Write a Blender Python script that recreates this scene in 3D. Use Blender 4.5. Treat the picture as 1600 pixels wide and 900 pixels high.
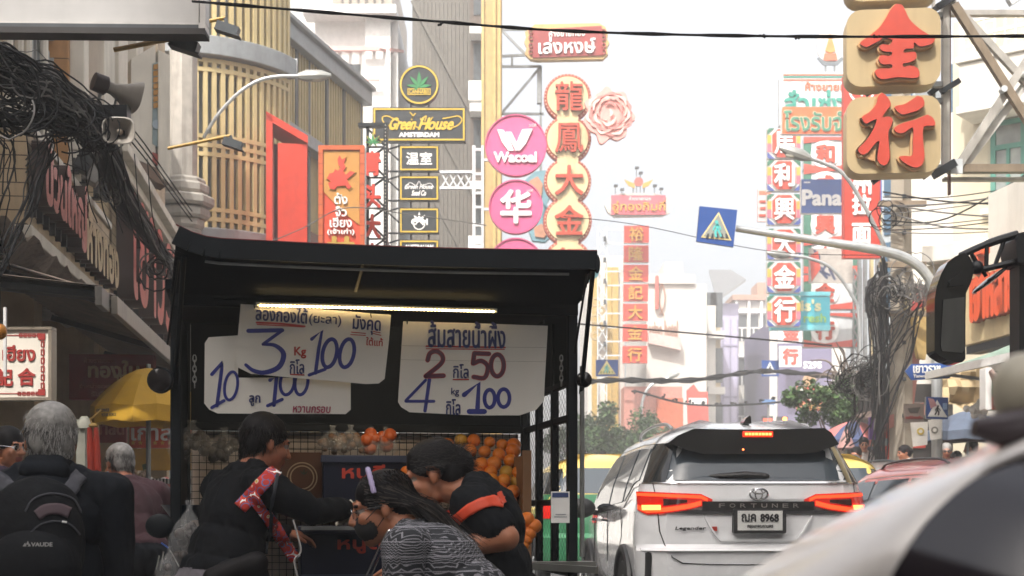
import bpy, bmesh, math, random
from mathutils import Vector, Matrix, Euler, noise
from mathutils.geometry import tessellate_polygon
import numpy as np
random.seed(11)
R = math.radians
sc = bpy.context.scene
for o in list(bpy.data.objects):
    bpy.data.objects.remove(o)

# ------------------------------------------------------------------ camera, sky, sun, exposure
CAM_H, FPX, HOR = 1.15, 2222.22, 800.0
cam_d = bpy.data.cameras.new('camera'); cam = bpy.data.objects.new('camera', cam_d); sc.collection.objects.link(cam)
cam.location = (0, 0, CAM_H); cam.rotation_euler = (R(90), 0, 0)
cam_d.sensor_width = 36; cam_d.lens = 50; cam_d.shift_y = 350 / 1600
cam_d.clip_start = 0.05; cam_d.clip_end = 3000
cam_d.dof.use_dof = True; cam_d.dof.focus_distance = 7.6; cam_d.dof.aperture_fstop = 6.0
sc.camera = cam
SUN_AZ, SUN_EL = 204.0, 50.0
world = bpy.data.worlds.new('World'); sc.world = world; world.use_nodes = True
wn = world.node_tree; bg = wn.nodes['Background']
sky = wn.nodes.new('ShaderNodeTexSky'); sky.sky_type = 'NISHITA'; sky.sun_disc = False
sky.sun_elevation = R(SUN_EL); sky.sun_rotation = R(SUN_AZ)
sky.air_density = 1.0; sky.dust_density = 8.0; sky.ozone_density = 0.4; sky.altitude = 0
hs = wn.nodes.new('ShaderNodeHueSaturation'); hs.inputs['Saturation'].default_value = 0.48
wn.links.new(sky.outputs[0], hs.inputs['Color']); wn.links.new(hs.outputs[0], bg.inputs[0])
bg.inputs[1].default_value = 0.15
sun_d = bpy.data.lights.new('sun', 'SUN'); sun = bpy.data.objects.new('sun', sun_d); sc.collection.objects.link(sun)
sun_d.energy = 2.7; sun_d.angle = R(1.2); sun_d.color = (1.0, 0.98, 0.945)
sdir = Vector((math.sin(R(SUN_AZ)) * math.cos(R(SUN_EL)), math.cos(R(SUN_AZ)) * math.cos(R(SUN_EL)), math.sin(R(SUN_EL))))
sun.rotation_euler = sdir.to_track_quat('Z', 'Y').to_euler()
sc.view_settings.view_transform = 'Standard'
try: sc.view_settings.look = 'None'
except Exception: pass
sc.view_settings.exposure = 1.12; sc.view_settings.gamma = 1.0; sc.view_settings.use_curve_mapping = False
sc.cycles.use_denoising = True
sc.cycles.max_bounces = 8; sc.cycles.diffuse_bounces = 3; sc.cycles.glossy_bounces = 3
sc.cycles.transparent_max_bounces = 12; sc.cycles.transmission_bounces = 4; sc.cycles.volume_bounces = 1
sc.cycles.sample_clamp_indirect = 6.0
HAZE_DENSITY = 0.0039

# ------------------------------------------------------------------ helpers
def C(h):
    h = h.lstrip('#'); v = [int(h[i:i + 2], 16) / 255 for i in (0, 2, 4)]
    return tuple(x / 12.92 if x <= .04045 else ((x + .055) / 1.055) ** 2.4 for x in v) + (1.0,)

_mats = {}
def mat(name, col, rough=.6, metal=0.0, var=.18, scale=6.0, bump=0.0, bscale=40.0, dirt=0.0, emit=None, estr=0.0, coat=0.0, alpha=1.0, trans=0.0, spec=.5, stripe=None, sss=0):
    if name in _mats: return _mats[name]
    if isinstance(col, str): col = C(col)
    m = bpy.data.materials.new(name); m.use_nodes = True; nt = m.node_tree; n = nt.nodes; L = nt.links
    b = n['Principled BSDF']; b.inputs['Roughness'].default_value = rough; b.inputs['Metallic'].default_value = metal
    b.inputs['Specular IOR Level'].default_value = spec
    if coat: b.inputs['Coat Weight'].default_value = coat; b.inputs['Coat Roughness'].default_value = .04
    if alpha < 1: b.inputs['Alpha'].default_value = alpha
    if trans: b.inputs['Transmission Weight'].default_value = trans
    if sss: b.inputs['Subsurface Weight'].default_value = sss; b.inputs['Subsurface Radius'].default_value = (.01, .004, .002)
    b.inputs['Base Color'].default_value = col
    tc = n.new('ShaderNodeTexCoord')
    cur = None
    if var or dirt:
        no = n.new('ShaderNodeTexNoise'); no.inputs['Scale'].default_value = scale; no.inputs['Detail'].default_value = 6
        L.new(tc.outputs['Object'], no.inputs['Vector'])
        mr = n.new('ShaderNodeMapRange'); mr.inputs[1].default_value = .3; mr.inputs[2].default_value = .7
        mr.inputs[3].default_value = 1 - var; mr.inputs[4].default_value = 1 + var * .5
        L.new(no.outputs[0], mr.inputs[0])
        mx = n.new('ShaderNodeMix'); mx.data_type = 'RGBA'; mx.blend_type = 'MULTIPLY'; mx.inputs[0].default_value = 1
        mx.inputs[6].default_value = col; L.new(mr.outputs[0], mx.inputs[7]); cur = mx.outputs[2]
        if dirt:
            # rain streaks and grime: noise stretched along the height
            mp = n.new('ShaderNodeMapping'); mp.inputs['Scale'].default_value = (scale * 1.4, scale * 1.4, scale * .16)
            L.new(tc.outputs['Object'], mp.inputs[0])
            n2 = n.new('ShaderNodeTexNoise'); n2.inputs['Scale'].default_value = 1.0; n2.inputs['Detail'].default_value = 8; n2.inputs['Roughness'].default_value = .65
            L.new(mp.outputs[0], n2.inputs['Vector'])
            m2 = n.new('ShaderNodeMapRange'); m2.inputs[1].default_value = .48; m2.inputs[2].default_value = .75; m2.inputs[3].default_value = 0; m2.inputs[4].default_value = dirt
            L.new(n2.outputs[0], m2.inputs[0])
            x2 = n.new('ShaderNodeMix'); x2.data_type = 'RGBA'; L.new(m2.outputs[0], x2.inputs[0]); L.new(cur, x2.inputs[6])
            x2.inputs[7].default_value = (col[0] * .25 + .01, col[1] * .22 + .008, col[2] * .2 + .006, 1); cur = x2.outputs[2]
        if stripe:   # (axis, period, width, colour): thin lines of another colour, as printed or as joints
            ax, per, wd, sc_ = stripe
            sx = n.new('ShaderNodeSeparateXYZ'); L.new(tc.outputs['Object'], sx.inputs[0])
            a1 = n.new('ShaderNodeMath'); a1.operation = 'DIVIDE'; a1.inputs[1].default_value = per; L.new(sx.outputs[ax], a1.inputs[0])
            a2 = n.new('ShaderNodeMath'); a2.operation = 'FRACT'; L.new(a1.outputs[0], a2.inputs[0])
            a3 = n.new('ShaderNodeMath'); a3.operation = 'LESS_THAN'; a3.inputs[1].default_value = wd; L.new(a2.outputs[0], a3.inputs[0])
            x3 = n.new('ShaderNodeMix'); x3.data_type = 'RGBA'; L.new(a3.outputs[0], x3.inputs[0]); L.new(cur, x3.inputs[6]); x3.inputs[7].default_value = C(sc_) if isinstance(sc_, str) else sc_
            cur = x3.outputs[2]
        L.new(cur, b.inputs['Base Color'])
        rr = n.new('ShaderNodeMapRange'); rr.inputs[3].default_value = max(0, rough - .08); rr.inputs[4].default_value = min(1, rough + .1)
        L.new(no.outputs[0], rr.inputs[0]); L.new(rr.outputs[0], b.inputs['Roughness'])
    if bump:
        nb = n.new('ShaderNodeTexNoise'); nb.inputs['Scale'].default_value = bscale; nb.inputs['Detail'].default_value = 4
        L.new(tc.outputs['Object'], nb.inputs['Vector'])
        bp = n.new('ShaderNodeBump'); bp.inputs['Strength'].default_value = bump; bp.inputs['Distance'].default_value = .02
        L.new(nb.outputs[0], bp.inputs['Height']); L.new(bp.outputs[0], b.inputs['Normal'])
    if emit:
        b.inputs['Emission Color'].default_value = C(emit) if isinstance(emit, str) else emit; b.inputs['Emission Strength'].default_value = estr
    _mats[name] = m
    return m

def P(px, py, Y):
    return Vector(((px - 800) * Y / FPX, Y, CAM_H + (HOR - py) * Y / FPX))

_txt = {}
def text_geo(s):
    if s in _txt: return _txt[s]
    c = bpy.data.curves.new('t', 'FONT'); c.body = s; c.size = 1; c.resolution_u = 3; c.fill_mode = 'FRONT'
    o = bpy.data.objects.new('t', c); sc.collection.objects.link(o); bpy.context.view_layer.update()
    me = bpy.data.meshes.new_from_object(o.evaluated_get(bpy.context.evaluated_depsgraph_get()))
    V = [(v.co.x, v.co.y) for v in me.vertices]; Fc = [tuple(p.vertices) for p in me.polygons]
    bm = bmesh.new(); bm.from_mesh(me); ed = []
    bmesh.ops.remove_doubles(bm, verts=bm.verts, dist=1e-5)
    V = [(v.co.x, v.co.y) for v in bm.verts]; bm.verts.index_update(); Fc = [tuple(v.index for v in f.verts) for f in bm.faces]
    for e in bm.edges:
        if len(e.link_faces) == 1:
            l = e.link_loops[0]; ed.append((l.vert.index, l.link_loop_next.vert.index))
    bm.free()
    bpy.data.objects.remove(o); bpy.data.curves.remove(c); bpy.data.meshes.remove(me)
    x0 = min(v[0] for v in V); x1 = max(v[0] for v in V); y0 = min(v[1] for v in V); y1 = max(v[1] for v in V)
    _txt[s] = (V, Fc, ed, x0, x1, y0, y1)
    return _txt[s]

def smooth_line(pts, n=8):
    """Catmull-Rom through the points (any dimension)."""
    if len(pts) < 3: return [Vector(p) for p in pts]
    p = [Vector(q) for q in pts]; p = [p[0] * 2 - p[1]] + p + [p[-1] * 2 - p[-2]]; out = []
    for i in range(1, len(p) - 2):
        for k in range(n):
            t = k / n
            out.append(.5 * ((2 * p[i]) + (p[i + 1] - p[i - 1]) * t + (2 * p[i - 1] - 5 * p[i] + 4 * p[i + 1] - p[i + 2]) * t * t + (3 * p[i] - p[i - 1] - 3 * p[i + 1] + p[i + 2]) * t ** 3))
    out.append(p[-2]); return out

SPLIT = set('pillar rafter post beam mullion plate small_panel octagon brace arm rung clamp lamp spotlight cooling_unit strut pipe pilaster roof_unit hook side_sheet disc crossarm bracket stay rail floor_band tab edge web pier stem chord back_shade_sheet balcony side_frame fascia_trim stripe ribbon opening ledge ornament'.split())
class MB:
    def __init__(s): s.v = []; s.f = []; s.m = []; s.M = None
    def add(s, vs, fs, mi=0):
        b = len(s.v)
        s.v += [tuple(s.M @ Vector(q)) for q in vs] if s.M else [tuple(q) for q in vs]
        s.f += [tuple(b + i for i in f) for f in fs]; s.m += [mi] * len(fs)
    def box(s, c, d, mi=0, rot=None):
        x, y, z = d[0] / 2, d[1] / 2, d[2] / 2
        vs = [Vector((a * x, b * y, e * z)) for a in (-1, 1) for b in (-1, 1) for e in (-1, 1)]
        if rot: m = Euler(rot).to_matrix(); vs = [m @ q for q in vs]
        c = Vector(c)
        s.add([q + c for q in vs], [(0, 1, 3, 2), (4, 6, 7, 5), (0, 4, 5, 1), (2, 3, 7, 6), (0, 2, 6, 4), (1, 5, 7, 3)], mi)
    def bx(s, x0, x1, y0, y1, z0, z1, mi=0):
        s.box(((x0 + x1) / 2, (y0 + y1) / 2, (z0 + z1) / 2), (abs(x1 - x0), abs(y1 - y0), abs(z1 - z0)), mi)
    def beam(s, a, b, w, h=None, mi=0, up=(0, 0, 1)):
        a, b = Vector(a), Vector(b); h = h or w; d = (b - a)
        if d.length < 1e-6: return
        d.normalize(); u = Vector(up)
        if abs(d.dot(u)) > .99: u = Vector((0, 1, 0))
        x = d.cross(u).normalized() * (w / 2); y = x.cross(d).normalized() * (h / 2)
        s.add([a - x - y, a + x - y, a + x + y, a - x + y, b - x - y, b + x - y, b + x + y, b - x + y],
              [(3, 2, 1, 0), (4, 5, 6, 7), (0, 1, 5, 4), (1, 2, 6, 5), (2, 3, 7, 6), (3, 0, 4, 7)], mi)
    def tube(s, pts, r, n=6, mi=0, caps=True):
        pts = [Vector(p) for p in pts]; k = len(pts)
        if k < 2: return
        rs = r if isinstance(r, (list, tuple)) else [r] * k
        t0 = (pts[1] - pts[0]).normalized(); u = t0.orthogonal().normalized(); vs = []
        for i in range(k):
            t = (pts[min(i + 1, k - 1)] - pts[max(i - 1, 0)])
            t = t.normalized() if t.length > 1e-9 else t0
            u = (u - t * u.dot(t)); u = u.normalized() if u.length > 1e-6 else t.orthogonal().normalized()
            w = t.cross(u)
            vs += [pts[i] + (u * math.cos(2 * math.pi * j / n) + w * math.sin(2 * math.pi * j / n)) * rs[i] for j in range(n)]
        fs = [(i * n + j, i * n + (j + 1) % n, (i + 1) * n + (j + 1) % n, (i + 1) * n + j) for i in range(k - 1) for j in range(n)]
        if caps: fs += [tuple(range(n))[::-1], tuple((k - 1) * n + j for j in range(n))]
        s.add(vs, fs, mi)
    def poly(s, pts, y0, y1, mi=0, mside=None):
        """outline in local XZ, extruded from y0 (front, towards -Y) to y1"""
        n = len(pts); A = sum(pts[i][0] * pts[(i + 1) % n][1] - pts[(i + 1) % n][0] * pts[i][1] for i in range(n))
        if A < 0: pts = pts[::-1]
        vs = [(p[0], y0, p[1]) for p in pts] + [(p[0], y1, p[1]) for p in pts]
        tri = tessellate_polygon([[Vector((p[0], p[1], 0)) for p in pts]])
        def ori(t):
            a, b, c = (pts[i] for i in t); return t if (b[0] - a[0]) * (c[1] - a[1]) - (b[1] - a[1]) * (c[0] - a[0]) > 0 else t[::-1]
        tri = [ori(tuple(t)) for t in tri]
        s.add(vs, tri + [tuple(n + i for i in t[::-1]) for t in tri], mi)
        s.add(vs, [(i, n + i, n + (i + 1) % n, (i + 1) % n) for i in range(n)], mi if mside is None else mside)
    def strip(s, pts, w, y0, y1, mi=0, round_=True):
        """flat stroke along pts (x,z) with width w (number or list)"""
        k = len(pts); ws = w if isinstance(w, (list, tuple)) else [w] * k
        p = [Vector((q[0], q[1])) for q in pts]; Lf, Rt = [], []
        for i in range(k):
            t = p[min(i + 1, k - 1)] - p[max(i - 1, 0)]
            t = t.normalized() if t.length > 1e-9 else Vector((1, 0)); nn = Vector((-t.y, t.x)) * ws[i] / 2
            Lf.append(p[i] + nn); Rt.append(p[i] - nn)
        for i in range(k - 1):
            q = [Rt[i], Rt[i + 1], Lf[i + 1], Lf[i]]; o = 0
            vs = [(a.x, y0, a.y) for a in q] + [(a.x, y1, a.y) for a in q]
            s.add(vs, [(0, 1, 2, 3), (7, 6, 5, 4), (0, 4, 5, 1), (2, 6, 7, 3)], mi)
        if round_:
            for i in (0, k - 1):
                c = [(p[i].x + ws[i] / 2 * math.cos(a * math.pi / 4), p[i].y + ws[i] / 2 * math.sin(a * math.pi / 4)) for a in range(8)]
                s.poly(c, y0 + .0003, y1, mi)
    def lathe(s, prof, c=(0, 0, 0), n=16, axis=(0, 0, 1), mi=0, caps=True):
        """prof: (radius, height) along axis from c"""
        a = Vector(axis).normalized(); u = a.orthogonal().normalized(); w = a.cross(u); c = Vector(c); vs = []
        for r, h in prof: vs += [c + a * h + (u * math.cos(2 * math.pi * j / n) + w * math.sin(2 * math.pi * j / n)) * r for j in range(n)]
        k = len(prof)
        fs = [(i * n + j, i * n + (j + 1) % n, (i + 1) * n + (j + 1) % n, (i + 1) * n + j) for i in range(k - 1) for j in range(n)]
        if caps: fs += [tuple(range(n))[::-1], tuple((k - 1) * n + j for j in range(n))]
        s.add(vs, fs, mi)
    def ball(s, c, r, n=12, m=8, mi=0, rot=None):
        r = r if isinstance(r, (tuple, list)) else (r, r, r); c = Vector(c); vs = [Vector((0, 0, r[2]))]
        for i in range(1, m):
            th = math.pi * i / m
            vs += [Vector((r[0] * math.sin(th) * math.cos(2 * math.pi * j / n), r[1] * math.sin(th) * math.sin(2 * math.pi * j / n), r[2] * math.cos(th))) for j in range(n)]
        vs.append(Vector((0, 0, -r[2])))
        if rot is not None:
            q = rot if isinstance(rot, Matrix) else Euler(rot).to_matrix(); vs = [q @ x for x in vs]
        fs = [(0, 1 + j, 1 + (j + 1) % n) for j in range(n)]
        for i in range(m - 2): fs += [(1 + i * n + j, 1 + (i + 1) * n + j, 1 + (i + 1) * n + (j + 1) % n, 1 + i * n + (j + 1) % n) for j in range(n)]
        e = len(vs) - 1; b = 1 + (m - 2) * n; fs += [(e, b + (j + 1) % n, b + j) for j in range(n)]
        s.add([x + c for x in vs], fs, mi)
    def text(s, st, x, z, w, h, y0, depth=.008, bold=0.0, mi=0, shear=0.0, mside=None, keep=False, rot=0.0):
        """text fitted into a w x h box centred on x, z; keep holds the aspect (fits inside)"""
        V, Fc, ed, a0, a1, b0, b1 = text_geo(st); sx = w / max(a1 - a0, 1e-6); sz = (h / max(b1 - b0, 1e-6)) if h else sx
        if keep: sx = sz = min(sx, sz)
        offs = [(0, 0)] if not bold else [(bold * math.cos(k * math.pi / 4), bold * math.sin(k * math.pi / 4)) for k in range(8)]
        cr, sr = math.cos(rot), math.sin(rot)
        for q, (ox, oz) in enumerate(offs):
            yy = y0 - q * .0004; pts = []
            for (a, b) in V:
                lx = (a - (a0 + a1) / 2) * sx + ox; lz = (b - (b0 + b1) / 2) * sz + oz; lx += shear * lz
                pts.append((x + lx * cr - lz * sr, z + lx * sr + lz * cr))
            n = len(pts)
            s.add([(p[0], yy - depth, p[1]) for p in pts], Fc, mi)
            if depth > 0.004:
                s.add([(p[0], yy - depth, p[1]) for p in pts] + [(p[0], yy, p[1]) for p in pts], [(a, b, n + b, n + a) for a, b in ed], mi if mside is None else mside)
    def islands(s):
        par = list(range(len(s.v))); key = {}
        def fd(i):
            while par[i] != i: par[i] = par[par[i]]; i = par[i]
            return i
        for i, q in enumerate(s.v):
            k = (round(q[0], 5), round(q[1], 5), round(q[2], 5)); j = key.setdefault(k, i)
            if j != i: par[fd(i)] = fd(j)
        for f in s.f:
            for i in f[1:]: par[fd(i)] = fd(f[0])
        out = {}
        for n, f in enumerate(s.f): out.setdefault(fd(f[0]), []).append(n)
        return list(out.values())
    def build(s, name, mats, parent=None, smooth=30, bevel=0, loc=None):
        if parent is not None and name in SPLIT:
            isl = s.islands()
            if 1 < len(isl) <= 60:
                first = None
                for fs in isl:
                    q = MB(); mp = {}
                    for n in fs:
                        for i in s.f[n]:
                            if i not in mp: mp[i] = len(q.v); q.v.append(s.v[i])
                        q.f.append(tuple(mp[i] for i in s.f[n])); q.m.append(s.m[n])
                    o = q.make(name, mats, parent, smooth, bevel, loc); first = first or o
                return first
        return s.make(name, mats, parent, smooth, bevel, loc)
    def make(s, name, mats, parent=None, smooth=30, bevel=0, loc=None):
        me = bpy.data.meshes.new(name); me.from_pydata(s.v, [], s.f)
        for m in (mats if isinstance(mats, (list, tuple)) else [mats]): me.materials.append(m)
        me.polygons.foreach_set('material_index', s.m)
        if smooth:
            me.polygons.foreach_set('use_smooth', [True] * len(me.polygons))
            try: me.set_sharp_from_angle(angle=R(smooth))
            except Exception: pass
        me.update()
        o = bpy.data.objects.new(name, me); sc.collection.objects.link(o)
        if parent is not None: o.parent = parent
        if loc is not None: o.location = loc
        if bevel:
            b = o.modifiers.new('bevel', 'BEVEL'); b.width = bevel; b.segments = 2; b.limit_method = 'ANGLE'; b.angle_limit = R(40)
        return o

def tag(o, label=None, cat=None, group=None, kind=None):
    if label: o['label'] = label
    if cat: o['category'] = cat
    if group: o['group'] = group
    if kind: o['kind'] = kind
    return o
def thing(name, label, cat, loc=(0, 0, 0), rotz=0.0, group=None):
    o = bpy.data.objects.new(name, None); sc.collection.objects.link(o); o.location = loc; o.rotation_euler = (0, 0, rotz)
    o.empty_display_size = .1
    return tag(o, label, cat, group)
def copy_tree(o, parent=None):
    c = o.copy(); sc.collection.objects.link(c)
    if parent is not None: c.parent = parent
    for ch in list(o.children): copy_tree(ch, c)
    return c

class Fr:
    """a vertical plane in the world (origin O, turned yaw about Z); px(...) traces a pixel onto the plane local y = ly"""
    def __init__(s, O, yaw=0.0):
        s.O = Vector(O); s.yaw = yaw; s.u = Vector((math.cos(yaw), math.sin(yaw), 0)); s.n = Vector((-math.sin(yaw), math.cos(yaw), 0))
    def px(s, px, py, ly=0.0):
        c = Vector((0, 0, CAM_H)); d = Vector(((px - 800) / FPX, 1, (HOR - py) / FPX))
        o = s.O + s.n * ly; t = (o - c).dot(s.n) / d.dot(s.n); p = c + d * t
        return ((p - s.O).dot(s.u), p.z - s.O.z)
    def pts(s, l, ly=0.0): return [s.px(a, b, ly) for a, b in l]
    def world(s, x, y, z): return s.O + s.u * x + s.n * y + Vector((0, 0, z))
    def thing(s, name, label, cat, group=None): return thing(name, label, cat, s.O, s.yaw, group)

def rrect(x0, z0, x1, z1, r, n=4):
    o = []
    for cx, cz, a in ((x1 - r, z1 - r, 0), (x0 + r, z1 - r, 90), (x0 + r, z0 + r, 180), (x1 - r, z0 + r, 270)):
        o += [(cx + r * math.cos(R(a + 90 * k / n)), cz + r * math.sin(R(a + 90 * k / n))) for k in range(n + 1)]
    return o

class Sign(Fr):
    """flat sign built in pixel units on a plane: s.k metres per pixel at the centre"""
    def __init__(s, name, label, cat, cx, cy, Y, yaw=0.0, group=None):
        Fr.__init__(s, P(cx, cy, Y), yaw); s.root = s.thing(name, label, cat, group); s.k = Y / FPX; s.q = {}
    def mb(s, part): return s.q.setdefault(part, [MB(), [], None])
    def _mi(s, part, m):
        e = s.mb(part)
        if m not in e[1]: e[1].append(m)
        return e[0], e[1].index(m)
    def poly(s, part, pts, y0, y1, m, side=None):
        b, i = s._mi(part, m); j = s._mi(part, side)[1] if side else None; b.poly(s.pts(pts), y0, y1, i, j)
    def rect(s, part, x0, y0, x1, y1, d0, d1, m, r=0, side=None):
        a = s.px(x0, y1); c = s.px(x1, y0); b, i = s._mi(part, m); j = s._mi(part, side)[1] if side else None
        o = rrect(a[0], a[1], c[0], c[1], r * s.k) if r else [(a[0], a[1]), (c[0], a[1]), (c[0], c[1]), (a[0], c[1])]
        b.poly(o, d0, d1, i, j)
    def frame(s, part, x0, y0, x1, y1, w, d0, d1, m):
        for q in ((x0, y0, x1, y0 + w), (x0, y1 - w, x1, y1), (x0, y0 + w, x0 + w, y1 - w), (x1 - w, y0 + w, x1, y1 - w)): s.rect(part, *q, d0, d1, m)
    def disc(s, part, x, y, r, d0, d1, m, n=40, rz=None, side=None):
        s.poly(part, [(x + r * math.cos(2 * math.pi * i / n), y + (rz or r) * math.sin(2 * math.pi * i / n)) for i in range(n)], d0, d1, m, side)
    def ring(s, part, x, y, r0, r1, d0, d1, m, n=40):
        b, i = s._mi(part, m); vs = []; c = s.px(x, y)
        for (r, d) in ((r0, d1), (r0, d0), (r1, d0), (r1, d1)):
            vs += [(c[0] + r * s.k * math.cos(2 * math.pi * k / n), d, c[1] + r * s.k * math.sin(2 * math.pi * k / n)) for k in range(n)]
        b.add(vs, [(q * n + k, ((q + 1) % 4) * n + k, ((q + 1) % 4) * n + (k + 1) % n, q * n + (k + 1) % n) for q in range(4) for k in range(n)], i)
    def text(s, part, st, x, y, w, h, m, d=-.02, depth=.01, bold=0.0, shear=0.0, side=None, rot=0.0, keep=False):
        b, i = s._mi(part, m); j = s._mi(part, side)[1] if side else None; a = s.px(x - w / 2, y + h / 2); c = s.px(x + w / 2, y - h / 2)
        b.text(st, (a[0] + c[0]) / 2, (a[1] + c[1]) / 2, c[0] - a[0], c[1] - a[1], d, depth, bold * s.k, i, shear, j, keep, rot)
    def stroke(s, part, pts, w, m, d=-.02, depth=.004, sm=True, n=6):
        b, i = s._mi(part, m); q = s.pts(pts)
        if sm: q = [(v[0], v[1]) for v in smooth_line(q, n)]
        ww = w
        if isinstance(w, (list, tuple)):
            k = len(q); ww = []
            for a in range(k):
                t = a / (k - 1) * (len(w) - 1); j = min(int(t), len(w) - 2); ww.append((w[j] + (w[j + 1] - w[j]) * (t - j)) * s.k)
        else: ww = w * s.k
        b.strip(q, ww, d - depth, d, i)
    def bar(s, part, p, q, w, m, d=0.0, d2=None):
        b, i = s._mi(part, m); a = s.px(*p); c = s.px(*q); b.beam((a[0], d, a[1]), (c[0], d if d2 is None else d2, c[1]), w, None, i)
    def done(s, bevel=0, parents=None):
        out = {}
        for k, (b, ms, _) in s.q.items():
            par = s.root if not parents or k not in parents else out[parents[k]]
            out[k] = b.build(k, ms, par, bevel=bevel if isinstance(bevel, (int, float)) else bevel.get(k, 0))
        return out

# common materials
BLACK = mat('black_paint', (.012, .014, .017, 1), .45, var=.3)
BLACKM = mat('black_steel', (.012, .015, .018, 1), .4, .3, var=.3, scale=9)
RUBBER = mat('black_rubber', (.012, .012, .013, 1), .75)
STEEL = mat('pale_steel', '#b3aea6', .5, .3, var=.25, dirt=.35)
GALV = mat('galvanised', '#8f9190', .45, .6, var=.25, scale=12)
WHITE = mat('white_paint', '#dcdad6', .5, var=.1, dirt=.12)
WHITEP = mat('white_print', '#e6e4e0', .5, var=.05)
# ------------------------------------------------------------------ ground, roads, haze
ASPH = mat('asphalt', (.055, .055, .056, 1), .85, var=.3, scale=1.5, bump=.3, bscale=90)
PAVE = mat('pavement_slabs', (.24, .23, .21, 1), .85, var=.2, scale=2, stripe=(1, .6, .02, '#55524c'))
KERB = mat('kerb_stone', (.35, .34, .32, 1), .8, dirt=.4)
PAINT = mat('road_paint', (.7, .7, .68, 1), .7, var=.3, scale=9)
def struct(o): return tag(o, kind='structure')
b = MB(); b.add([(-900, -300, -.008), (900, -300, -.008), (900, 1500, -.008), (-900, 1500, -.008)], [(0, 1, 2, 3)])
struct(b.build('ground', mat('ground_concrete', (.2, .19, .18, 1), .9, scale=.4), smooth=0))
cl = [(-.2, -45), (0.2, 0), (-.1, 14), (1.6, 30), (5.0, 52), (9.5, 76), (13, 98)]      # the street's centre line: it bends away to the east
clp = smooth_line([(a, c, 0) for a, c in cl], 8)
def ribbon(o0, o1, z):
    vs = []
    for i, p in enumerate(clp):
        t = (clp[min(i + 1, len(clp) - 1)] - clp[max(i - 1, 0)]).normalized(); nn = Vector((t.y, -t.x, 0))
        vs += [p + nn * o0 + Vector((0, 0, z)), p + nn * o1 + Vector((0, 0, z))]
    return vs, [(2 * i, 2 * i + 1, 2 * i + 3, 2 * i + 2) for i in range(len(clp) - 1)]
for q in ((5.95, 9, 18.6, 24.5),):
    b = MB(); b.bx(q[0], q[1], q[2], q[3], .0, .42); struct(b.build('pavement', PAVE, smooth=0))
b = MB(); b.add(*ribbon(-2.6, 5.6, 0)); struct(b.build('road', ASPH, smooth=0))
b = MB()
for i in range(0, len(clp) - 1, 2):
    p, q = clp[i], clp[i + 1]; t = (q - p); t = t.normalized(); nn = Vector((t.y, -t.x, 0)); e = p + t * min(2.2, (q - p).length)
    for off in (0.2, 2.9):
        b.add([p + nn * (off - .06) + Vector((0, 0, .004)), p + nn * (off + .06) + Vector((0, 0, .004)), e + nn * (off + .06) + Vector((0, 0, .004)), e + nn * (off - .06) + Vector((0, 0, .004))], [(0, 1, 2, 3)])
struct(b.build('road_markings', PAINT, smooth=0))
for o0, o1, nm in ((-8.5, -2.8, 'pavement'), (5.8, 9.5, 'pavement')):
    b = MB(); b.add(*ribbon(o0, o1, .13)); struct(b.build(nm, PAVE, smooth=0))
for o0, o1 in ((-2.8, -2.6), (5.6, 5.8)):
    b = MB(); a, f = ribbon(o0, o1, .14); b.add(a, f); a2, _ = ribbon(o0, o1, -.004)
    e0 = [v for i in range(len(clp)) for v in (a[2 * i], a2[2 * i])]; e1 = [v for i in range(len(clp)) for v in (a[2 * i + 1], a2[2 * i + 1])]
    b.add(e0, f); b.add(e1, f); struct(b.build('kerb', KERB, smooth=0))

hz = MB(); hz.bx(-70, 80, -40, 150, -1.0, 62)
hm = bpy.data.materials.new('haze_air'); hm.use_nodes = True; hn = hm.node_tree
for x in list(hn.nodes):
    if x.type != 'OUTPUT_MATERIAL': hn.nodes.remove(x)
pv = hn.nodes.new('ShaderNodeVolumePrincipled'); pv.inputs['Color'].default_value = (.95, .95, .95, 1); pv.inputs['Density'].default_value = HAZE_DENSITY
pv.inputs['Anisotropy'].default_value = .0
hn.links.new(pv.outputs[0], [x for x in hn.nodes if x.type == 'OUTPUT_MATERIAL'][0].inputs['Volume'])
HZ = hz.build('haze', hm, smooth=0); tag(HZ, kind='stuff')

# ------------------------------------------------------------------ a block added out of view behind the camera to shade this end of the street
b = MB(); b.bx(-12.3, 2, -26, -12, 0, 36); t = thing('sun_blocker', 'tall plain concrete office block standing behind the traffic', 'building', (0, 0, 0))
b.build('wall', mat('blocker_concrete', (.4, .38, .35, 1), .8, dirt=.3), t)
for fl in range(9):
    b = MB(); b.bx(-11.5, 1.2, -11.99, -11.9, 1.4 + fl * 3.5, 3.2 + fl * 3.5); b.build('window', mat('blocker_glass', (.05, .07, .08, 1), .1, var=0), t)

for x0, x1, y0, y1, h, lab in ((9.2, 18, -14, 14, 15, 'plain shophouse row behind the bus on the east pavement'), (-14, -5.6, -10, 8.5, 6, 'plain shophouse row continuing behind the viewer on the west pavement')):  # rows added out of view to hold sky light off the near street
    t = thing('sky_blocker_row', lab, 'building'); b = MB(); b.bx(x0, x1, y0, y1, 0, h); b.build('wall', mat('row_render', '#8f8779', .8, dirt=.4), t); xx = x0 if x0 > 0 else x1; s_ = -1 if x0 > 0 else 1
    for fl in range(1 if x0 < 0 else 4): b = MB(); b.bx(xx + .02 * s_, xx - .1 * s_, y0 + 1, y1 - 1, 1 + fl * 3.6, 2.9 + fl * 3.6); b.build('window', mat('blocker_glass', (.05, .07, .08, 1), .1, var=0), t)

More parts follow.
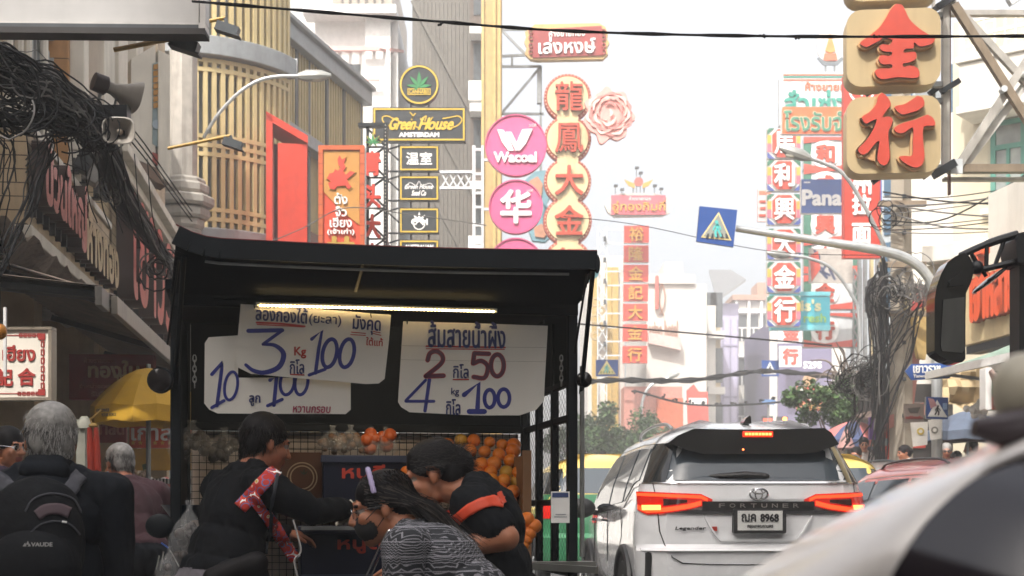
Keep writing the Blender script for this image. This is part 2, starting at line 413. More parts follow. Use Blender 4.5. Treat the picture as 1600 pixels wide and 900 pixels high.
# ------------------------------------------------------------------ near shop building, west side of the street
CREAM = mat('cream_render', '#b8a68c', .75, var=.2, scale=2.5, dirt=.55, bump=.1)
SIDING = mat('cream_siding', '#b7a283', .65, var=.2, scale=3, dirt=.6, stripe=(2, .115, .09, '#4a3d30'))
GREYW = mat('grey_window_frame', '#9a9c9b', .5, .3, dirt=.3)
TILEO = mat('orange_tile', '#b0804c', .5, var=.2, scale=5, dirt=.35, stripe=(2, .42, .03, '#5c4022'))
GLASSD = mat('dark_glass', (.03, .036, .04, 1), .12, var=.3, scale=2)
WHITEW = mat('weathered_white', '#cfc8bb', .6, var=.15, scale=2, dirt=.5)
SOFF = mat('stained_soffit', '#6d5e51', .6, var=.4, scale=5, dirt=.6, bump=.3)
LB = Fr((-3.96, 11, 0), R(96.84))
def lbx(px, ly=0.0): return LB.px(px, 300, ly)[0]
t = LB.thing('shophouse', 'weathered cream shophouse with siding fascia, tiled piers and a corner bay', 'building')
b = MB(); b.bx(-1.5, 5, .75, 8, 0, 7.2); b.bx(5, 12.6, .75, 8, 0, 9.6); b.build('wall', CREAM, t)
b = MB(); b.bx(lbx(42), lbx(171), 0, .75, 3.56, 4.36); b.build('fascia', SIDING, t, bevel=.01)
b = MB(); b.bx(lbx(42) - .04, lbx(171) + .03, -.05, .75, 3.44, 3.555); b.bx(lbx(42) - .02, lbx(171), -.03, .75, 4.365, 4.44); b.build('fascia_trim', WHITEW, t, bevel=.01)
b = MB(); b.bx(lbx(176), 12.2, .1, .75, 3.3, 5.02); b.build('fascia', SIDING, t)
b = MB()
for k, (z, o) in enumerate(((5.02, .02), (5.14, -.1), (5.27, -.2), (5.38, -.08))): b.bx(lbx(172), 12.3, o, .75, z + .002, z + .12)
b.build('moulding', WHITEW, t, bevel=.008)
# upper wall: piers, tiles, windows with frames and drain pipes
def lpier(p0, p1, ly, mt, z0=4.44, z1=9.6, nm='pier'):
    b = MB(); x0 = LB.px(p0, 200, ly)[0]; x1 = LB.px(p1, 200, ly)[0]; b.bx(x0, x1, ly, .76, z0, z1); return b.build(nm, mt, t, bevel=.012)
lpier(107, 119, .46, TILEO); lpier(119.6, 131, .44, TILEO); lpier(132, 139, .3, WHITEW); lpier(140, 163, .38, CREAM); lpier(163.5, 180, .2, WHITEW)
lpier(186, 200, .45, WHITEW, 5.5); lpier(214, 224, .4, WHITEW, 5.5); lpier(246, 258, .3, CREAM, 5.5)
for p0, p1 in ((22, 40), (44, 66), (72, 105), (200, 213), (226, 244)):
    x0 = LB.px(p0, 200, .7)[0]; x1 = LB.px(p1, 200, .7)[0]
    for z0, z1 in ((4.7, 6.3), (6.5, 8.2)):
        f = MB()
        f.bx(x0, x0 + .06, .62, .745, z0, z1); f.bx(x1 - .06, x1, .62, .745, z0, z1); f.bx(x0 + .06, x1 - .06, .62, .745, z1 - .06, z1); f.bx(x0 + .06, x1 - .06, .62, .745, z0, z0 + .06)
        f.bx(x0 + .06, x1 - .06, .64, .745, (z0 + z1) / 2 - .03, (z0 + z1) / 2 + .03)
        w = f.build('window', GREYW, t); g = MB(); g.bx(x0 + .06, x1 - .06, .69, .744, z0 + .06, z1 - .06); g.build('pane', mat('grey_pane', '#7d8486', .25, var=.2), w)
for p in (13, 30, 43, 69):
    b = MB(); x = LB.px(p, 200, .55)[0]; b.tube([(x, .55, 4.5), (x, .55, 9.6)], .045, 8); b.build('pipe', WHITEW, t)
# round ornate column at the far corner of the facade
b = MB(); cx = LB.px(291, 300, .2)[0]
b.lathe([(.27, 2.5), (.27, 6.1), (.33, 6.3), (.3, 6.32)], (cx, .25, 0), 20)
for z, r in ((6.32, .34), (6.5, .44), (6.72, .52), (6.95, .42), (7.05, .36)): b.lathe([(r, z), (r + .04, z + .05), (r + .04, z + .16), (r, z + .2)], (cx, .25, 0), 8)
b.lathe([(.25, 7.2), (.25, 9.6)], (cx, .25, 0), 8)
for k in range(10):
    a = k * .62; b.ball((cx - .1 + .3 * math.cos(a) * (1 - k * .07), -.05, 5.6 + .3 * math.sin(a) * (1 - k * .07)), (.09, .09, .09), 10, 6)
b.ball((cx, .02, 5.15), (.3, .25, .34), 14, 9); b.build('column', mat('grey_stucco', '#a8a197', .7, dirt=.5, bump=.2), t)
# crumpled silver flashing above the fascia
b = MB(); x0, x1 = lbx(182), lbx(262); n = 42
for i in range(n):
    a = x0 + (x1 - x0) * i / n; c = x0 + (x1 - x0) * (i + .93) / n; z = 5.52 + random.uniform(0, .03); h = random.uniform(.35, .75)
    b.add([(a, .1 + random.uniform(-.04, .04), z), (c, .1 + random.uniform(-.04, .04), z), (c, .3 + random.uniform(-.1, .1), z + h), (a, .3 + random.uniform(-.1, .1), z + h * random.uniform(.8, 1.1))], [(0, 1, 2, 3)])
b.build('flashing', mat('silver_flashing', '#a7a29b', .3, .6, var=.3, dirt=.4), t)
# ground floor: shop front set back under the canopy, dark openings, counters and pillars
b = MB()
for x in (-1.3, 1.7, 4.8, 8.2, 11.4): b.bx(x, x + .35, .1, .74, .0, 3.3)
b.build('pillar', mat('shop_pillar', '#a8906f', .6, dirt=.4), t)
for x in (-.9, 2.1, 5.2, 8.6):
    b = MB(); b.bx(x, x + 2.65, .7, .748, .15, 2.9); w = b.build('shop_window', GLASSD, t)
    b = MB(); b.bx(x + 1.28, x + 1.36, .64, .699, .15, 2.9); b.bx(x, x + 2.65, .64, .699, 2.1, 2.18); b.build('window_frame', mat('brown_frame', '#5b4630', .5), w)

# canopies over the shop fronts
def canopy(x0, x1, z, drop, reach, nm, label, m1, m2, group=None):
    c = LB.thing(nm, label, 'canopy', group); b = MB(); n = int((x1 - x0) / .09)
    for i in range(n):
        a = x0 + (x1 - x0) * i / n; d = x0 + (x1 - x0) * (i + 1) / n; e = .02 * (i % 2)
        b.add([(a, -reach, z - drop + e), (d, -reach, z - drop + .02 - e), (d, .1, z + .02 - e), (a, .1, z + e), (a, -reach, z - drop + e - .012), (d, -reach, z - drop + .008 - e), (d, .1, z + .008 - e), (a, .1, z + e - .012)],
              [(0, 1, 2, 3), (7, 6, 5, 4), (0, 4, 5, 1)])
    b.build('sheet', m1, c, smooth=0)
    b = MB(); b.bx(x0, x1, -reach - .03, -reach + .02, z - drop - .14, z - drop - .005); b.build('fascia', m2, c, bevel=.005)
    b = MB()
    for i in range(5):
        x = x0 + .1 + (x1 - x0 - .2) * i / 4; b.beam((x, -reach + .03, z - drop - .05), (x, .1, z - .06), .05)
    b.build('rafter', BLACKM, c); return c
canopy(-1.0, lbx(165, -.9), 2.86, .10, .9, 'shop_canopy', 'rusty sheet canopy with a grey metal edge below the corner bay', SOFF, mat('grey_edge', '#77736d', .5, .3, dirt=.5))
canopy(lbx(165, -.9) + .04, 11.6, 3.05, .3, .95, 'shop_canopy', 'patched tin canopy sloping down under the tall red letters', SOFF, mat('patched_edge', '#8b8378', .45, .3, dirt=.7, scale=9))
# torn foil insulation bulging under the bay
FOIL = mat('crumpled_foil', '#94877a', .3, .5, var=.5, scale=12, dirt=.5, bump=.6, bscale=14)
b = MB(); n = 26; vs = []; x0, x1 = -.9, lbx(168)
for i in range(n + 1):
    for j in range(9):
        x = x0 + (x1 - x0) * i / n; y = -.2 + .9 * j / 8; q = noise.noise((x * 2.2, y * 3, 1.7)); q2 = noise.noise((x * 6, y * 7, 4.2))
        vs.append((x, y, 3.37 - .16 * abs(q) - .14 * abs(q2) - .12 * math.sin(math.pi * j / 8)))
b.add(vs, [(i * 9 + j, i * 9 + j + 1, (i + 1) * 9 + j + 1, (i + 1) * 9 + j) for i in range(n) for j in range(8)])
o = b.build('foil_lining', FOIL); o.location = LB.O; o.rotation_euler = (0, 0, LB.yaw); tag(o, 'crumpled brown foil lining sagging under the siding bay', 'foil lining')
# stained flaps and cartons wedged on top of the sloping canopy
for k, (x, z, w) in enumerate(((4.8, 3.42, 1.0), (6.1, 3.36, .8), (7.4, 3.3, 1.1))):
    b = MB(); n = 14; vs = []
    for i in range(n + 1):
        for j in range(5):
            vs.append((x + w * i / n, -.55 + .35 * j / 4, z - .36 + .14 * j / 4 + .09 * noise.noise((x + i * .7, j * .9, k))))
    b.add(vs, [(i * 5 + j, i * 5 + j + 1, (i + 1) * 5 + j + 1, (i + 1) * 5 + j) for i in range(n) for j in range(4)])
    o = b.build('plastic_sheet', mat('old_plastic_%d' % k, ('#8f8577', '#7c5b50', '#565450')[k], .25, var=.5, scale=14, dirt=.5, bump=.6, bscale=20)); o.location = LB.O; o.rotation_euler = (0, 0, LB.yaw)
    tag(o, ('grey creased plastic sheet on the tin canopy beside the bay', 'reddish creased plastic sheet midway along the tin canopy', 'dark crumpled plastic sheet at the far end of the tin canopy')[k], 'plastic sheet')

# raised letters on the facade
PINKL = mat('pink_letter', '#c47a70', .5, var=.2, scale=8, dirt=.45); BEIGEL = mat('beige_letter', '#c9b48e', .5, var=.15, scale=8, dirt=.4); REDL = mat('red_letter', '#b4372c', .4, var=.2, scale=6, dirt=.4)
LSIDE = mat('letter_side', '#3c2a25', .6, dirt=.3)
def facade_letters(st, p0, p1, z0, z1, ly, m, label, depth, group=None):
    s = LB.thing('raised_letters', label, 'lettering', group); x0, x1 = LB.px(p0, 300, ly)[0], LB.px(p1, 300, ly)[0]
    b = MB(); b.text(st, (x0 + x1) / 2, (z0 + z1) / 2, x1 - x0, z1 - z0, ly, depth, .03, 0, 0, 1); b.build('lettering', [m, LSIDE], s)
    b = MB()
    for i in range(7): b.bx(x0 + (x1 - x0) * (i + .4) / 7, x0 + (x1 - x0) * (i + .4) / 7 + .04, ly - .03, ly + .1, z0 - .03, z0 + .1)
    b.build('bracket', BLACKM, s)
facade_letters('บ้วนใหญ่', 46, 112, 3.68, 4.28, -.02, PINKL, 'pink raised letters on the corner bay under the loudspeakers', .14)
facade_letters('ห้างทอง', 117, 168, 3.66, 4.2, -.02, BEIGEL, 'beige raised letters on the bay beside the pink ones', .12)
facade_letters('เยาวราช', 182, 268, 3.72, 4.95, .02, REDL, 'tall red raised letters above the tin canopy', .2)

# small floodlights on top of the bay
for k, p in enumerate((124, 138, 156)):
    s = LB.thing('floodlight', ('boxy black floodlight above the beige letters, next to the pier', 'grey floodlight between the two others over the beige letters', 'black floodlight over the last of the beige letters')[k], 'floodlight', 'floodlights over the beige letters'); x = LB.px(p, 360, -.1)[0]
    s.location = LB.world(x, -.15, 4.42)
    b = MB(); b.box((0, 0, .12), (.2, .16, .2), 0, (.5, 0, .2)); b.build('housing', (BLACK, mat('grey_plastic', '#7d7a76', .5), BLACK)[k], s, bevel=.015)
    b = MB(); b.beam((0, .1, .02), (0, .1, .16), .03); b.bx(-.06, .06, .06, .16, 0.015, .03); b.build('bracket', BLACKM, s)

# vertical picture board hanging off the facade
S = Sign('vertical_board', 'narrow cream framed board with painted figure hung above the red letters', 'sign', 232, 190, 18.6, R(28))
S.poly('frame', [(205, 92), (243, 70), (243, 262), (205, 245)], 0, .2, WHITEW); S.poly('frame', [(246, 80), (264, 88), (264, 288), (246, 275)], -.05, .25, WHITEW)
S.poly('picture', [(238, 100), (250, 95), (250, 232), (238, 225)], -.012, .19, mat('board_teal', '#7d8f92', .5)); 
for i in range(7): S.poly('ornament', [(239, 102 + i * 10), (249, 100 + i * 10), (249, 108 + i * 10), (239, 110 + i * 10)], -.03, -.01, mat('board_gold', '#a8772e', .4, .3))
S.disc('ornament', 244, 195, 7, -.035, -.01, mat('board_grey', '#8d9aa4', .5)); S.poly('ornament', [(238, 238), (250, 243), (250, 262), (238, 252)], -.02, .15, mat('board_red', '#96382e', .6))
S.poly('base', [(200, 248), (243, 264), (258, 292), (243, 286), (205, 258)], -.06, .25, mat('board_rust', '#6b5546', .7, dirt=.5)); S.done()
# ------------------------------------------------------------------ yellow slatted building on the corner beyond the shophouse
YEL = mat('mustard_slat', '#bba878', .5, var=.12, scale=3, dirt=.25); YELD = mat('mustard_panel', '#a28b5a', .55, var=.12, dirt=.3, stripe=(0, .16, .12, '#8a6f3c'))
DKF = mat('dark_grey_frame', '#43474a', .45, .3, dirt=.2); GRB = mat('grey_band', '#8e9192', .45, .3, var=.15, dirt=.3)
ctr = P(300, 300, 29.2); ctr.z = 0
t = thing('slatted_building', 'mustard yellow corner building with slatted screens and a rounded corner', 'building', ctr)
RAD = 2.15
a0, a1 = R(-150), R(-18)
def arc(r, n, z=0, s0=a0, s1=a1): return [Vector((r * math.cos(s0 + (s1 - s0) * i / n), r * math.sin(s0 + (s1 - s0) * i / n), z)) for i in range(n + 1)]
def arcband(b, r0, r1, z0, z1, n=28, mi=0):
    vs = []
    for p, q in zip(arc(r0, n), arc(r1, n)): vs += [(p.x, p.y, z0), (q.x, q.y, z0), (q.x, q.y, z1), (p.x, p.y, z1)]
    b.add(vs, [(4 * i + k, 4 * i + (k + 1) % 4, 4 * i + 4 + (k + 1) % 4, 4 * i + 4 + k) for i in range(n) for k in range(4)] + [(0, 1, 2, 3), (4 * n + 3, 4 * n + 2, 4 * n + 1, 4 * n)], mi)
b = MB(); arcband(b, .1, RAD - .5, 0, 13.5); b.build('wall', mat('pale_glazing', '#8f9796', .3, var=.3, scale=1.5), t)
def zpy(py, Y=27.2): return CAM_H + (HOR - py) * Y / FPX
zb = [zpy(372), zpy(74), 16]
n = 30
for z0, z1 in ((zb[0] + .1, zb[1] - .22), (zb[1] + .18, 15.5), (3.2, zb[0] - .15)):
    b = MB()
    for i, p in enumerate(arc(RAD, n)):
        d = p.normalized(); b.beam((p.x, p.y, z0), (p.x, p.y, z1), .085, .12, 0, up=(d.x, d.y, 0))
    b.build('slat_screen', YEL, t)
for py in (96, 110, 214, 228, 242, 328, 343):
    b = MB(); z = zpy(py); arcband(b, RAD - .1, RAD + .07, z - .04, z + .04); b.build('rail', YEL, t)
for z in zb[:2]:
    b = MB(); arcband(b, RAD - .5, RAD + .22, z - .2, z + .17); b.build('floor_band', GRB, t, bevel=.02)
# flat facade running away to the east from the corner
FY = Fr((P(423, 300, 28.4).x, 28.4, 0), math.atan2(1, .24)); FY.u = Vector((.24, 1, 0)).normalized(); FY.yaw = math.atan2(FY.u.y, FY.u.x); FY.n = Vector((-math.sin(FY.yaw), math.cos(FY.yaw), 0))
tf = t
inv = Matrix.Translation(-ctr) @ Matrix.Translation(FY.O) @ Matrix.Rotation(FY.yaw, 4, 'Z')
def fb(): m = MB(); m.M = inv; return m
xe = FY.px(581, 300)[0]
zt = FY.px(400, 5)[1] - .1; zm = FY.px(400, 78)[1]
zt = 11.1; zm = 9.15
b = fb(); b.bx(-.4, xe, .35, 3.5, 0, 11.0); b.build('wall', YELD, t)
b = fb(); b.bx(-.5, xe + .1, .02, .34, zt - .12, zt + .22); b.bx(-.5, xe + .1, .05, .34, zm - .15, zm + .12); b.bx(-.5, xe + .1, -.08, .1, zt + .225, zt + .32); b.build('floor_band', GRB, t, bevel=.015)
b = fb()
for px in (423, 440, 478, 497, 525, 551, 577): x = FY.px(px, 300)[0]; b.bx(x - .07, x + .07, .2, .349, 0, zt - .13)
b.build('mullion', DKF, t)
b = fb(); k = 0; x = .1
while x < xe:
    b.bx(x, x + .05, .2, .345, zm + .13, zt - .13); x += .16
b.build('slat_screen', YEL, t)
b = fb(); b.bx(.25, xe - .1, .25, .345, 3.2, 7.3); b.build('window', GLASSD, t)
# red portal frame on the facade
PO = mat('orange_portal', '#bb3219', .45, var=.12, dirt=.15)
S = Sign('portal_frame', 'tall orange red box portal standing out from the mustard facade', 'portal', 448, 300, 26.6, R(8))
S.poly('jamb', [(416, 178), (426, 184), (426, 420), (416, 420)], -.1, 1.1, PO)
S.poly('lintel', [(416, 176), (481, 214), (481, 226), (416, 188)], -.1, 1.0, PO)
S.poly('panel', [(434, 224), (480, 226), (480, 420), (434, 420)], -.03, .06, PO)
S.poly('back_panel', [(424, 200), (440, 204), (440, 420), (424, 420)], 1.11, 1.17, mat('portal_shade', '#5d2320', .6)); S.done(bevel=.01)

# ------------------------------------------------------------------ white tower, concrete tower blocks, louvred block, mustard pylon further off
def tower(nm, label, px0, px1, pytop, Y, mt, depth=12, cat='building', detail=None, yaw=0):
    x0 = (px0 - 800) * Y / FPX; x1 = (px1 - 800) * Y / FPX; z = CAM_H + (HOR - pytop) * Y / FPX
    s = thing(nm, label, cat, ((x0 + x1) / 2, Y, 0), yaw); w = x1 - x0
    b = MB(); b.bx(-w / 2, w / 2, 0, depth, 0, z); b.build('wall', mt, s)
    if detail: detail(s, w, z)
    return s
CONC = mat('pale_concrete', '#a9a49b', .8, var=.15, dirt=.3); CONC2 = mat('warm_concrete', '#998c7c', .8, var=.15, dirt=.3)
WIN = mat('far_window', (.07, .08, .085, 1), .2, var=.3)
def grid_windows(s, w, z, cols, fl, z0, ww, wh, nm='window', m=WIN, y=-.02, sill=True):
    for r in range(fl):
        for c in range(cols):
            b = MB(); x = -w / 2 + w * (c + .5) / cols; zz = z0 + r * (z - z0) / fl
            b.bx(x - ww / 2, x + ww / 2, y, y + .15, zz, zz + wh); o = b.build(nm, m, s)
def ribs(s, w, z):
    b = MB()
    n = 11
    for i in range(n):
        x = -w / 2 + w * (i + .5) / n; b.bx(x - .22, x + .22, -.5, -.001, 2, z - (0 if i % 3 else 3))
    b.build('pilaster', CONC2, s)
    for q in range(9):
        b = MB(); b.bx(-w / 2, w / 2, -.12, -.002, 14 + q * 3.4, 15.6 + q * 3.4); b.build('window', WIN, s)
tower('apartment_tower', 'hazy beige concrete tower with vertical ribs behind the round sign', 520, 612, -60, 82, CONC2, detail=ribs)
def plainw(s, w, z):
    for q in range(8):
        b = MB(); b.bx(-w / 2 + 1, w / 2 - 1, -.05, -.002, 6 + q * 3.6, 7.6 + q * 3.6); b.build('window', mat('pale_pane', '#8d9599', .3), s)
tower('office_tower', 'pale grey tower rising above the mustard roof line', 395, 520, -60, 92, mat('pale_grey_render', '#a3a5a4', .8, dirt=.2), detail=plainw)
def pergola(s, w, z):
    b = MB()
    for i in range(7): x = -w / 2 + .5 + (w * .75) * i / 6; b.beam((x, -.7, z - 1.2), (x + .4, 0, z - 1.05), .09)
    b.bx(-w / 2, w * .3, -.75, -.66, z - 1.25, z - 1.1); b.bx(-w / 2, w * .3, -.75, -.66, z - 2.3, z - 2.22); b.build('pergola', mat('pale_pink_steel', '#d3a49c', .5), s)
    b = MB(); b.bx(-w / 2 - .3, w / 2, -.9, .1, z, z + .3); b.bx(w * .12, w * .42, -.4, .1, 5, z - .002); b.build('parapet', WHITE, s)
    b = MB(); b.bx(-w / 2 + .4, -w / 2 + 1.6, -.03, .1, z - 2.9, z - 1.5); b.bx(-w / 2 + .4, -w / 2 + 1.6, -.03, .1, z - 6, z - 4.6); b.build('window', WIN, s)
    b = MB()
    for i in range(2): b.box((-w / 2 - 1.5 + i * 1.9, -1.6, z - 3.1 - 1.3 * i), (1.2, 1.2, 1.0), 0, (.3, 0, .4))
    b.build('roof_unit', GRB, s)
tower('white_building', 'white roof block with a pale pink pergola above the mustard building', 492, 622, 34, 50, WHITE, 9, detail=pergola)
tower('annex_block', 'white rendered block with dark slot windows behind the concrete tower', 430, 500, 26, 58, mat('white_render', '#c2bfba', .7, dirt=.3), 8, detail=lambda s, w, z: grid_windows(s, w, z, 2, 5, 4, .9, 1.2))
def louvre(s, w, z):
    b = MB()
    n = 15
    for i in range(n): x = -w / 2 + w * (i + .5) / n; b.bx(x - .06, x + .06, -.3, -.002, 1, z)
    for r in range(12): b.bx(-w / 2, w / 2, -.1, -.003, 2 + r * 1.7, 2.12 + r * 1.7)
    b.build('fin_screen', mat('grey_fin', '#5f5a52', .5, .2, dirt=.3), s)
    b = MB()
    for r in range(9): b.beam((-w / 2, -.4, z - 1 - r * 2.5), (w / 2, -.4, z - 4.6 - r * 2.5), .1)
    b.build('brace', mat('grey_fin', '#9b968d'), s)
tower('louvred_block', 'tall block screened with grey vertical fins beside the mustard pylon', 645, 737, -40, 46, mat('louvre_wall', '#45423d', .7, dirt=.3), 10, detail=louvre)  # plain dark grey wall behind the fins
def balc(s, w, z):
    for r in range(9):
        b = MB(); b.bx(-w / 2, w / 2, -.7, -.002, 1.5 + r * 2.4, 1.75 + r * 2.4); b.build('balcony_slab', WHITE, s)
        b = MB(); b.bx(-w / 2 + .1, w / 2 - .05, -.03, -.001, 2.3 + r * 2.4, 3.8 + r * 2.4); b.build('window', WIN, s)
        if r % 2: b = MB(); b.bx(-.25, .2, -.5, -.04, 1.9 + r * 2.4, 2.5 + r * 2.4); b.build('cooling_unit', WHITE, s)
tower('balcony_block', 'narrow block of dark balconies wedged beside the mustard pylon', 735, 755, -40, 44.5, mat('brown_wall', '#5d5148', .8), 9, detail=balc)
def pyl(s, w, z):
    b = MB()
    for x in (-w / 2 + .03, w * .12, w / 2 - .08): b.bx(x - .03, x + .05, -.06, -.001, 0, z)
    b.build('rib', mat('mustard_rib', '#b59a5f', .5), s)
tower('pylon', 'slim mustard yellow pylon rising out of view behind the pink round signs', 752, 784, -40, 40, mat('mustard_pylon', '#ab905a', .55, var=.15, dirt=.3), 1.5, 'pylon', pyl)

# ------------------------------------------------------------------ signs over the west pavement
GOLDP = mat('gold_panel', '#b5803a', .45, var=.1); ORA = mat('orange_sign', '#c43f1d', .5, var=.1, dirt=.25); RED2 = mat('vermilion', '#c23a28', .45, var=.1); GOLD = mat('gold_edge', '#b99746', .4, .3, var=.1)
CHAR = mat('charcoal_panel', (.03, .034, .036, 1), .4, var=.2); YELP = mat('yellow_trim', '#c9a836', .45, var=.1)
S = Sign('orange_sign_board', 'orange and gold board with red mythical beast and white Thai lettering', 'sign', 534, 309, 24)
S.rect('panel', 498, 228, 570, 430, 0, .25, ORA, side=WHITE)
S.frame('border', 498, 228, 570, 431, 7, -.05, -.001, mat('orange_border', '#b85424', .5))
b_, i_ = S._mi('border', mat('orange_joint', '#8e3d1c', .6))
for k in range(12):
    for x in (498, 563): a = S.px(x, 240 + k * 16); c = S.px(x + 7, 241 + k * 16); b_.bx(a[0], c[0], -.054, -.051, c[1], a[1], i_)
S.poly('gold_field', [(506, 236), (562, 236), (562, 352), (534, 330), (506, 300)], -.02, -.001, GOLDP)
beast = [(531, 243), (535, 250), (541, 247), (538, 256), (541, 262), (537, 268), (541, 274), (548, 268), (555, 270), (549, 276), (543, 281), (546, 288), (550, 293), (545, 297), (540, 291), (527, 292), (524, 297), (516, 296), (513, 288), (518, 284), (511, 280), (515, 272), (521, 271), (524, 265), (529, 268), (533, 262), (529, 258), (528, 250)]
cxb, cyb = 531, 272
S.poly('emblem', [(cxb + (x - cxb) * 1.08, cyb + (y - cyb) * 1.07) for x, y in beast], -.035, -.021, GOLD); S.poly('emblem', beast, -.05, -.036, RED2)
for tx, x, y, w, h in (('ตั้ง', 533, 311, 20, 17), ('จั๊ว', 533, 331, 18, 15), ('เฮียง', 533, 348, 34, 15), ('(เจ้าเก่า)', 533, 363, 42, 10)): S.text('lettering', tx, x, y, w, h, WHITEP, -.021, .03, .3)
S.text('lettering', '林', 533, 392, 42, 40, GOLD, -.021, .04, 2.2)
S.done()

S = Sign('truss_sign', 'upright black bulb-dotted truss carrying red Chinese characters and a green leaf', 'sign', 590, 290, 25)
S.rect('post', 600, 194, 606, 440, -.1, .12, BLACKM); S.rect('post', 572, 194, 576, 440, .0, .12, BLACKM); S.rect('post', 560, 193, 606, 198, -.06, .12, BLACKM)
for k in range(40): S.disc('bulb', 603, 198 + k * 5.6, .8, -.11, -.101, mat('bulb', '#cfc9bc', .3), 8)
for k in range(5):
    y = 200 + k * 48; S.bar('lattice', (574, y), (602, y + 28), .035, BLACKM, .05); S.bar('lattice', (602, y + 28), (574, y + 48), .035, BLACKM, .06); S.bar('lattice', (574, y + 28), (602, y + 28), .03, BLACKM, .08)
def leaf(S, part, cx, cy, r, m, d0, d1, n=7):
    for k in range(n):
        a = R(90 + (k - (n - 1) / 2) * 42); l = r * (1 - .1 * abs(k - (n - 1) / 2)) * (1 if abs(k - (n - 1) / 2) < 3 else .75); ux, uy = math.cos(a), -math.sin(a); vx, vy = -uy, ux
        S.poly(part, [(cx, cy), (cx + ux * l * .4 + vx * l * .13, cy + uy * l * .4 + vy * l * .13), (cx + ux * l * .7 + vx * l * .09, cy + uy * l * .7 + vy * l * .09), (cx + ux * l, cy + uy * l), (cx + ux * l * .7 - vx * l * .09, cy + uy * l * .7 - vy * l * .09), (cx + ux * l * .4 - vx * l * .13, cy + uy * l * .4 - vy * l * .13)], d0 - k * .001, d1, m)
LEAFG = mat('sign_leaf_green', '#2f7d46', .5); LEAFG2 = mat('sign_leaf_dark', '#1f5f45', .5)
leaf(S, 'leaf', 583, 224, 17, mat('leaf_edge', '#c9b25a', .5), -.03, -.01); leaf(S, 'leaf', 583, 224, 14, LEAFG, -.05, -.032)
for tx, y in (('青', 257), ('头', 308), ('大', 355), ('吉', 400)): S.text('lettering', tx, 582, y, 25, 36, RED2, 0, .08, 1.3, side=BLACK)
S.done()

S = Sign('panel_sign_stack', 'stack of black panels edged in yellow below a round green leaf sign', 'sign', 655, 250, 28)
S.k = 28 / FPX
S.rect('post', 668, 160, 671, 440, .1, .2, BLACKM); S.rect('post', 640, 160, 643, 440, .1, .2, BLACKM)
S.disc('round_panel', 655, 133, 31, -.02, .14, CHAR); S.ring('round_panel', 655, 133, 27.5, 30, -.035, -.021, YELP)
leaf(S, 'leaf', 655, 136, 24, LEAFG, -.035, -.022); S.rect('badge', 637, 139, 673, 149, -.034, -.021, CHAR, 3); S.frame('badge', 637, 139, 673, 149, 1.2, -.04, -.0345, YELP); S.text('lettering', 'CANNABIS', 655, 144, 31, 6, YELP, -.036, .004, .2)
S.rect('wide_panel', 582, 168, 728, 222, -.02, .14, CHAR); S.frame('wide_panel', 584, 170, 726, 220, 2.4, -.035, -.021, YELP)
for tx, x, w in (('Green', 630, 40), ('House', 683, 52)): S.text('script', tx, x, 194, w, 18, YELP, -.03, .006, .8, .35)
for pts in (((613, 200), (600, 192), (598, 184), (606, 182), (618, 188), (624, 190)), ((648, 197), (655, 200), (660, 192), (657, 186)), ((664, 202), (668, 200), (672, 190), (676, 184)), ((707, 200), (716, 196), (722, 188), (716, 182), (704, 184), (692, 186)), ((641, 176), (645, 182), (643, 188)), ((649, 178), (645, 183), (644, 188)), ((660, 186), (666, 182), (664, 190))): S.stroke('script', pts, 1.7, YELP, -.03)
S.text('lettering', 'AMSTERDAM', 655, 211, 62, 6.5, WHITEP, -.022, .008, .5)
for y0, y1 in ((228, 268), (275, 314), (325, 365), (375, 415)):
    S.rect('small_panel', 624, y0, 686, y1, -.02, .12, CHAR); S.frame('small_panel', 625.5, y0 + 1.5, 684.5, y1 - 1.5, 2.2, -.035, -.021, YELP)
    S.bar('lattice', (604, y0 + 4), (624, y0 - 2), .03, BLACKM, .1); S.bar('lattice', (604, y0 + 4), (624, y0 + 22), .03, BLACKM, .1); S.bar('lattice', (604, y1 - 2), (624, y1 - 2), .035, BLACKM, .1)
S.text('lettering', '温室', 655, 248, 40, 19, WHITEP, -.022, .006, .35)
S.text('script', 'Green House', 655, 292, 44, 7, WHITEP, -.022, .006, .2, .35); S.text('script', 'Seed Co', 655, 302, 22, 8, WHITEP, -.022, .006, .3, .2); S.stroke('script', [(633, 296), (640, 286), (650, 290), (655, 284), (660, 290), (672, 287), (678, 293)], .8, WHITEP, -.03)
S.text('lettering', 'C', 647, 347, 8, 9, WHITEP, -.022, .006, .5); S.text('lettering', 'H', 664, 347, 8, 9, WHITEP, -.022, .006, .5); leaf(S, 'leaf', 655, 346, 15, WHITEP, -.03, -.021); S.ring('leaf', 655, 350, 8, 9.5, -.03, -.021, WHITEP)
S.text('lettering', 'AUSTRALIAN', 655, 386, 44, 6, WHITEP, -.022, .006, .4)
S.done()

# white bracket truss and the pink round signs
PINK = mat('pink_disc', '#cf5c86', .4, var=.08, dirt=.12); PINKE = mat('pink_edge', '#c2527c', .4)
WTR = mat('white_truss_paint', '#cfd2d3', .4, var=.12, dirt=.2)
S = Sign('bracket_truss', 'white steel bracket truss reaching from the black panels to the pink discs', 'bracket', 720, 300, 31)
for y in (230, 300): pass
S.rect('post', 738, 228, 743, 440, -.05, .05, WTR); S.rect('post', 752, 228, 756, 440, -.05, .05, WTR)
for y in (232, 270, 300, 322, 350, 378, 398): S.rect('rung', 743.2, y, 752, y + 4, -.04, .04, WTR)
S.rect('chord', 687, 267, 738, 271, -.05, .05, WTR); S.rect('chord', 687, 292, 738, 296, -.05, .05, WTR)
for k in range(4): S.bar('web', (690 + k * 12, 271), (702 + k * 12, 292), .03, WTR, 0); S.bar('web', (702 + k * 12, 271), (690 + k * 12, 292), .03, WTR, .03)
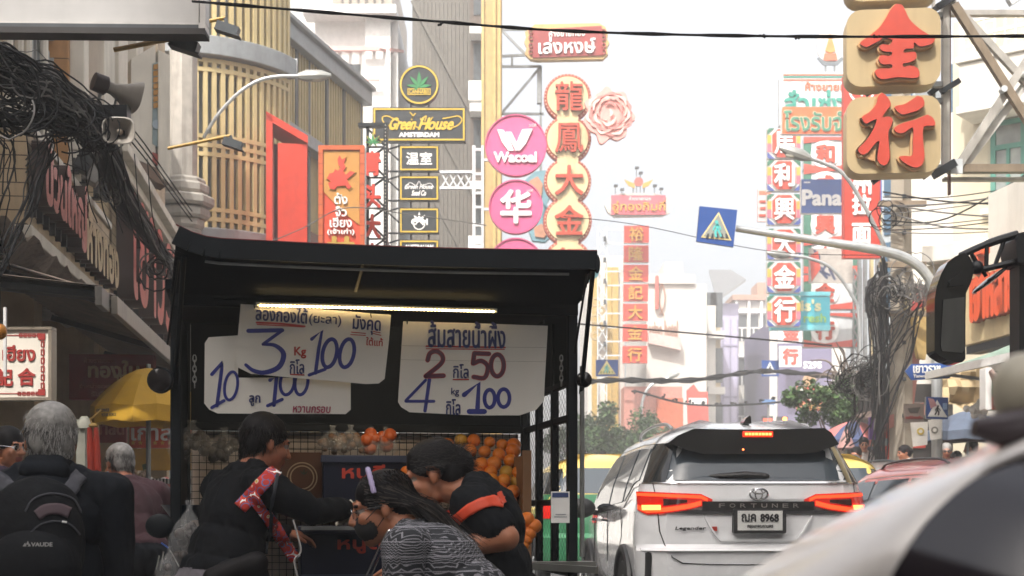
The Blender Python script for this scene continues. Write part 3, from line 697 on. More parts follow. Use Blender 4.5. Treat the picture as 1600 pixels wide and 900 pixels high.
for y in (248, 325, 400): S.rect('arm', 756, y, 772, y + 4, -.03, .03, WTR)
S.done()
def pinkdisc(cy, r, label, nm='round_sign'):
    S = Sign(nm, label, 'sign', 806, cy, 30.4, group='pink round signs'); S.disc('panel', 806, cy, r, 0, .18, PINK, 56, side=PINKE); S.ring('rim', 806, cy, r - 1.6, r + .3, -.03, -.001, PINKE, 56); return S
S = pinkdisc(227, 48, 'topmost pink round sign with a white winged emblem and Latin wordmark')
S.poly('emblem', [(777, 203), (787, 204), (797, 222), (803, 236), (794, 236), (784, 222)], -.05, -.001, WHITEP); S.poly('emblem', [(790, 207), (799, 207), (806, 221), (812, 234), (806, 236), (802, 229)], -.053, -.001, WHITEP); S.poly('emblem', [(804, 236), (806, 227), (812, 212), (816, 203), (832, 202), (822, 224), (812, 236)], -.05, -.001, WHITEP)
S.text('lettering', 'Wacoal', 805, 246, 66, 15, WHITEP, -.001, .04, .9); S.text('lettering', 'วาโก้', 832, 196, 11, 5, WHITEP, -.001, .02); S.done()
S = pinkdisc(323, 42, 'middle pink round sign bearing one white Chinese character')
S.text('lettering', '华', 806, 323, 46, 50, WHITEP, -.001, .04, 1.6); S.text('lettering', 'วาโก้', 828, 298, 9, 4, WHITEP, -.001, .02); S.done()
S = pinkdisc(415, 43, 'lowest pink round sign, mostly hidden by the black awning'); S.text('lettering', '歌', 806, 418, 46, 50, WHITEP, -.001, .04, 1.4); S.done()

# Thai name plate, gourd shaped sign, peony and blue bird sculpture
MAR = mat('maroon_sign', '#8e2f2a', .5, var=.12, dirt=.1); CRG = mat('cream_gold', '#c2a065', .5, var=.1)
S = Sign('name_plate_sign', 'maroon plate with scrolled gold corners and white Thai lettering high over the street', 'sign', 886, 66, 42, R(-4))
S.poly('border', [(826, 46), (836, 38), (936, 36), (946, 42), (950, 52), (948, 60), (952, 66), (948, 74), (950, 84), (942, 92), (838, 94), (828, 92), (820, 84), (823, 74), (819, 66), (822, 58), (820, 50)], 0, .25, CRG)
S.poly('panel', [(834, 47), (940, 41), (943, 87), (832, 91)], -.05, -.001, MAR)
for sx in (830, 943):
    for y in (50, 60, 72, 82): S.ring('scroll', sx, y, 2.4, 4.2, -.06, -.001, MAR, 14)
S.text('lettering', 'ห้างขายทอง', 886, 53, 56, 11, WHITEP, -.051, .03, .15); S.text('lettering', 'เล่งหงษ์', 886, 72, 88, 27, WHITEP, -.051, .05, .6, side=MAR); S.done()
S = Sign('wall_bracket', 'thin grey steel bracket holding the maroon plate and gourd sign off the pylon', 'bracket', 815, 150, 42.6)
for p, q in (((783, 46), (828, 46)), ((783, 88), (822, 86)), ((783, 46), (822, 86)), ((783, 104), (845, 104)), ((845, 104), (845, 180)), ((783, 178), (850, 178)), ((783, 178), (845, 104)), ((783, 250), (845, 250)), ((845, 180), (845, 380)), ((800, 88), (800, 104)), ((850, 155), (858, 152)), ((845, 230), (860, 226))): S.bar('bar', p, q, .07, GALV, 0)
S.rect('box', 839, 112, 845, 162, -.1, .1, GALV); S.done()
BEI = mat('beige_enamel', '#cdb88c', .45, var=.1, dirt=.25); GORR = mat('gourd_rim', '#a5493a', .5, var=.1); ORL = mat('orange_red_letter', '#b23c20', .45, var=.15, dirt=.2)
S = Sign('gourd_sign', 'tall cream sign of stacked circles with orange Chinese characters', 'sign', 888, 260, 40)
cy = [152, 217, 283, 345, 411]
for k, y in enumerate(cy):
    S.disc('panel', 887, y, 37 if k < 3 else 38, .02 + k * .004, .3, GORR, 48); S.disc('panel', 887, y, 32 if k < 3 else 33, -.03 - k * .003, .019 + k * .003, BEI, 48)
    for q in range(40):
        a = q * math.pi / 20; x, z = 887 + 35.3 * math.cos(a), y + 35.3 * math.sin(a)
        if all(abs(y - c) < 1 or (x - 887) ** 2 + (z - c) ** 2 > 36 ** 2 for c in cy): S.disc('bulb', x, z, .9, -.03, .01, mat('pale_bulb', '#d8c9a8', .4), 6)
for y in cy[:-1]: S.rect('panel', 871, y + 16, 903, y + 50, -.0285, .01, BEI)
for tx, y in zip('龍鳳大金行', cy): S.text('lettering', tx, 889, y, 43, 45, ORL, -.05, .1, .45 if tx in '龍鳳' else .9, side=mat('letter_edge_brown', '#7f3a26', .5))
S.done()
S = Sign('peony_sculpture', 'pale pink peony sculpture fixed beside the top circles of the gourd sign', 'sculpture', 952, 180, 39.5)
PEO = mat('peony_pink', '#d99a90', .6, var=.12, scale=3); PEL = mat('peony_pale', '#e6bab0', .6, var=.08); PED = mat('peony_deep', '#c47a72', .6)
out = []
for k in range(72):
    a = k * math.pi / 36; r = 1 + .10 * math.sin(a * 7 + 1) + .05 * math.sin(a * 11); out.append((951 + 37 * r * math.cos(a), 179 + 39 * r * math.sin(a) * (1 if math.sin(a) < 0 else 1.08)))
S.poly('base', out, -.04, .14, PEO)
rnd = random.Random(3)
for k in range(34):
    a = k * 2.4; r = 3.2 + 5.0 * math.sqrt(k); x, y = 951 + r * math.cos(a) + rnd.uniform(-3, 3), 178 + r * math.sin(a) + rnd.uniform(-3, 3); w = 5 + .22 * r; t_ = a + 1.57
    S.stroke('petal', [(x - w * math.cos(t_), y - w * math.sin(t_)), (x + w * .45 * math.cos(a), y + w * .45 * math.sin(a)), (x + w * math.cos(t_), y + w * math.sin(t_))], [1.5, 5, 1.5], (PEL, PEO, PED)[k % 3], -.041 - .0015 * (34 - k), .03)
S.done()
S = Sign('bird_sculpture', 'blue and orange painted bird relief peeking out behind the pink discs', 'sculpture', 848, 320, 41)
BL1 = mat('bird_blue', '#6f9aa6', .5, var=.2, scale=3); BL2 = mat('bird_orange', '#b9866a', .5, var=.2)
S.poly('body', [(820, 282), (835, 268), (852, 266), (861, 276), (856, 290), (862, 304), (854, 318), (860, 330), (850, 344), (862, 352), (866, 366), (852, 378), (832, 376), (826, 360), (838, 340), (830, 318), (838, 300)], 0, .25, BL1)
S.poly('wing', [(826, 284), (840, 276), (848, 288), (846, 306), (838, 312), (834, 298)], -.05, -.001, BL2); S.poly('wing', [(834, 356), (846, 350), (858, 360), (850, 372), (836, 370)], -.05, -.001, BL2)
for k in range(4): S.stroke('feather', [(842 + k * 4, 314 + k * 4), (852 + k * 2, 322 + k * 5), (848, 336 + k * 4)], 2, mat('bird_teal', '#4f7f8d', .5), -.01)
S.done(bevel=.02)
# teal banner edge beside the awning
S = Sign('teal_banner', 'edge of a teal hanging banner just past the awning corner', 'banner', 930, 440, 41); S.poly('cloth', [(918, 420), (938, 420), (934, 432), (920, 442)], 0, .05, mat('teal_cloth', '#4fa0ab', .7)); S.done()
# ------------------------------------------------------------------ the far end of the street
PLATE = mat('red_plate', '#c73a26', .5, var=.1, dirt=.15); PLG = mat('gold_letter', '#c98f2c', .4, var=.1)
S = Sign('shop_name_sign', 'faint pink and gold scrolled sign with a winged emblem on top', 'sign', 998, 320, 66)
S.poly('border', [(945, 320), (950, 310), (960, 304), (975, 301), (1020, 301), (1036, 304), (1048, 310), (1053, 320), (1048, 331), (1036, 337), (960, 338), (950, 331)], .1, .4, mat('pale_silver', '#bdb6ac', .5)); S.rect('panel', 955, 305, 1040, 335, 0, .09, mat('pink_red_panel', '#cf5560', .5))
S.text('lettering', 'อู่ทองกิมกี่', 998, 324, 82, 19, PLG, -.001, .08, .3); S.text('lettering', 'ห้างขายทอง', 1000, 310, 34, 6, WHITEP, -.001, .02)
S.disc('emblem', 998, 284, 7, -.02, .1, mat('emblem_red', '#b8574a', .5), 20)
S.poly('wing', [(992, 287), (975, 280), (982, 290), (992, 294)], 0, .1, GOLD); S.poly('wing', [(1004, 287), (1021, 280), (1014, 290), (1004, 294)], 0, .1, GOLD)
for x, y in ((962, 291), (972, 297), (1023, 291), (1033, 296), (1001, 271), (995, 263)): S.rect('lamp', x - 3, y - 1.5, x + 3, y + 1, -.2, .1, DKF); S.bar('stem', (x, y), (x, 302), .04, GALV, .2)
for x in (990, 1007): S.bar('stem', (x, 290), (x, 302), .06, GALV, .2)
S.done()
S = Sign('red_plate_column', 'column of seven red plates with gold Chinese characters on a white lattice mast', 'sign', 993, 460, 68)
for k, (tx, y) in enumerate(zip('裕隆金記大金行', (366, 396.5, 427, 457.5, 488, 520, 554))):
    x = 994.5 - k * .4; S.rect('plate', x - 19.5, y - 13.3, x + 19.5, y + 13.3, 0, .35, PLATE, side=WHITE); S.text('lettering', tx, x - .5, y, 22, 21, PLG, -.001, .1, .35)
for x in (934, 948): S.rect('mast', x, 352, x + 1.6, 660, .4, .5, WTR)
for k in range(12):
    y = 352 + k * 22; S.bar('lattice', (935, y), (949, y + 22), .05, WTR, .45); S.bar('lattice', (949, y), (935, y + 22), .05, WTR, .5)
    if k < 10: S.bar('arm', (949, y + 4), (976, y + 4), .06, WTR, .4)
for k in range(6): S.rect('lamp', 943.5, 368 + k * 33, 947.5, 375 + k * 33, .2, .4, DKF)
S.done()
def stripes(s, w, z):
    for x, m in ((-.3, 'a'), (.06, 'b'), (.24, 'c')):
        b = MB(); b.bx(w * x - .16, w * x + .16, -.2, -.001, 2.4, z - .6); b.build('mustard_rib', mat('pylon_stripe', '#b3954e', .6), s)
    b = MB(); b.bx(-w / 2 - .2, w / 2 + .2, -.5, -.001, 1.9, 2.6); b.build('ledge', mat('mustard_ledge', '#b08a4a', .6), s)
    b = MB(); b.bx(-w * .3, -w * .08, -.23, -.205, 3.4, 3.8); b.build('green_plate', mat('green_plate', '#4c8a72', .5), s)
WH2 = mat('white_far_wall', '#c9c4bc', .8, var=.12, scale=.5, dirt=.2)
tower('striped_shop', 'white shop building with mustard vertical ribs at the far bend', 918, 976, 400, 72, WH2, 8, detail=stripes)
S = Sign('gold_scroll_sign', 'faded gold scrollwork sign on the lattice beside the striped shop', 'sign', 934, 500, 71)
for k in range(5): S.ring('scroll', 930 + (k % 2) * 8, 472 + k * 13, 4, 7.5, -.1, .1, mat('pale_gold', '#b09a6c', .5), 16)
S.done()
def whitebig(s, w, z):
    X = lambda p: (p - 1057) * 78 / FPX
    Z = lambda p: CAM_H + (HOR - p) * 78 / FPX
    b = MB(); b.bx(X(1023), X(1028), -.35, -.001, Z(484), Z(432)); b.build('red_fin', mat('fin_red', '#c2564a', .5), s)
    cop = mat('copper_letter', '#a8806c', .45, .3); b = MB()
    for sg in (-1, 1): b.strip([(q[0], q[1]) for q in smooth_line([(X(1034), Z(442)), (X(1034 + 4 * sg), Z(456)), (X(1034 + 4 * sg), Z(472)), (X(1034), Z(488))], 6)], .06, -.15, -.001)
    b.strip([(X(1031), Z(491)), (X(1034), Z(487)), (X(1037), Z(493))], .06, -.15, -.001); b.build('emblem', cop, s)
    b = MB(); b.text('asino hotel', X(1036), Z(514), X(1058) - X(1013), .9, -.001, .12, .01, 0); b.build('lettering', cop, s)
    b = MB(); b.poly([(X(1012), Z(522)), (X(1062), Z(530)), (X(1062), Z(549)), (X(1012), Z(538))], -.6, -.001); b.build('canopy', mat('pink_canopy', '#c9b0a8', .6), s)
    b = MB(); b.bx(-w / 2 - .1, w * .3, -.2, 5, z, z + .5); b.bx(-w / 2 + 1, w * .1, 0, 5, z + .5, z + 1.2); b.build('parapet', WH2, s)
tower('white_block', 'big plain white block with copper coloured lettering and a red fin', 1010, 1104, 444, 78, WH2, 14, detail=whitebig)
def pinkb(s, w, z):
    b = MB(); b.bx(w * .05, w / 2, -.4, -.001, 1, z - .6); b.build('orange_panel', mat('orange_render', '#b9603f', .8), s)
    b = MB(); b.bx(-w * .2, w * .32, -.8, -.4, z * .42, z * .48); b.build('lit_strip', mat('red_led', '#c2452f', .5, emit='#ff5a30', estr=.8), s)
    for k in range(3):
        b = MB(); b.bx(-w * .42 + k * 1.3, -w * .42 + k * 1.3 + .8, -.03, .05, .3, 2.3); b.build('shop_window', WIN, s)
tower('pink_shop', 'low salmon pink shop building below the white block', 975, 1066, 604, 70, mat('salmon_render', '#c08475', .8, dirt=.2), 7, detail=pinkb)
S = Sign('red_banner', 'tall pale red banner with a white band outside the cream shophouse', 'banner', 1090, 650, 66); S.poly('cloth', [(1073, 610), (1084, 600), (1092, 612), (1106, 612), (1108, 690), (1076, 690)], 0, .15, mat('pale_red_banner', '#c0564a', .7)); S.rect('band', 1076, 622, 1104, 632, -.02, -.001, WHITEP); S.done()
def cream(s, w, z):
    for r in range(4):
        for c in range(2):
            b = MB(); x = -w * .22 + c * w * .42; b.bx(x - .35, x + .35, -.04, .1, 2.2 + r * 3.2, 4.2 + r * 3.2); b.build('window', WIN, s)
        b = MB(); b.bx(-w / 2, w / 2 + .15, -.7, -.001, 1.5 + r * 3.2, 1.9 + r * 3.2); b.build('balcony', WH2, s)
    b = MB(); b.bx(-w / 2, -w / 2 + .5, -.2, -.001, 1.9, z); b.build('pier', WH2, s)
tower('cream_shophouse', 'narrow cream shophouse with stacked balconies beside the lilac block', 1104, 1126, 478, 82, mat('cream_far', '#b9a98c', .8, dirt=.3), 8, detail=cream)
def grey(s, w, z):
    for r in range(3):
        b = MB(); b.bx(-w * .4, w * .4, -.05, .1, z - 2.4 - r * 3, z - .8 - r * 3); b.build('window', WIN, s)
tower('grey_shophouse', 'grey weathered shophouse with a dark top floor gallery', 1102, 1124, 462, 88, mat('grey_far', '#98938a', .8, dirt=.5), 8, detail=grey)
def lil(s, w, z):
    b = MB()
    for r in range(4): b.bx(-w * .18, w * .5, -.06, -.001, z - 2.6 - r * 3.1, z - 2.5 - r * 3.1)
    for c in (-.18, .14, .46): b.bx(w * c - .04, w * c + .04, -.08, -.061, 2, z - 1)
    b.build('panel_joint', mat('lilac_joint', '#8f8aa3', .7), s)
    b = MB(); b.add([(-w * .5, -.6, z), (w * .65, -1.4, z + 1.1), (w * .5, 3, z + 2.4), (-w * .5, 3, z + 2.4), (-w * .5, -.6, z + .15), (w * .65, -1.4, z + 1.25), (w * .5, 3, z + 2.55), (-w * .5, 3, z + 2.55)], [(0, 1, 2, 3), (7, 6, 5, 4), (0, 4, 5, 1), (1, 5, 6, 2)]); b.build('roof', mat('zinc_roof', '#7e7f80', .5, .3), s)
tower('lilac_block', 'pale lilac block with a tilted zinc roof', 1118, 1154, 474, 86, mat('lilac_render', '#b1acc4', .8, var=.1, dirt=.15), 8, detail=lil)
def gridb(s, w, z):
    Y = 95
    for r in range(4):
        z1 = CAM_H + (HOR - (492 + r * 69)) * Y / FPX; z0 = z1 - 1.75
        for c in range(3):
            x0 = -w / 2 + .15 + c * (w - .3) / 3; x1 = x0 + (w - .3) / 3 - .14
            b = MB(); b.bx(x0, x1, -.02, .1, z0, z1 + .0); o = b.build('window', WIN, s)
            f = MB(); zz = (z0 + z1) / 2; f.bx(x0, x1, -.09, -.021, zz - .04, zz + .04); f.bx((x0 + x1) / 2 - .04, (x0 + x1) / 2 + .04, -.085, -.021, z0, zz - .045); f.build('frame', WHITE, o)
    b = MB()
    for c in range(4): x = -w / 2 + .08 + c * (w - .16) / 3; b.bx(x - .08, x + .08, -.3, -.001, 0, z)
    for r in range(5): zz = CAM_H + (HOR - (487 + r * 69)) * Y / FPX; b.bx(-w / 2, w / 2, -.26, -.002, zz - .12, zz + .1)
    b.build('concrete_grid', WHITE, s)
    b = MB(); b.box((w * .28, -.5, z - 8.0), (.7, .4, .6)); b.lathe([(.2, 0), (.2, .03)], (w * .28, -.705, z - 8.0), 12, (0, -1, 0), 1); b.build('cooling_unit', [WHITE, DKF], s)
    b = MB(); b.bx(-w / 2 - .2, w / 2 + .2, -.4, 3, z, z + .35); b.bx(w * .1, w * .7, .5, 3, z + .36, z + 1.3); b.build('parapet', mat('terracotta_parapet', '#a98673', .8, dirt=.3), s)
tower('windowed_block', 'white four storey block with a grid of wide windows closing the street', 1148, 1210, 470, 95, WH2, 10, detail=gridb)
def purp(s, w, z):
    b = MB(); b.bx(-w / 2 - .15, -w / 2 + .3, -.12, -.001, 0, z); b.bx(w * .32, w / 2, -.1, -.001, 2, z); b.build('white_edge', WH2, s)
    b = MB(); b.bx(-w / 2, w / 2, -.5, -.001, 0, 3.9); b.build('ground_floor', WH2, s)
tower('purple_block', 'muted purple rendered building carrying the sale signs', 1206, 1320, 500, 84, mat('purple_render', '#6d6585', .8, var=.15, dirt=.2), 10, detail=purp)
S = Sign('sale_sign', 'red and cream street sign with a big white number twenty four', 'sign', 1275, 622, 80)
S.rect('panel', 1245, 603, 1274, 642, 0, .2, PLATE); S.rect('panel', 1274.3, 603, 1306, 628, .02, .2, mat('cream_panel', '#cfc39a', .6)); S.rect('panel', 1274.3, 628.3, 1312, 642, .01, .2, PLATE)
S.text('lettering', '24', 1259, 616, 23, 20, WHITEP, -.001, .03, .9); S.text('lettering', '行金記大', 1278, 635, 52, 9, PLG, -.001, .03, .6); S.text('lettering', '24 ชม.', 1288, 618, 22, 12, mat('olive_print', '#8a8a55', .6), -.001, .03, .4); S.done()
S = Sign('character_panel', 'white panel with one red Chinese character on the purple building', 'sign', 1235, 556, 82); S.rect('panel', 1218, 541, 1252, 573, 0, .2, WHITEP); S.text('lettering', '行', 1235, 557, 23, 24, ORL, -.001, .05, 1.2); S.text('phone_number', '5295', 1270, 570, 28, 10, WHITEP, .15, .1, .6); S.done()
S = Sign('character_panel', 'white panel whose red character is half hidden under the octagon column', 'sign', 1237, 525, 82); S.rect('panel', 1216, 512, 1256, 536, 0, .2, WHITEP); S.text('lettering', '金', 1236, 520, 24, 22, ORL, -.001, .05, 1.2); S.done()
S = Sign('round_emblem', 'small tan circular emblem above the red number sign', 'sign', 1265, 594, 82); S.disc('disc', 1265, 594, 10, 0, .15, mat('tan_emblem', '#b98f62', .5), 20); S.done()

# ------------------------------------------------------------------ hanging signs on the east side
OCR = mat('octagon_red', '#bf3f28', .5, var=.08); OCW = mat('octagon_white', '#cfccc6', .5, dirt=.1); OCY = mat('octagon_yellow', '#c9a23e', .5); OCG = mat('octagon_green', '#2f6b50', .5); OCB = mat('octagon_blue', '#3d4f92', .5); OCP = mat('octagon_pink', '#c2697a', .5)
S = Sign('octagon_sign', 'column of red octagons with white characters and striped yellow pink and blue corners', 'sign', 1225, 355, 48)
for tx, y in zip('馬利興大金行', (224, 274, 327, 381, 433, 486)):
    w, h = 26, 24
    S.rect('panel', 1225 - w, y - h, 1225 + w, y + h, .03, .3, OCW, side=OCW)
    for sx in (-1, 1):
        S.rect('stripe', 1225 + sx * (w - 9) if sx < 0 else 1225 + 17, y - 13, 1225 + (-17 if sx < 0 else w), y, .0, .029, OCY) if False else S.poly('stripe', [(1225 + sx * 17, y - 13), (1225 + sx * w, y - 13), (1225 + sx * w, y), (1225 + sx * 17, y)], .005, .029, OCY)
        S.poly('stripe', [(1225 + sx * 17, y + .3), (1225 + sx * w, y + .3), (1225 + sx * w, y + 13), (1225 + sx * 17, y + 13)], .005, .029, OCP)
        S.poly('stripe', [(1225 + sx * 15, y - h), (1225 + sx * (w - 3), y - h), (1225 + sx * w, y - h + 3), (1225 + sx * w, y - 13.3)], .006, .028, OCG)
        S.poly('stripe', [(1225 + sx * 14, y + h), (1225 + sx * (w - 3), y + h), (1225 + sx * w, y + h - 3), (1225 + sx * w, y + 13.3)], .006, .028, OCB)
    o8 = [(-10, -22), (10, -22), (18.5, -13), (18.5, 13), (10, 22), (-10, 22), (-18.5, 13), (-18.5, -13)]
    S.poly('octagon', [(1225 + a * 1.06, y + q * 1.06) for a, q in o8], -.01, .004, OCW); S.poly('octagon', [(1225 + a, y + q) for a, q in o8], -.04, -.011, OCR)
    S.text('lettering', tx, 1225, y, 31, 34, WHITEP, -.041, .06, .55 if tx in '馬興' else 1.1)
S.done()
WB = mat('white_board', '#c4c6c6', .5, var=.08, dirt=.2); TEAL = mat('teal_print', '#2d8d7c', .5); ORP = mat('orange_print', '#cc6a4a', .5)
S = Sign('shop_board', 'pale board with teal Thai lettering and thin stripes along its top edge', 'sign', 1270, 155, 44)
S.poly('panel', [(1218, 122), (1226, 113), (1345, 112), (1345, 196), (1218, 196)], 0, .3, WB)
for y, m in ((116, ORP), (119.5, TEAL), (124, ORP)): S.rect('stripe', 1224, y, 1345, y + 2, -.02, -.001, m)
S.text('lettering', 'ห้างขายทอง', 1300, 135, 84, 13, ORP, -.001, .03, .5); S.text('lettering', 'สั่วเซ่งเฮง', 1300, 160, 150, 36, TEAL, -.001, .05, 1.0); S.done()
S = Sign('pawn_sign', 'bright orange board with green outlined Thai lettering below the pale board', 'sign', 1275, 187, 43); S.rect('panel', 1222, 167, 1350, 209, 0, .25, mat('pawn_orange', '#d86433', .5), side=WHITE)
S.text('lettering', 'โรงรับจำนำ', 1292, 189, 134, 31, mat('pawn_pale', '#b9a98c', .5), -.001, .03, 1.7); S.text('lettering', 'โรงรับจำนำ', 1292, 189, 134, 31, mat('pawn_green', '#3f7d62', .5), -.032, .02, .35); S.done()
S = Sign('crest', 'faded orange crest with a grey ribbon standing on top of the pale board', 'crest', 1297, 80, 45)
S.poly('shield', [(1276, 62), (1282, 50), (1312, 50), (1318, 62), (1316, 84), (1308, 96), (1286, 96), (1278, 84)], 0, .06, mat('crest_pale', '#c9c2bd', .5)); S.poly('flame', [(1297, 52), (1301, 66), (1305, 80), (1297, 84), (1289, 80), (1293, 66)], -.05, -.001, mat('crest_orange', '#c98a4a', .5)); S.poly('flame', [(1288, 84), (1306, 84), (1308, 95), (1286, 95)], -.05, -.001, ORP)
S.poly('ribbon', [(1276, 92), (1280, 90), (1290, 98), (1304, 98), (1314, 90), (1318, 93), (1308, 103), (1286, 103)], -.06, -.01, mat('ribbon_grey', '#6d7377', .6))
for x in (1290, 1304): S.bar('stem', (x, 103), (x, 114), .05, GALV)
S.done()
RBN = mat('ribbon_red', '#c1442f', .5, var=.1); GRN2 = mat('ribbon_green', '#2d6b55', .5)
S = Sign('banner_tower', 'lattice sign tower of repeating white panels with red ribbons and green sides', 'sign', 1290, 400, 52)
for k, (tx, y) in enumerate((('和', 242), ('成', 290), ('興', 352), ('大', 402), ('金', 458), ('行', 517))):
    S.rect('panel', 1256, y - 26, 1345, y + 26, .05, .3, WB); S.rect('panel', 1256, y - 20, 1268, y + 18, .03, .049, GRN2); S.rect('panel', 1333, y - 20, 1345, y + 18, .03, .049, GRN2)
    S.disc('disc', 1289, y - 1, 22, .0, .048, WHITEP, 30)
    S.poly('ribbon', [(1256, y - 28), (1345, y - 28), (1345, y - 20), (1300, y - 24), (1256, y - 18)], -.01, .047, RBN); S.poly('ribbon', [(1256, y + 14), (1289, y + 20), (1345, y + 12), (1345, y + 25), (1256, y + 25)], -.02, .047, RBN)
    S.text('lettering', tx, 1289, y - 1, 28, 28, ORL, -.001, .05, 1.4)
for x in (1332, 1344): S.rect('post', x, 420, x + 2.5, 640, -.05, .3, GALV)
for k in range(6): y = 420 + k * 24; S.bar('lattice', (1333, y), (1345, y + 24), .05, GALV, -.1); S.bar('lattice', (1345, y), (1333, y + 24), .05, GALV, -.12)
S.done()
S = Sign('painted_panel', 'painted panel with dark blue brush figure hung on the sign tower', 'sign', 1296, 415, 50); S.rect('panel', 1264, 388, 1332, 442, 0, .1, mat('painted_grey', '#b0a69c', .6, var=.2))
S.poly('patch', [(1265, 400), (1278, 392), (1282, 420), (1268, 440)], -.02, -.001, RBN)
for pts in (((1273, 392), (1280, 402), (1276, 412), (1284, 420)), ((1284, 410), (1290, 414), (1286, 424), (1296, 430)), ((1296, 420), (1304, 436)), ((1282, 424), (1292, 434))): S.stroke('figure', pts, 4, mat('ink_blue', '#2d3658', .6), -.002)
S.done()
S = Sign('blue_sign', 'blue sign board with large white Latin letters', 'sign', 1300, 306, 46); S.rect('panel', 1252, 280, 1370, 333, 0, .25, mat('blue_panel', '#2f5396', .45, var=.08), side=WHITE); S.text('lettering', 'Panasonic', 1319, 309, 130, 23, WHITEP, -.001, .03, 1.3); S.rect('tab', 1256, 284, 1266, 286, -.01, -.001, WHITEP); S.done()
CY = mat('cyan_panel', '#3fb2c2', .4, var=.06)
S = Sign('cyan_sign', 'bright cyan sign with cream lettering beside the lowest octagon', 'sign', 1250, 485, 49); S.rect('panel', 1203, 463, 1297, 508, 0, .2, CY); S.rect('rail', 1203, 456, 1297, 462.5, -.05, .2, mat('cyan_rail', '#6cc5cf', .4)); S.rect('rail', 1203, 508.5, 1297, 516, -.05, .2, mat('cyan_rail', '#6cc5cf'))
S.text('lettering', "is's", 1267, 477, 30, 17, mat('cream_print', '#e0dcae', .5), -.001, .03, .8); S.text('lettering', 'resh', 1273, 497, 34, 13, mat('lime_print', '#8fc26a', .5), -.001, .03, .5); S.done()
S = Sign('pink_sign', 'small faded pink sign with red character behind the octagon column', 'sign', 1196, 320, 56); S.rect('panel', 1184, 294, 1206, 346, 0, .2, mat('pale_pink_panel', '#c9b3ae', .5)); S.text('lettering', '三', 1192, 326, 11, 24, ORL, -.001, .04, .8); S.rect('strip', 1186, 298, 1204, 304, -.02, -.001, ORP); S.done()
VERM = mat('noodle_red', '#bd3019', .5, var=.08, dirt=.08)
S = Sign('noodle_banner', 'tall vermilion sign with large white Chinese characters behind the beige panels', 'sign', 1347, 260, 37); S.rect('panel', 1318, 118, 1375, 403, 0, .22, VERM)
for tx, y in (('兰', 205), ('州', 288), ('拉', 320), ('面', 365)): S.text('lettering', tx, 1346, y, 28, 30, WHITEP, -.001, .04, 1.2)
S.ring('seal', 1346, 142, 17, 20, -.04, -.001, WHITEP, 28); S.text('seal', '牛', 1346, 142, 16, 16, WHITEP, -.001, .03, .8)
for x in (1318, 1374): S.rect('edge', x - .5, 118, x + 1.5, 404, -.03, -.0005, mat('noodle_edge', '#a83422', .5))
S.done()
S = Sign('blue_strip_sign', 'small strip of blue sign visible beside the vermilion banner', 'sign', 1383, 285, 44); S.rect('panel', 1376, 276, 1392, 330, 0, .2, mat('blue_panel', '#2f5396')); S.done()
S = Sign('yellow_pylon', 'row of pale yellow and grey pipes rising behind the sign tower', 'pylon', 1362, 470, 50)
for x, m in ((1341, GALV), (1350, GALV), (1360, YEL), (1369, GALV), (1376, YEL)): S.rect('pipe', x, 300, x + 5, 790, 0, .15, m)
S.done()

# ------------------------------------------------------------------ the large beige character panels and their truss
BEP = mat('beige_panel', '#a8936c', .5, var=.07, scale=2.5, dirt=.22); BEPS = mat('beige_panel_side', '#b8a27a', .5, var=.1, dirt=.3); CHR = mat('character_red', '#b0351f', .45, var=.1, scale=9, dirt=.08); CHE = mat('character_edge', '#b98c5c', .45)
jin = [(1397, 12), (1406, 14), (1411, 22), (1418, 36), (1430, 48), (1446, 59), (1457, 64), (1454, 73), (1444, 77), (1433, 78), (1425, 72), (1424, 81), (1412, 82), (1409, 88), (1426, 87), (1428, 97), (1418, 103), (1408, 105), (1409, 110), (1420, 108), (1432, 114), (1430, 127), (1400, 126), (1374, 129), (1364, 119), (1370, 113), (1390, 112), (1389, 106), (1376, 106), (1370, 99), (1374, 92), (1388, 93), (1390, 87), (1378, 86), (1371, 80), (1376, 75), (1387, 76), (1391, 68), (1382, 65), (1380, 60), (1372, 69), (1362, 74), (1351, 79), (1341, 73), (1354, 63), (1370, 50), (1380, 36), (1388, 22)]
hang_a = [(1375, 150), (1383, 156), (1389, 168), (1382, 178), (1376, 188), (1386, 187), (1392, 193), (1388, 204), (1385, 212), (1386, 232), (1387, 252), (1379, 263), (1368, 254), (1371, 226), (1362, 232), (1353, 243), (1344, 246), (1338, 238), (1349, 226), (1360, 210), (1367, 192), (1359, 194), (1350, 198), (1344, 188), (1356, 180), (1366, 168), (1369, 156)]
hang_b = [(1430, 155), (1438, 158), (1441, 168), (1432, 177), (1420, 181), (1407, 184), (1397, 177), (1396, 171), (1410, 168), (1420, 162)]
hang_c = [(1446, 184), (1455, 190), (1457, 201), (1440, 203), (1439, 226), (1441, 250), (1436, 263), (1425, 266), (1410, 259), (1402, 250), (1411, 248), (1422, 247), (1423, 224), (1423, 204), (1410, 212), (1399, 212), (1394, 205), (1408, 197), (1426, 192)]
def grow(pts, d):
    out = []; n = len(pts); A = sum(pts[i][0] * pts[(i + 1) % n][1] - pts[(i + 1) % n][0] * pts[i][1] for i in range(n)); sg = 1 if A > 0 else -1
    for i in range(n):
        a, b_, c = Vector(pts[i - 1]), Vector(pts[i]), Vector(pts[(i + 1) % n]); t = ((b_ - a).normalized() + (c - b_).normalized())
        t = t.normalized() if t.length > 1e-6 else Vector((1, 0)); out.append((b_.x + t.y * d * sg, b_.y - t.x * d * sg))
    return out
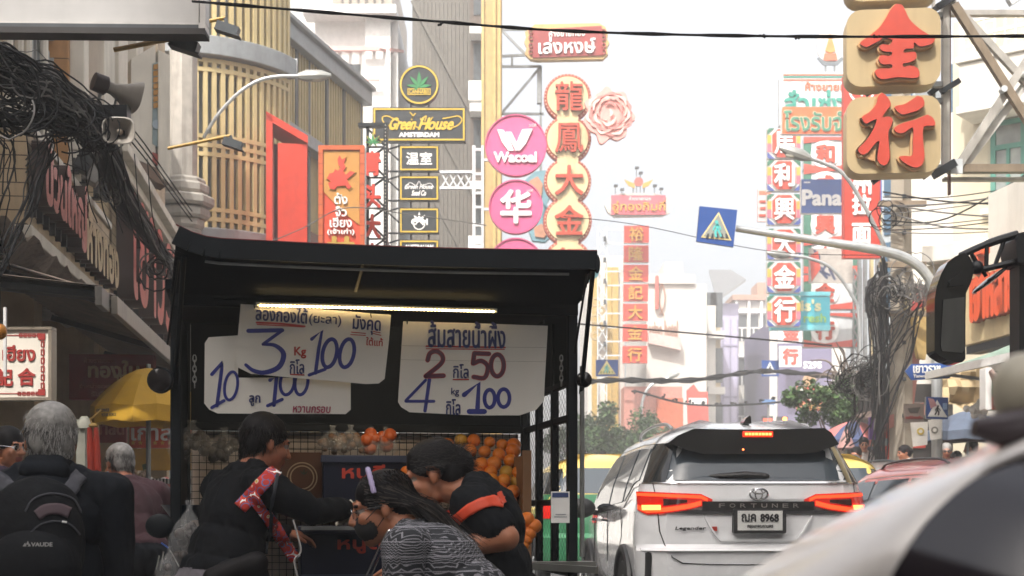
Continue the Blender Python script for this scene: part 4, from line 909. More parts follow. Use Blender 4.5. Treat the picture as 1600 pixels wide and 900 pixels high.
def charpanel(y0, y1, label, glyphs):
    S = Sign('character_panel', label, 'sign', 1395, (y0 + y1) / 2, 15.6, R(-6), group='beige character panels'); S.rect('panel', 1323, y0, 1470, y1, 0, .32, BEP, 22, side=BEPS)
    for gsh in glyphs:
        q = [(v[0], v[1]) for v in smooth_line(gsh + gsh[:1], 3)][:-1]
        S.poly('character', grow(q, 2.3), -.07, -.001, CHE); S.poly('character', [(x + .6, y - .8) for x, y in q], -.11, -.071, CHR, side=mat('character_side', '#5e2018', .5))
    return S.done(bevel={'panel': .03, 'character': .004})
charpanel(11, 136, 'upper rounded beige panel with one thick red brush character', [jin])
charpanel(148, 272, 'lower rounded beige panel with a red character of three brush strokes', [hang_a, hang_b, hang_c])
charpanel(-118, 3, 'bottom edge of a third beige panel cut off by the top of the frame', [])
S = Sign('sign_truss', 'weathered steel truss frame holding the beige panels over the street', 'truss', 1500, 200, 16.2)
S.rect('post', 1474, -40, 1484, 268, 0, .09, STEEL); S.rect('post', 1488, -40, 1491, 300, .12, .18, mat('rusty_pipe', '#7a5340', .6, dirt=.4)); S.rect('post', 1466, -40, 1470, 268, .2, .26, STEEL)
S.rect('beam', 1484.3, 256, 1640, 268, .0, .12, mat('brown_steel', '#8a7a67', .5, .2, dirt=.5)); S.rect('beam', 1484.3, 270, 1640, 275, .2, .3, STEEL)
S.bar('brace', (1480, -8), (1640, 165), .075, STEEL, .05); S.bar('brace', (1488, 10), (1640, 250), .085, mat('brown_steel', '#8a7a67'), -.06); S.bar('brace', (1492, 268), (1640, 40), .085, STEEL, .02); S.bar('brace', (1506, 262), (1650, 70), .085, mat('light_brace', '#cbc7c0', .5, dirt=.3), .1)
S.rect('plate', 1485, 249, 1503, 272, -.03, -.005, WTR)
for y in (18, 126, 152, 256): S.rect('arm', 1458, y, 1474, y + 8, .02, .1, GALV)
for (x, y) in ((1370, 131), (1380, 270), (1460, 262), (1470, 130), (1468, 4)): S.bar('clamp', (x - 10, y + 9), (x + 12, y - 7), .06, BLACKM, .2)
S.bar('clamp', (1462, 14), (1492, -4), .07, BLACKM, -.05); S.bar('clamp', (1468, 146), (1497, 128), .06, BLACKM, -.05); S.bar('clamp', (1456, 276), (1490, 256), .09, BLACKM, -.05)
for x, y in ((1564, 143), (1600, 118)): S.disc('spotlight', x, y, 5, -.12, -.02, WTR, 16)
S.rect('beam', 1484, -2, 1640, 6, .35, .45, STEEL); S.bar('clamp', (1575, 5), (1595, -8), .09, WTR, -.02)
S.done()
# ------------------------------------------------------------------ east side buildings
CRE = mat('house_cream', '#c9bfa6', .7, var=.12, scale=1.2, dirt=.22, bump=.05); WHR = mat('white_render_wall', '#d3cec3', .7, var=.1, scale=1.5, dirt=.3); TEALF = mat('teal_frame', '#4e8a7c', .5, var=.1)  # CRE is the even cream of the house walls
RB = Fr((P(1600, 800, 26).x, 26, 0), R(-38.9))
t = RB.thing('cream_house', 'cream house with a white railed balcony and a teal window behind the truss', 'building')
def rp(px, py, ly=0): return RB.px(px, py, ly)
xl = rp(1489, 300)[0]; xr = 4.0
b = MB(); b.bx(xl, xr, 0, 7, 0, rp(1560, 20)[1]); b.build('wall', CRE, t)
zb1 = rp(1540, 92, -.8)[1]; zb0 = rp(1540, 160, -.8)[1]; xb = rp(1498, 130, -.8)[0]
b = MB(); b.bx(xb, xr, -.8, -.001, zb0, zb1); b.bx(xb - .05, xr, -.86, -.001, zb1 + .002, zb1 + .12); b.bx(xb - .04, xr, -.85, -.001, zb0 - .14, zb0 - .002); b.build('balcony', WHR, t, bevel=.015)
z1 = rp(1540, 28, -.8)[1]; b = MB(); n = 24
for i in range(n):
    x = xb + .05 + i * .19; b.bx(x, x + .035, -.74, -.71, zb1 + .12, z1)
    for r in range(4):
        if (i + r) % 2 == 0: b.bx(x + .035, x + .19, -.735, -.715, zb1 + .3 + r * .19, zb1 + .33 + r * .19)
for z in (zb1 + .13, (zb1 + z1) / 2 + .1, z1): b.bx(xb, xr, -.75, -.7, z, z + .05)
b.bx(xb, xb + .07, -.76, -.69, zb1 + .12, z1 + .3); b.build('railing', WHITE, t)
def rwin(px0, px1, py0, py1):
    x0, zt_ = rp(px0, py0, -.02); x1, _ = rp(px1, py0, -.02); z0 = rp(px0, py1, -.02)[1]
    f = MB(); w = .09
    for q in ((x0, x0 + w, z0, zt_), (x1 - w, x1, z0, zt_), (x0 + w, x1 - w, zt_ - w, zt_), (x0 + w, x1 - w, z0, z0 + w), (x0 + w, x1 - w, z0 + (zt_ - z0) * .66, z0 + (zt_ - z0) * .66 + w), ((x0 + x1) / 2 - .03, (x0 + x1) / 2 + .03, z0 + w, z0 + (zt_ - z0) * .66)): f.bx(q[0], q[1], -.07, -.001, q[2], q[3])
    o = f.build('window', TEALF, t); g = MB(); g.bx(x0 + w, x1 - w, -.03, -.002, z0 + w, zt_ - w); g.build('pane', mat('pale_reflecting_pane', '#8e938f', .15, var=.35, scale=3), o)
    s = MB(); s.bx(x0 - .15, x1 + .15, -.16, -.002, z0 - .12, z0 - .02); s.build('sill', WHR, o)
rwin(1549, 1604, 192, 325)
b = MB(); z0 = rp(1540, 400, -1)[1]; z1 = rp(1540, 372, -1)[1]; b.bx(rp(1440, 390, -1)[0], xr, -1.0, -.001, z0, z1); b.build('canopy_slab', WHR, t, bevel=.02)
b = MB(); b.bx(rp(1452, 390, -.5)[0], rp(1476, 390, -.5)[0], -.7, -.002, z0 - 1.2, z0 - .002); b.build('pier', CRE, t)
b = MB(); b.bx(xl - 1.2, xl - .01, .3, 6, 0, rp(1480, 170)[1]); b.build('side_wall', WHR, t)

S = Sign('shop_house', 'narrow white house with a star pattern screen beside the cream house', 'building', 1452, 330, 30, R(-38))
S.rect('wall', 1424, 150, 1500, 790, 0, 6, WHR)
S.rect('screen', 1440, 272, 1482, 300, -.1, -.002, WHITE)
for k in range(8): a = R(k * 45); S.bar('screen_star', (1460, 286), (1460 + 18 * math.cos(a), 286 + 13 * math.sin(a)), .05, GREYW, -.12)
S.rect('rust_band', 1436, 302, 1485, 314, -.12, -.001, mat('rust_band', '#96604a', .7, dirt=.4)); S.rect('ledge', 1430, 326, 1490, 336, -.3, -.001, WHITE); S.rect('opening', 1438, 338, 1482, 358, -.02, -.001, mat('brown_shade', '#5d4a38', .8))
S.rect('ledge', 1430, 359, 1490, 372, -.4, -.001, WHITE)
for x in (1461, 1481): S.rect('pipe', x, 250, x + 2.5, 420, -.2, -.13, WHITE)
S.rect('window', 1474, 100, 1490, 230, -.02, -.001, mat('blue_glass', '#3f5d74', .15)); S.done()
S = Sign('glazed_building', 'blue glazed facade strips behind the utility pole', 'building', 1408, 400, 33, R(-38))
S.rect('wall', 1378, 120, 1430, 790, 0, 4, mat('pale_blue_wall', '#a7adb0', .6, dirt=.3))
for k, (a, c) in enumerate(((1382, 1396), (1414, 1426))):
    for r in range(6): S.rect('window', a, 130 + r * 62, c, 182 + r * 62, -.03, -.001, mat('blue_glass', '#3f5d74', .15))
S.done()
S = Sign('glazed_building', 'lower blue windowed facade under the cream canopy slab', 'building', 1460, 500, 31.5, R(-38)); S.rect('wall', 1418, 412, 1512, 790, 0, 4, mat('pale_blue_wall', '#a7adb0'))
for c in range(4):
    for r in range(3): S.rect('window', 1421 + c * 22, 418 + r * 50, 1438 + c * 22, 462 + r * 50, -.03, -.001, mat('blue_glass', '#3f5d74'))
S.done()

# shop row facing the street: cream fascia with orange letters, green awning
RF = Fr((P(1600, 800, 20).x, 20, 0), R(-82.4))
t = RF.thing('corner_shop', 'cream fronted shop with orange raised letters above a green awning', 'building')
x0 = RF.px(1505, 480)[0]; zt = RF.px(1597, 395)[1]; zb0 = RF.px(1597, 518)[1]
b = MB(); b.bx(x0, 6, 0, .3, zb0, zt); b.build('fascia', mat('cream_fascia', '#cbb68d', .55, var=.1, dirt=.15), t, bevel=.02)
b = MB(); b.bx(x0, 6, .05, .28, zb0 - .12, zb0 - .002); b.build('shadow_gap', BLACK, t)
b = MB(); b.bx(x0 + .2, 6, .31, 5, 0, zt + 1.2); b.build('wall', WHR, t)
b = MB(); xa = RF.px(1524, 480, -.05)[0]; xc = RF.px(1632, 480, -.05)[0]; b.text('เจ้าหลายร้าน', (xa + xc) / 2, zb0 + .78, xc - xa, .92, -.001, .13, .035, 0, 0, 1); b.build('lettering', [mat('orange_letter', '#d8562e', .4, var=.1), mat('orange_letter_side', '#8e3a1c', .5)], t)
b = MB(); xa = RF.px(1530, 480)[0]; b.bx(xa, xa + .35, -.14, -.001, zb0 + 1.28, zb0 + 1.4); b.build('lamp', mat('orange_letter', '#d8562e'), t)
aw = RF.thing('green_awning', 'faded green awning with a white front rail below the orange letters', 'awning')
o = RF.px(1446, 583, -1.6); o2 = RF.px(1600, 552, -1.6); zf = o[1]
b = MB(); xs = RF.px(1446, 583, -1.6)[0]; xe2 = 6.5; nA = 30; vs = []
zi = RF.px(1597, 524, 0)[1]
for i in range(nA + 1):
    x = xs + (xe2 - xs) * i / nA
    for j in range(6): u = j / 5; vs.append((x, -1.6 + 1.6 * u, zf + (zi - zf) * u - .06 * math.sin(math.pi * u) + .012 * math.sin(i * 1.7 + j)))
b.add(vs, [(i * 6 + j, (i + 1) * 6 + j, (i + 1) * 6 + j + 1, i * 6 + j + 1) for i in range(nA) for j in range(5)]); b.build('cloth', mat('green_awning', '#8ba394', .7, var=.15, scale=2, dirt=.2), aw)
b = MB(); b.bx(xs, xe2, -1.63, -1.58, zf - .09, zf + .01); b.build('rail', WHITE, aw)
b = MB()
for i in range(4): x = xs + .3 + i * 2; b.beam((x, -1.58, zf - .03), (x, -.02, zf - .2), .04)
b.build('strut', GALV, aw)
# shop interior below the awning: tarpaulin, dark openings
S = Sign('tarpaulin', 'beige tarpaulin sheet sagging under the green awning', 'tarpaulin', 1520, 610, 23); b, i = S._mi('sheet', mat('beige_tarp', '#b8a27c', .7, var=.15, bump=.2, bscale=5)); vs = []; q0 = S.px(1470, 640); q1 = S.px(1600, 570)
for i_ in range(13):
    for j in range(7): vs.append((q0[0] + (q1[0] - q0[0]) * i_ / 12, .35 * noise.noise((i_ * .5, j * .5, 2)), q0[1] + (q1[1] - q0[1]) * j / 6 + (.1 * math.sin(i_) if j == 0 else 0)))
b.add(vs, [(a * 7 + c, (a + 1) * 7 + c, (a + 1) * 7 + c + 1, a * 7 + c + 1) for a in range(12) for c in range(6)]); S.done()
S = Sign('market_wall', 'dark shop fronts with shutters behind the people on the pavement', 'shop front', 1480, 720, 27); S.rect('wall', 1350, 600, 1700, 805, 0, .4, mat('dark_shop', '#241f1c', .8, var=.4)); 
for k, (x0_, x1_, y0, y1, c) in enumerate(((1418, 1445, 665, 700, '#a83a2c'), (1480, 1500, 640, 690, '#3a3733'), (1500, 1530, 640, 660, '#8e3430'), (1532, 1560, 690, 740, '#55483d'), (1400, 1420, 690, 740, '#4a4238'))): S.rect('panel', x0_, y0, x1_, y1, -.05 - k * .004, -.001, mat('shop_panel%d' % k, c, .7, dirt=.2))
S.done()
S = Sign('shop_sign', 'green and red upright shop sign in a white frame under the awning', 'sign', 1556, 612, 17.5); S.rect('frame', 1539, 574, 1549, 640, -.02, .2, WHITE, 2); S.rect('panel', 1549.3, 580, 1580, 640, 0, .15, mat('green_sign', '#1f5a3e', .45)); S.rect('panel', 1549.3, 620, 1580, 640.1, -.015, -.002, mat('red_sign', '#a83530', .45)); S.text('lettering', 'ห้างขายทอง', 1562, 601, 18, 5, WHITEP, -.002, .02); S.text('lettering', 'จิ้น', 1560, 612, 14, 13, GOLD, -.002, .02, .6); S.text('lettering', 'โทร', 1560, 629, 16, 8, WHITEP, -.016, .01, .4); S.done()
b = MB(); pts = []
for k in range(9): u = k / 8; b.tube([P(1548 + 30 * v, 578 + 12 * math.sin(math.pi * v) * (1 + u) + u * 4, 16.8 + u * .4) for v in [q / 10 for q in range(11)]], .025, 6)
o = b.build('draped_cloth', mat('mauve_cloth', '#a58f86', .8)); tag(o, 'mauve cloth draped over the top of the green shop sign', 'cloth')
S = Sign('board_sign', 'dark grey board with a curved emblem and red wording hanging by the pole', 'sign', 1428, 646, 19.5); S.rect('panel', 1413, 631, 1444, 661, 0, .05, mat('grey_board', '#6e625a', .6)); S.poly('emblem', [(1418, 638), (1438, 636), (1434, 645), (1422, 645)], -.01, -.001, mat('board_dark', '#38322e', .6)); S.text('lettering', 'ผลไม้สดเย็น', 1428, 652, 26, 4.5, mat('board_redprint', '#7c2f2a', .6), -.001, .01, .3); S.done()
for x0_, x1_, y0, y1, lab, c, cx_, cy_ in ((1423, 1450, 660, 698, 'white hanging cloth banner with a yellow emblem', '#c2a93f', 1438, 674), (1450.5, 1472, 656, 688, 'white hanging cloth banner with a round grey emblem', '#77746c', 1460, 672)):
    S = Sign('cloth_banner', lab, 'banner', (x0_ + x1_) / 2, (y0 + y1) / 2, 19.3, R(3)); S.poly('cloth', [(x0_, y0), (x1_, y0 - 1), (x1_ - 1, y1 - 3), (x0_ + 4, y1)], 0, .02, mat('white_cloth', '#d6d3cc', .8)); S.disc('emblem', cx_, cy_, 5.5, -.012, -.001, mat('emb' + c, c, .6), 16); S.disc('emblem', cx_, cy_, 3, -.016, -.0125, mat('white_cloth', '#d6d3cc'), 12); S.done()

# ------------------------------------------------------------------ pole with pedestrian signs
SILV = mat('silver_pole', '#b4b6b6', .35, .5, var=.15, dirt=.2); NAVY = mat('sign_blue', '#264a8c', .4, var=.06, dirt=.08); CYAN = mat('sign_cyan', '#4fb8b4', .5); CREAMT = mat('sign_cream', '#d8c48a', .5)
po = P(1464, 800, 20); po.z = 0
t = thing('sign_pole', 'curved silver steel mast arm reaching over the road', 'pole', po)
b = MB(); loc = lambda px, py: Vector(((px - 1464) * 20 / FPX, 0, CAM_H + (HOR - py) * 20 / FPX))
b.tube([loc(1464, 872)] + [loc(1464, 560), loc(1463, 480)] + smooth_line([loc(1462, 465), loc(1452, 436), (loc(1432, 413)), loc(1405, 399), loc(1370, 390)], 5) + [loc(1250, 372), loc(1150, 357)], [.075] * 3 + [.07] * 21 + [.055, .045], 12); b.build('mast', SILV, t)
b = MB(); b.lathe([(.14, 0), (.14, .04), (.1, .05)], (0, 0, .13), 12); b.build('base_plate', GALV, t)
def pedsign(nm, label, poly, tri, Y, man, mcol, tcol, scol, flip=False, parent=None, extra=None):
    cx = sum(p[0] for p in poly) / 4; cy_ = sum(p[1] for p in poly) / 4; S = Sign(nm, label, 'sign', cx, cy_, Y)
    S.poly('panel', poly, 0, .06, NAVY, side=GALV)
    q = [(cx + (a - cx) * .93, cy_ + (c - cy_) * .93) for a, c in poly]
    S.poly('triangle', tri, -.008, -.001, tcol); tc = (sum(p[0] for p in tri) / 3, sum(p[1] for p in tri) / 3)
    S.poly('triangle', [(tc[0] + (a - tc[0]) * .84, tc[1] + (c - tc[1]) * .84) for a, c in tri], -.014, -.0085, scol)
    w = max(p[0] for p in tri) - min(p[0] for p in tri); h = max(p[1] for p in tri) - min(p[1] for p in tri); by = max(p[1] for p in tri)
    for k in range(5): x = tc[0] + (k - 2) * w * .145; S.poly('stripe', [(x - w * .03, by - h * .24), (x + w * .03, by - h * .24), (x + w * .045 + (k - 2) * w * .02, by - h * .08), (x - w * .045 + (k - 2) * w * .02, by - h * .08)], -.018, -.0145, mcol)
    f = 1 if not flip else -1; ax, ay = tc[0], by - h * .4
    S.disc('figure', ax + f * w * .02, ay - h * .24, h * .06, -.022, -.0185, man, 12)
    for pts, ww in ((((0, -.17), (-.01, 0)), .1), (((0, -.0), (.06, .1), (.04, .26)), .065), (((-.01, -.0), (-.07, .12), (-.12, .24)), .065), (((0, -.15), (.1, -.05), (.13, .03)), .045), (((0, -.15), (-.08, -.08), (-.11, .02)), .045)): S.stroke('figure', [(ax + f * a * w, ay + c * h) for a, c in pts], ww * w, man, -.0185, .004)
    if extra: extra(S)
    return S.done()
pedsign('crossing_sign', 'large tilted blue pedestrian crossing sign hung from the end of the mast arm', [(1093, 322), (1152, 328), (1146, 386), (1088, 377)], [(1123, 331), (1143, 376), (1095, 371)], 19.8, CYAN, DKF, CREAMT, mat('sign_grey', '#8a8d86', .5), True)
def stick(S): S.poly('sticker', [(1450, 622), (1458, 624), (1463, 634), (1454, 638)], -.03, -.001, mat('pink_sticker', '#c08f92', .6)); S.poly('sticker', [(1473, 630), (1479, 630), (1479, 640), (1473, 640)], -.03, -.001, mat('pale_blue_sticker', '#86a3c9', .6))
pedsign('crossing_sign', 'square blue pedestrian crossing sign with stickers bolted low on the silver pole', [(1447, 620), (1482, 621), (1481, 655), (1447, 654)], [(1464, 625), (1480, 652), (1449, 651)], 19.6, mat('figure_black', '#16171a', .5), WHITEP, WHITEP, WHITEP, False, None, stick)
pedsign('crossing_sign', 'small blue crossing sign with a yellow triangle hung on the cable near the awning', [(931, 562), (966, 562), (966, 588), (931, 588)], [(948, 563), (962, 585), (934, 585)], 44, CYAN, mat('olive_print', '#8a8a55'), mat('sign_cream', '#d8c48a'), mat('sign_yellow', '#d6cf8a', .5))
pedsign('crossing_sign', 'small pale blue crossing sign hung on the cable in front of the windowed block', [(1190, 563), (1217, 563), (1217, 588), (1190, 588)], [(1203, 565), (1213, 585), (1193, 585)], 50, DKF, NAVY, WHITEP, WHITEP)
S = Sign('street_name_sign', 'blue arrow shaped street name sign on the silver pole under the awning', 'sign', 1452, 580, 19.4); S.poly('panel', [(1414, 580), (1424, 569), (1484, 567), (1492, 579), (1484, 591), (1424, 594)], 0, .04, NAVY, side=GALV); S.text('lettering', 'เยาวราช', 1448, 577, 42, 11, WHITEP, -.001, .008, .4); S.text('lettering', 'Yaowarat Rd.', 1446, 587.5, 38, 5, WHITEP, -.001, .008, .1); S.done()
S = Sign('direction_sign', 'pale blue arrow sign above the traffic at the end of the street', 'sign', 1204, 628, 60); S.poly('panel', [(1191, 624), (1208, 624), (1208, 622), (1214, 628), (1208, 634), (1208, 632), (1191, 632)], 0, .08, mat('pale_sign_blue', '#5b83b5', .5)); S.rect('post', 1200, 632, 1202, 790, .1, .2, GALV); S.done()
# traffic lights / led board far away
S = Sign('message_board', 'small dark board with red lit text over the traffic', 'sign', 1200, 657, 62); S.rect('housing', 1191, 650, 1208, 662, 0, .3, DKF); S.rect('lit_text', 1193, 654, 1206, 658, -.02, -.001, mat('red_led_text', '#d0402a', .5, emit='#ff4a2a', estr=2.0)); S.rect('post', 1199, 662, 1201, 800, .1, .25, GALV); S.done()
S = Sign('traffic_light', 'traffic signal glowing amber beside the red lit board', 'traffic light', 1226, 656, 60); S.rect('housing', 1215, 651, 1231, 661, 0, .3, DKF); S.disc('lamp', 1226, 655, 3.2, -.06, -.001, mat('amber_lamp', '#ff8a3a', .4, emit='#ff7a30', estr=6.0), 14); S.rect('post', 1222, 661, 1224, 800, .1, .25, GALV); S.done()

# ------------------------------------------------------------------ utility pole, cables, boxes
PCON = mat('pole_concrete', '#9c9181', .8, var=.15, scale=4, dirt=.35)
CABLE = mat('black_cable', (.008, .008, .009, 1), .7, spec=.15); CABLEG = mat('grey_cable', '#5d5a57', .6); 
up = P(1408, 800, 23.5); up.z = 0
t = thing('utility_pole', 'square concrete utility pole tangled with cables behind the lower beige panel', 'pole', up)
b = MB(); b.lathe([(.21, 0), (.15, 9.5)], (0, 0, 0), 4); 
o = b.build('shaft', PCON, t); o.rotation_euler = (0, 0, R(45))
b = MB()
for z in (4.4, 5.2, 6.2): b.beam((-.42, -.2, z), (.35, -.2, z), .09)
b.build('crossarm', mat('brown_steel', '#8a7a67'), t)
b = MB()
for k in range(12): b.bx(-.03, .03, -.2, -.16, 1.5 + k * .6, 1.56 + k * .6)
b.build('bolt', DKF, t)
ul = lambda px, py, dy=0: Vector(((px - 1408) * 23.5 / FPX, dy, CAM_H + (HOR - py) * 23.5 / FPX))
for pts, nm in ((((1352, 432), (1370, 500)), 'transformer'), ):
    b = MB(); a = ul(1351, 500); c = ul(1371, 440); b.bx(a.x, c.x, -.45, -.15, a.z, c.z); b.bx(a.x - .03, a.x + .08, -.5, -.12, a.z + .1, c.z - .1); b.build('junction_box', mat('box_black', (.03, .03, .032, 1), .5), t, bevel=.02)
    b = MB(); a = ul(1360, 545); c = ul(1372, 500); b.bx(a.x, c.x, -.42, -.2, a.z, c.z); b.build('meter_box', GREYW, t, bevel=.015)
b = MB(); a = ul(1343, 606); c = ul(1366, 566); b.bx(a.x, c.x, -.4, -.1, a.z, c.z); b.build('cabinet', mat('grey_cabinet', '#aeb3b2', .5, dirt=.2), t, bevel=.02)
b = MB(); a = ul(1397, 490); c = ul(1410, 458); b.box((ul(1404, 472).x, -.4, ul(1404, 472).z), (.12, .12, .36), 0, (0, .2, 0)); b.build('insulator', mat('cream_insulator', '#c2b08c', .4), t)
def tangle(b, pts, n, spread, r, seed, mis=(0,), droop=0.0, seg=9, rv=.5):
    rd = random.Random(seed); base = smooth_line(pts, seg)
    for k in range(n):
        o = Vector((rd.gauss(0, 1), rd.gauss(0, 1), rd.gauss(0, 1))) * spread; ph = rd.uniform(0, 100); s0 = rd.uniform(0, .12); s1 = rd.uniform(.85, 1)
        q = []
        for i, p in enumerate(base):
            u = i / (len(base) - 1)
            if u < s0 or u > s1: continue
            w = Vector(noise.noise_vector((u * 5 + ph, k * 1.3, seed))) * spread * 1.6
            q.append(p + o * (.5 + .5 * math.sin(math.pi * u)) + w - Vector((0, 0, droop * math.sin(math.pi * u) * rd.random())))
        if len(q) > 2: b.tube(q, r * rd.uniform(1 - rv, 1 + rv), 5, rd.choice(mis), False)
def loops(b, c, n, rad, r, seed, mis=(0,)):
    rd = random.Random(seed)
    for k in range(n):
        R0 = rad * rd.uniform(.4, 1); e = Euler((rd.uniform(-.5, .5), rd.uniform(-.5, .5), rd.uniform(-.6, .6))).to_matrix(); a0_ = rd.uniform(0, 6); sp = rd.uniform(3, 6.2); cc = Vector(c) + Vector((rd.gauss(0, .4), rd.gauss(0, .25), rd.gauss(0, .4))) * rad
        b.tube([cc + e @ Vector((R0 * math.cos(a0_ + sp * i / 14), 0, R0 * rd.uniform(.9, 1.1) * math.sin(a0_ + sp * i / 14))) for i in range(15)], r, 5, rd.choice(mis), False)
b = MB()
tangle(b, [P(1378, 395, 23), P(1380, 470, 22.9), P(1382, 560, 22.9), P(1376, 680, 23), P(1372, 770, 23)], 30, .06, .011, 5)
tangle(b, [P(1375, 420, 23), P(1358, 470, 22.8), P(1365, 560, 22.8), P(1362, 690, 22.9)], 12, .06, .009, 8, (0, 0, 1))
tangle(b, [P(1300, 610, 23.5), P(1335, 590, 23), P(1375, 560, 22.8), P(1410, 500, 22.8), P(1440, 465, 22.6)], 14, .08, .009, 9, (0, 0, 0, 1))
tangle(b, [P(1352, 770, 22.9), P(1385, 660, 22.8), P(1420, 560, 22.8), P(1445, 460, 22.6)], 5, .05, .013, 12)
tangle(b, [P(1380, 445, 23), P(1430, 438, 22.6), P(1470, 450, 22.4)], 16, .07, .012, 15, (1,), .3)
tangle(b, [P(1320, 700, 23.4), P(1345, 640, 23.2), P(1352, 560, 23.0)], 10, .09, .011, 21, (0, 1))
loops(b, P(1352, 590, 23.0), 26, .3, .008, 3, (0, 0, 1)); loops(b, P(1385, 460, 22.8), 16, .26, .009, 4, (0, 0, 1)); loops(b, P(1392, 330, 23.2), 8, .22, .008, 6); loops(b, P(1330, 595, 23.3), 16, .26, .008, 7, (0, 0, 1)); loops(b, P(1412, 452, 22.8), 14, .34, .008, 31, (1,))
o = b.build('cable_tangle', [CABLE, CABLEG]); tag(o, 'dense tangle of black and grey cables running down the concrete utility pole', 'cables')
b = MB()
for k, (y0, y1, y2) in enumerate(((308, 305, 285), (322, 315, 296), (335, 322, 302), (345, 338, 250), (352, 346, 330), (330, 352, 358), (360, 352, 335), (318, 330, 345), (362, 362, 356), (300, 312, 322))):
    b.tube(smooth_line([P(1380, y0, 23.4), P(1480, y1 + 3, 22.4), P(1640, y2, 21)], 8), (.009 + .005 * (k % 2)), 5, 1 if k % 3 else 0)
o = b.build('service_wires', [CABLE, CABLEG]); tag(o, 'sagging service wires from the utility pole to the cream house', 'wires')
def lamp(nm, label, pts, Y, r, pole=None):
    S = Sign(nm, label, 'street lamp', pts[-1][0], pts[-1][1], Y); q = [Vector((S.px(*p)[0], 0, S.px(*p)[1])) for p in pts]
    b = MB(); b.tube(smooth_line(q, 6), r, 8); b.build('arm', SILV, S.root)
    e = q[-1]; d = (q[-1] - q[-2]).normalized(); b = MB(); b.tube([e - d * .05, e + d * .1, e + d * .35, e + d * .5], [.05, .1, .09, .03], 10); b.build('head', mat('lamp_head', '#9a9a96', .4, .3), S.root)
    b = MB(); b.ball(e + d * .25 + Vector((0, 0, -.05)), (.15, .07, .05), 10, 6); b.build('lens', mat('lamp_lens', '#c9c6ba', .2), S.root)
    if pole: b = MB(); b.tube([Vector((q[0].x, 0, q[0].z)), Vector((q[0].x, 0, -S.O.z))], r * 1.4, 10); b.build('post', SILV, S.root)
lamp('street_lamp', 'street lamp arm bending over the topmost octagon from the utility pole', [(1396, 420), (1375, 370), (1345, 312), (1318, 272), (1290, 256), (1262, 246)], 23.8, .035)
lamp('street_lamp', 'thinner street lamp arm crossing in front of the lower octagons', [(1345, 640), (1343, 500), (1330, 460), (1300, 420), (1265, 404), (1230, 399)], 34, .04, True)
lamp('street_lamp', 'street lamp arching out of the shophouse column across the mustard slats', [(318, 215), (340, 180), (370, 148), (400, 128), (430, 120), (470, 119)], 23.5, .03)
lamp('street_lamp', 'small far street lamp curving over the main cable', [(1000, 790), (1001, 660), (1006, 620), (1020, 600), (1045, 590)], 62, .06, True)

# cables spanning the street
def span(label, pts, r, nm='cable', knots=(), m=CABLE, twist=0):
    t = None; b = MB(); q = smooth_line(pts, 8); b.tube(q, r, 6)
    if twist:
        for k in range(2): b.tube([p + Vector((0, math.cos(i * 1.1 + k * 3.14) * r, math.sin(i * 1.1 + k * 3.14) * r * 1.2)) for i, p in enumerate(q)], r * .55, 5)
    for kp in knots:
        for j in range(6): b.ball(kp + Vector((random.gauss(0, r * 1.4), random.gauss(0, r), random.gauss(0, r * .7))), r * 1.1, 6, 4)
    o = b.build(nm, m); tag(o, label, 'cable'); return o
span('twisted black cable strung across the top of the whole view', [P(300, 2, 9), P(640, 30, 9), P(900, 49, 9), P(1250, 57, 9), P(1700, 56, 9)], .0075, knots=[P(690, 38, 9), P(1370, 57, 8.98), P(1190, 57, 9), P(1245, 58, 9)], twist=1)
span('thick sagging cable across the far street carrying the small crossing signs', [P(880, 600, 42), P(960, 594, 42), P(1080, 594, 44), P(1190, 580, 48), P(1300, 588, 40), P(1360, 590, 30)], .06, twist=1)
span('thin wire crossing in front of the white block', [P(890, 505, 36), P(1050, 518, 36), P(1300, 540, 34)], .022)
span('thin wire between the octagons and the awning corner', [P(880, 338, 30), P(1000, 352, 30), P(1200, 392, 30), P(1400, 400, 28)], .008)
span('low thin cable beaded with clips in front of the cream shophouse', [P(990, 610, 56), P(1080, 632, 56), P(1200, 630, 54), P(1340, 610, 50)], .04, knots=[P(990 + k * 22, 612 + 18 * math.sin(k / 12 * 3), 56) for k in range(12)])
span('thin grey wire crossing the orange board and black panels', [P(380, 395, 22), P(470, 358, 22), P(540, 325, 22), P(640, 335, 22), P(760, 352, 22)], .008, m=CABLEG)

# ------------------------------------------------------------------ pink roofed kiosk and pavement clutter on the east side
t = thing('kiosk', 'kiosk with a pink edged roof and dark curtains beside the utility pole', 'kiosk', P(1390, 800, 24.5) * 1.0); t.location.z = 0
kl = lambda px, py, dy=0: Vector(((px - 1390) * 24.5 / FPX, dy, CAM_H + (HOR - py) * 24.5 / FPX))
b = MB(); PNK = mat('faded_pink_edge', '#b3766c', .6, var=.2, dirt=.4)
b.beam(kl(1358, 668, -1), kl(1418, 645, -1), .12, .2); b.beam(kl(1356, 680, -1), kl(1360, 662, -1), .1); b.beam(kl(1392, 648, -.9), kl(1424, 458, -.6), .16, .2); b.beam(kl(1360, 664, -1), kl(1395, 640, .8), .1)
b.build('roof_edge', PNK, t)
b = MB(); b.add([kl(1358, 664, -1.05), kl(1440, 636, -1.05), kl(1448, 618, 1.4), kl(1366, 640, 1.4), kl(1358, 668, -1.05), kl(1440, 640, -1.05), kl(1448, 622, 1.4), kl(1366, 644, 1.4)], [(0, 1, 2, 3), (7, 6, 5, 4), (0, 4, 5, 1), (0, 3, 7, 4)]); b.build('roof', mat('brown_roof', '#5d4a40', .8, dirt=.4), t)
b = MB()
for i in range(26): x = kl(1364 + i * 2.1, 700).x; b.tube([(x, -.2 + .05 * math.sin(i * 2.1), .1), (x, -.2 + .05 * math.sin(i * 2.1 + 1), 2.5)], .045, 5)
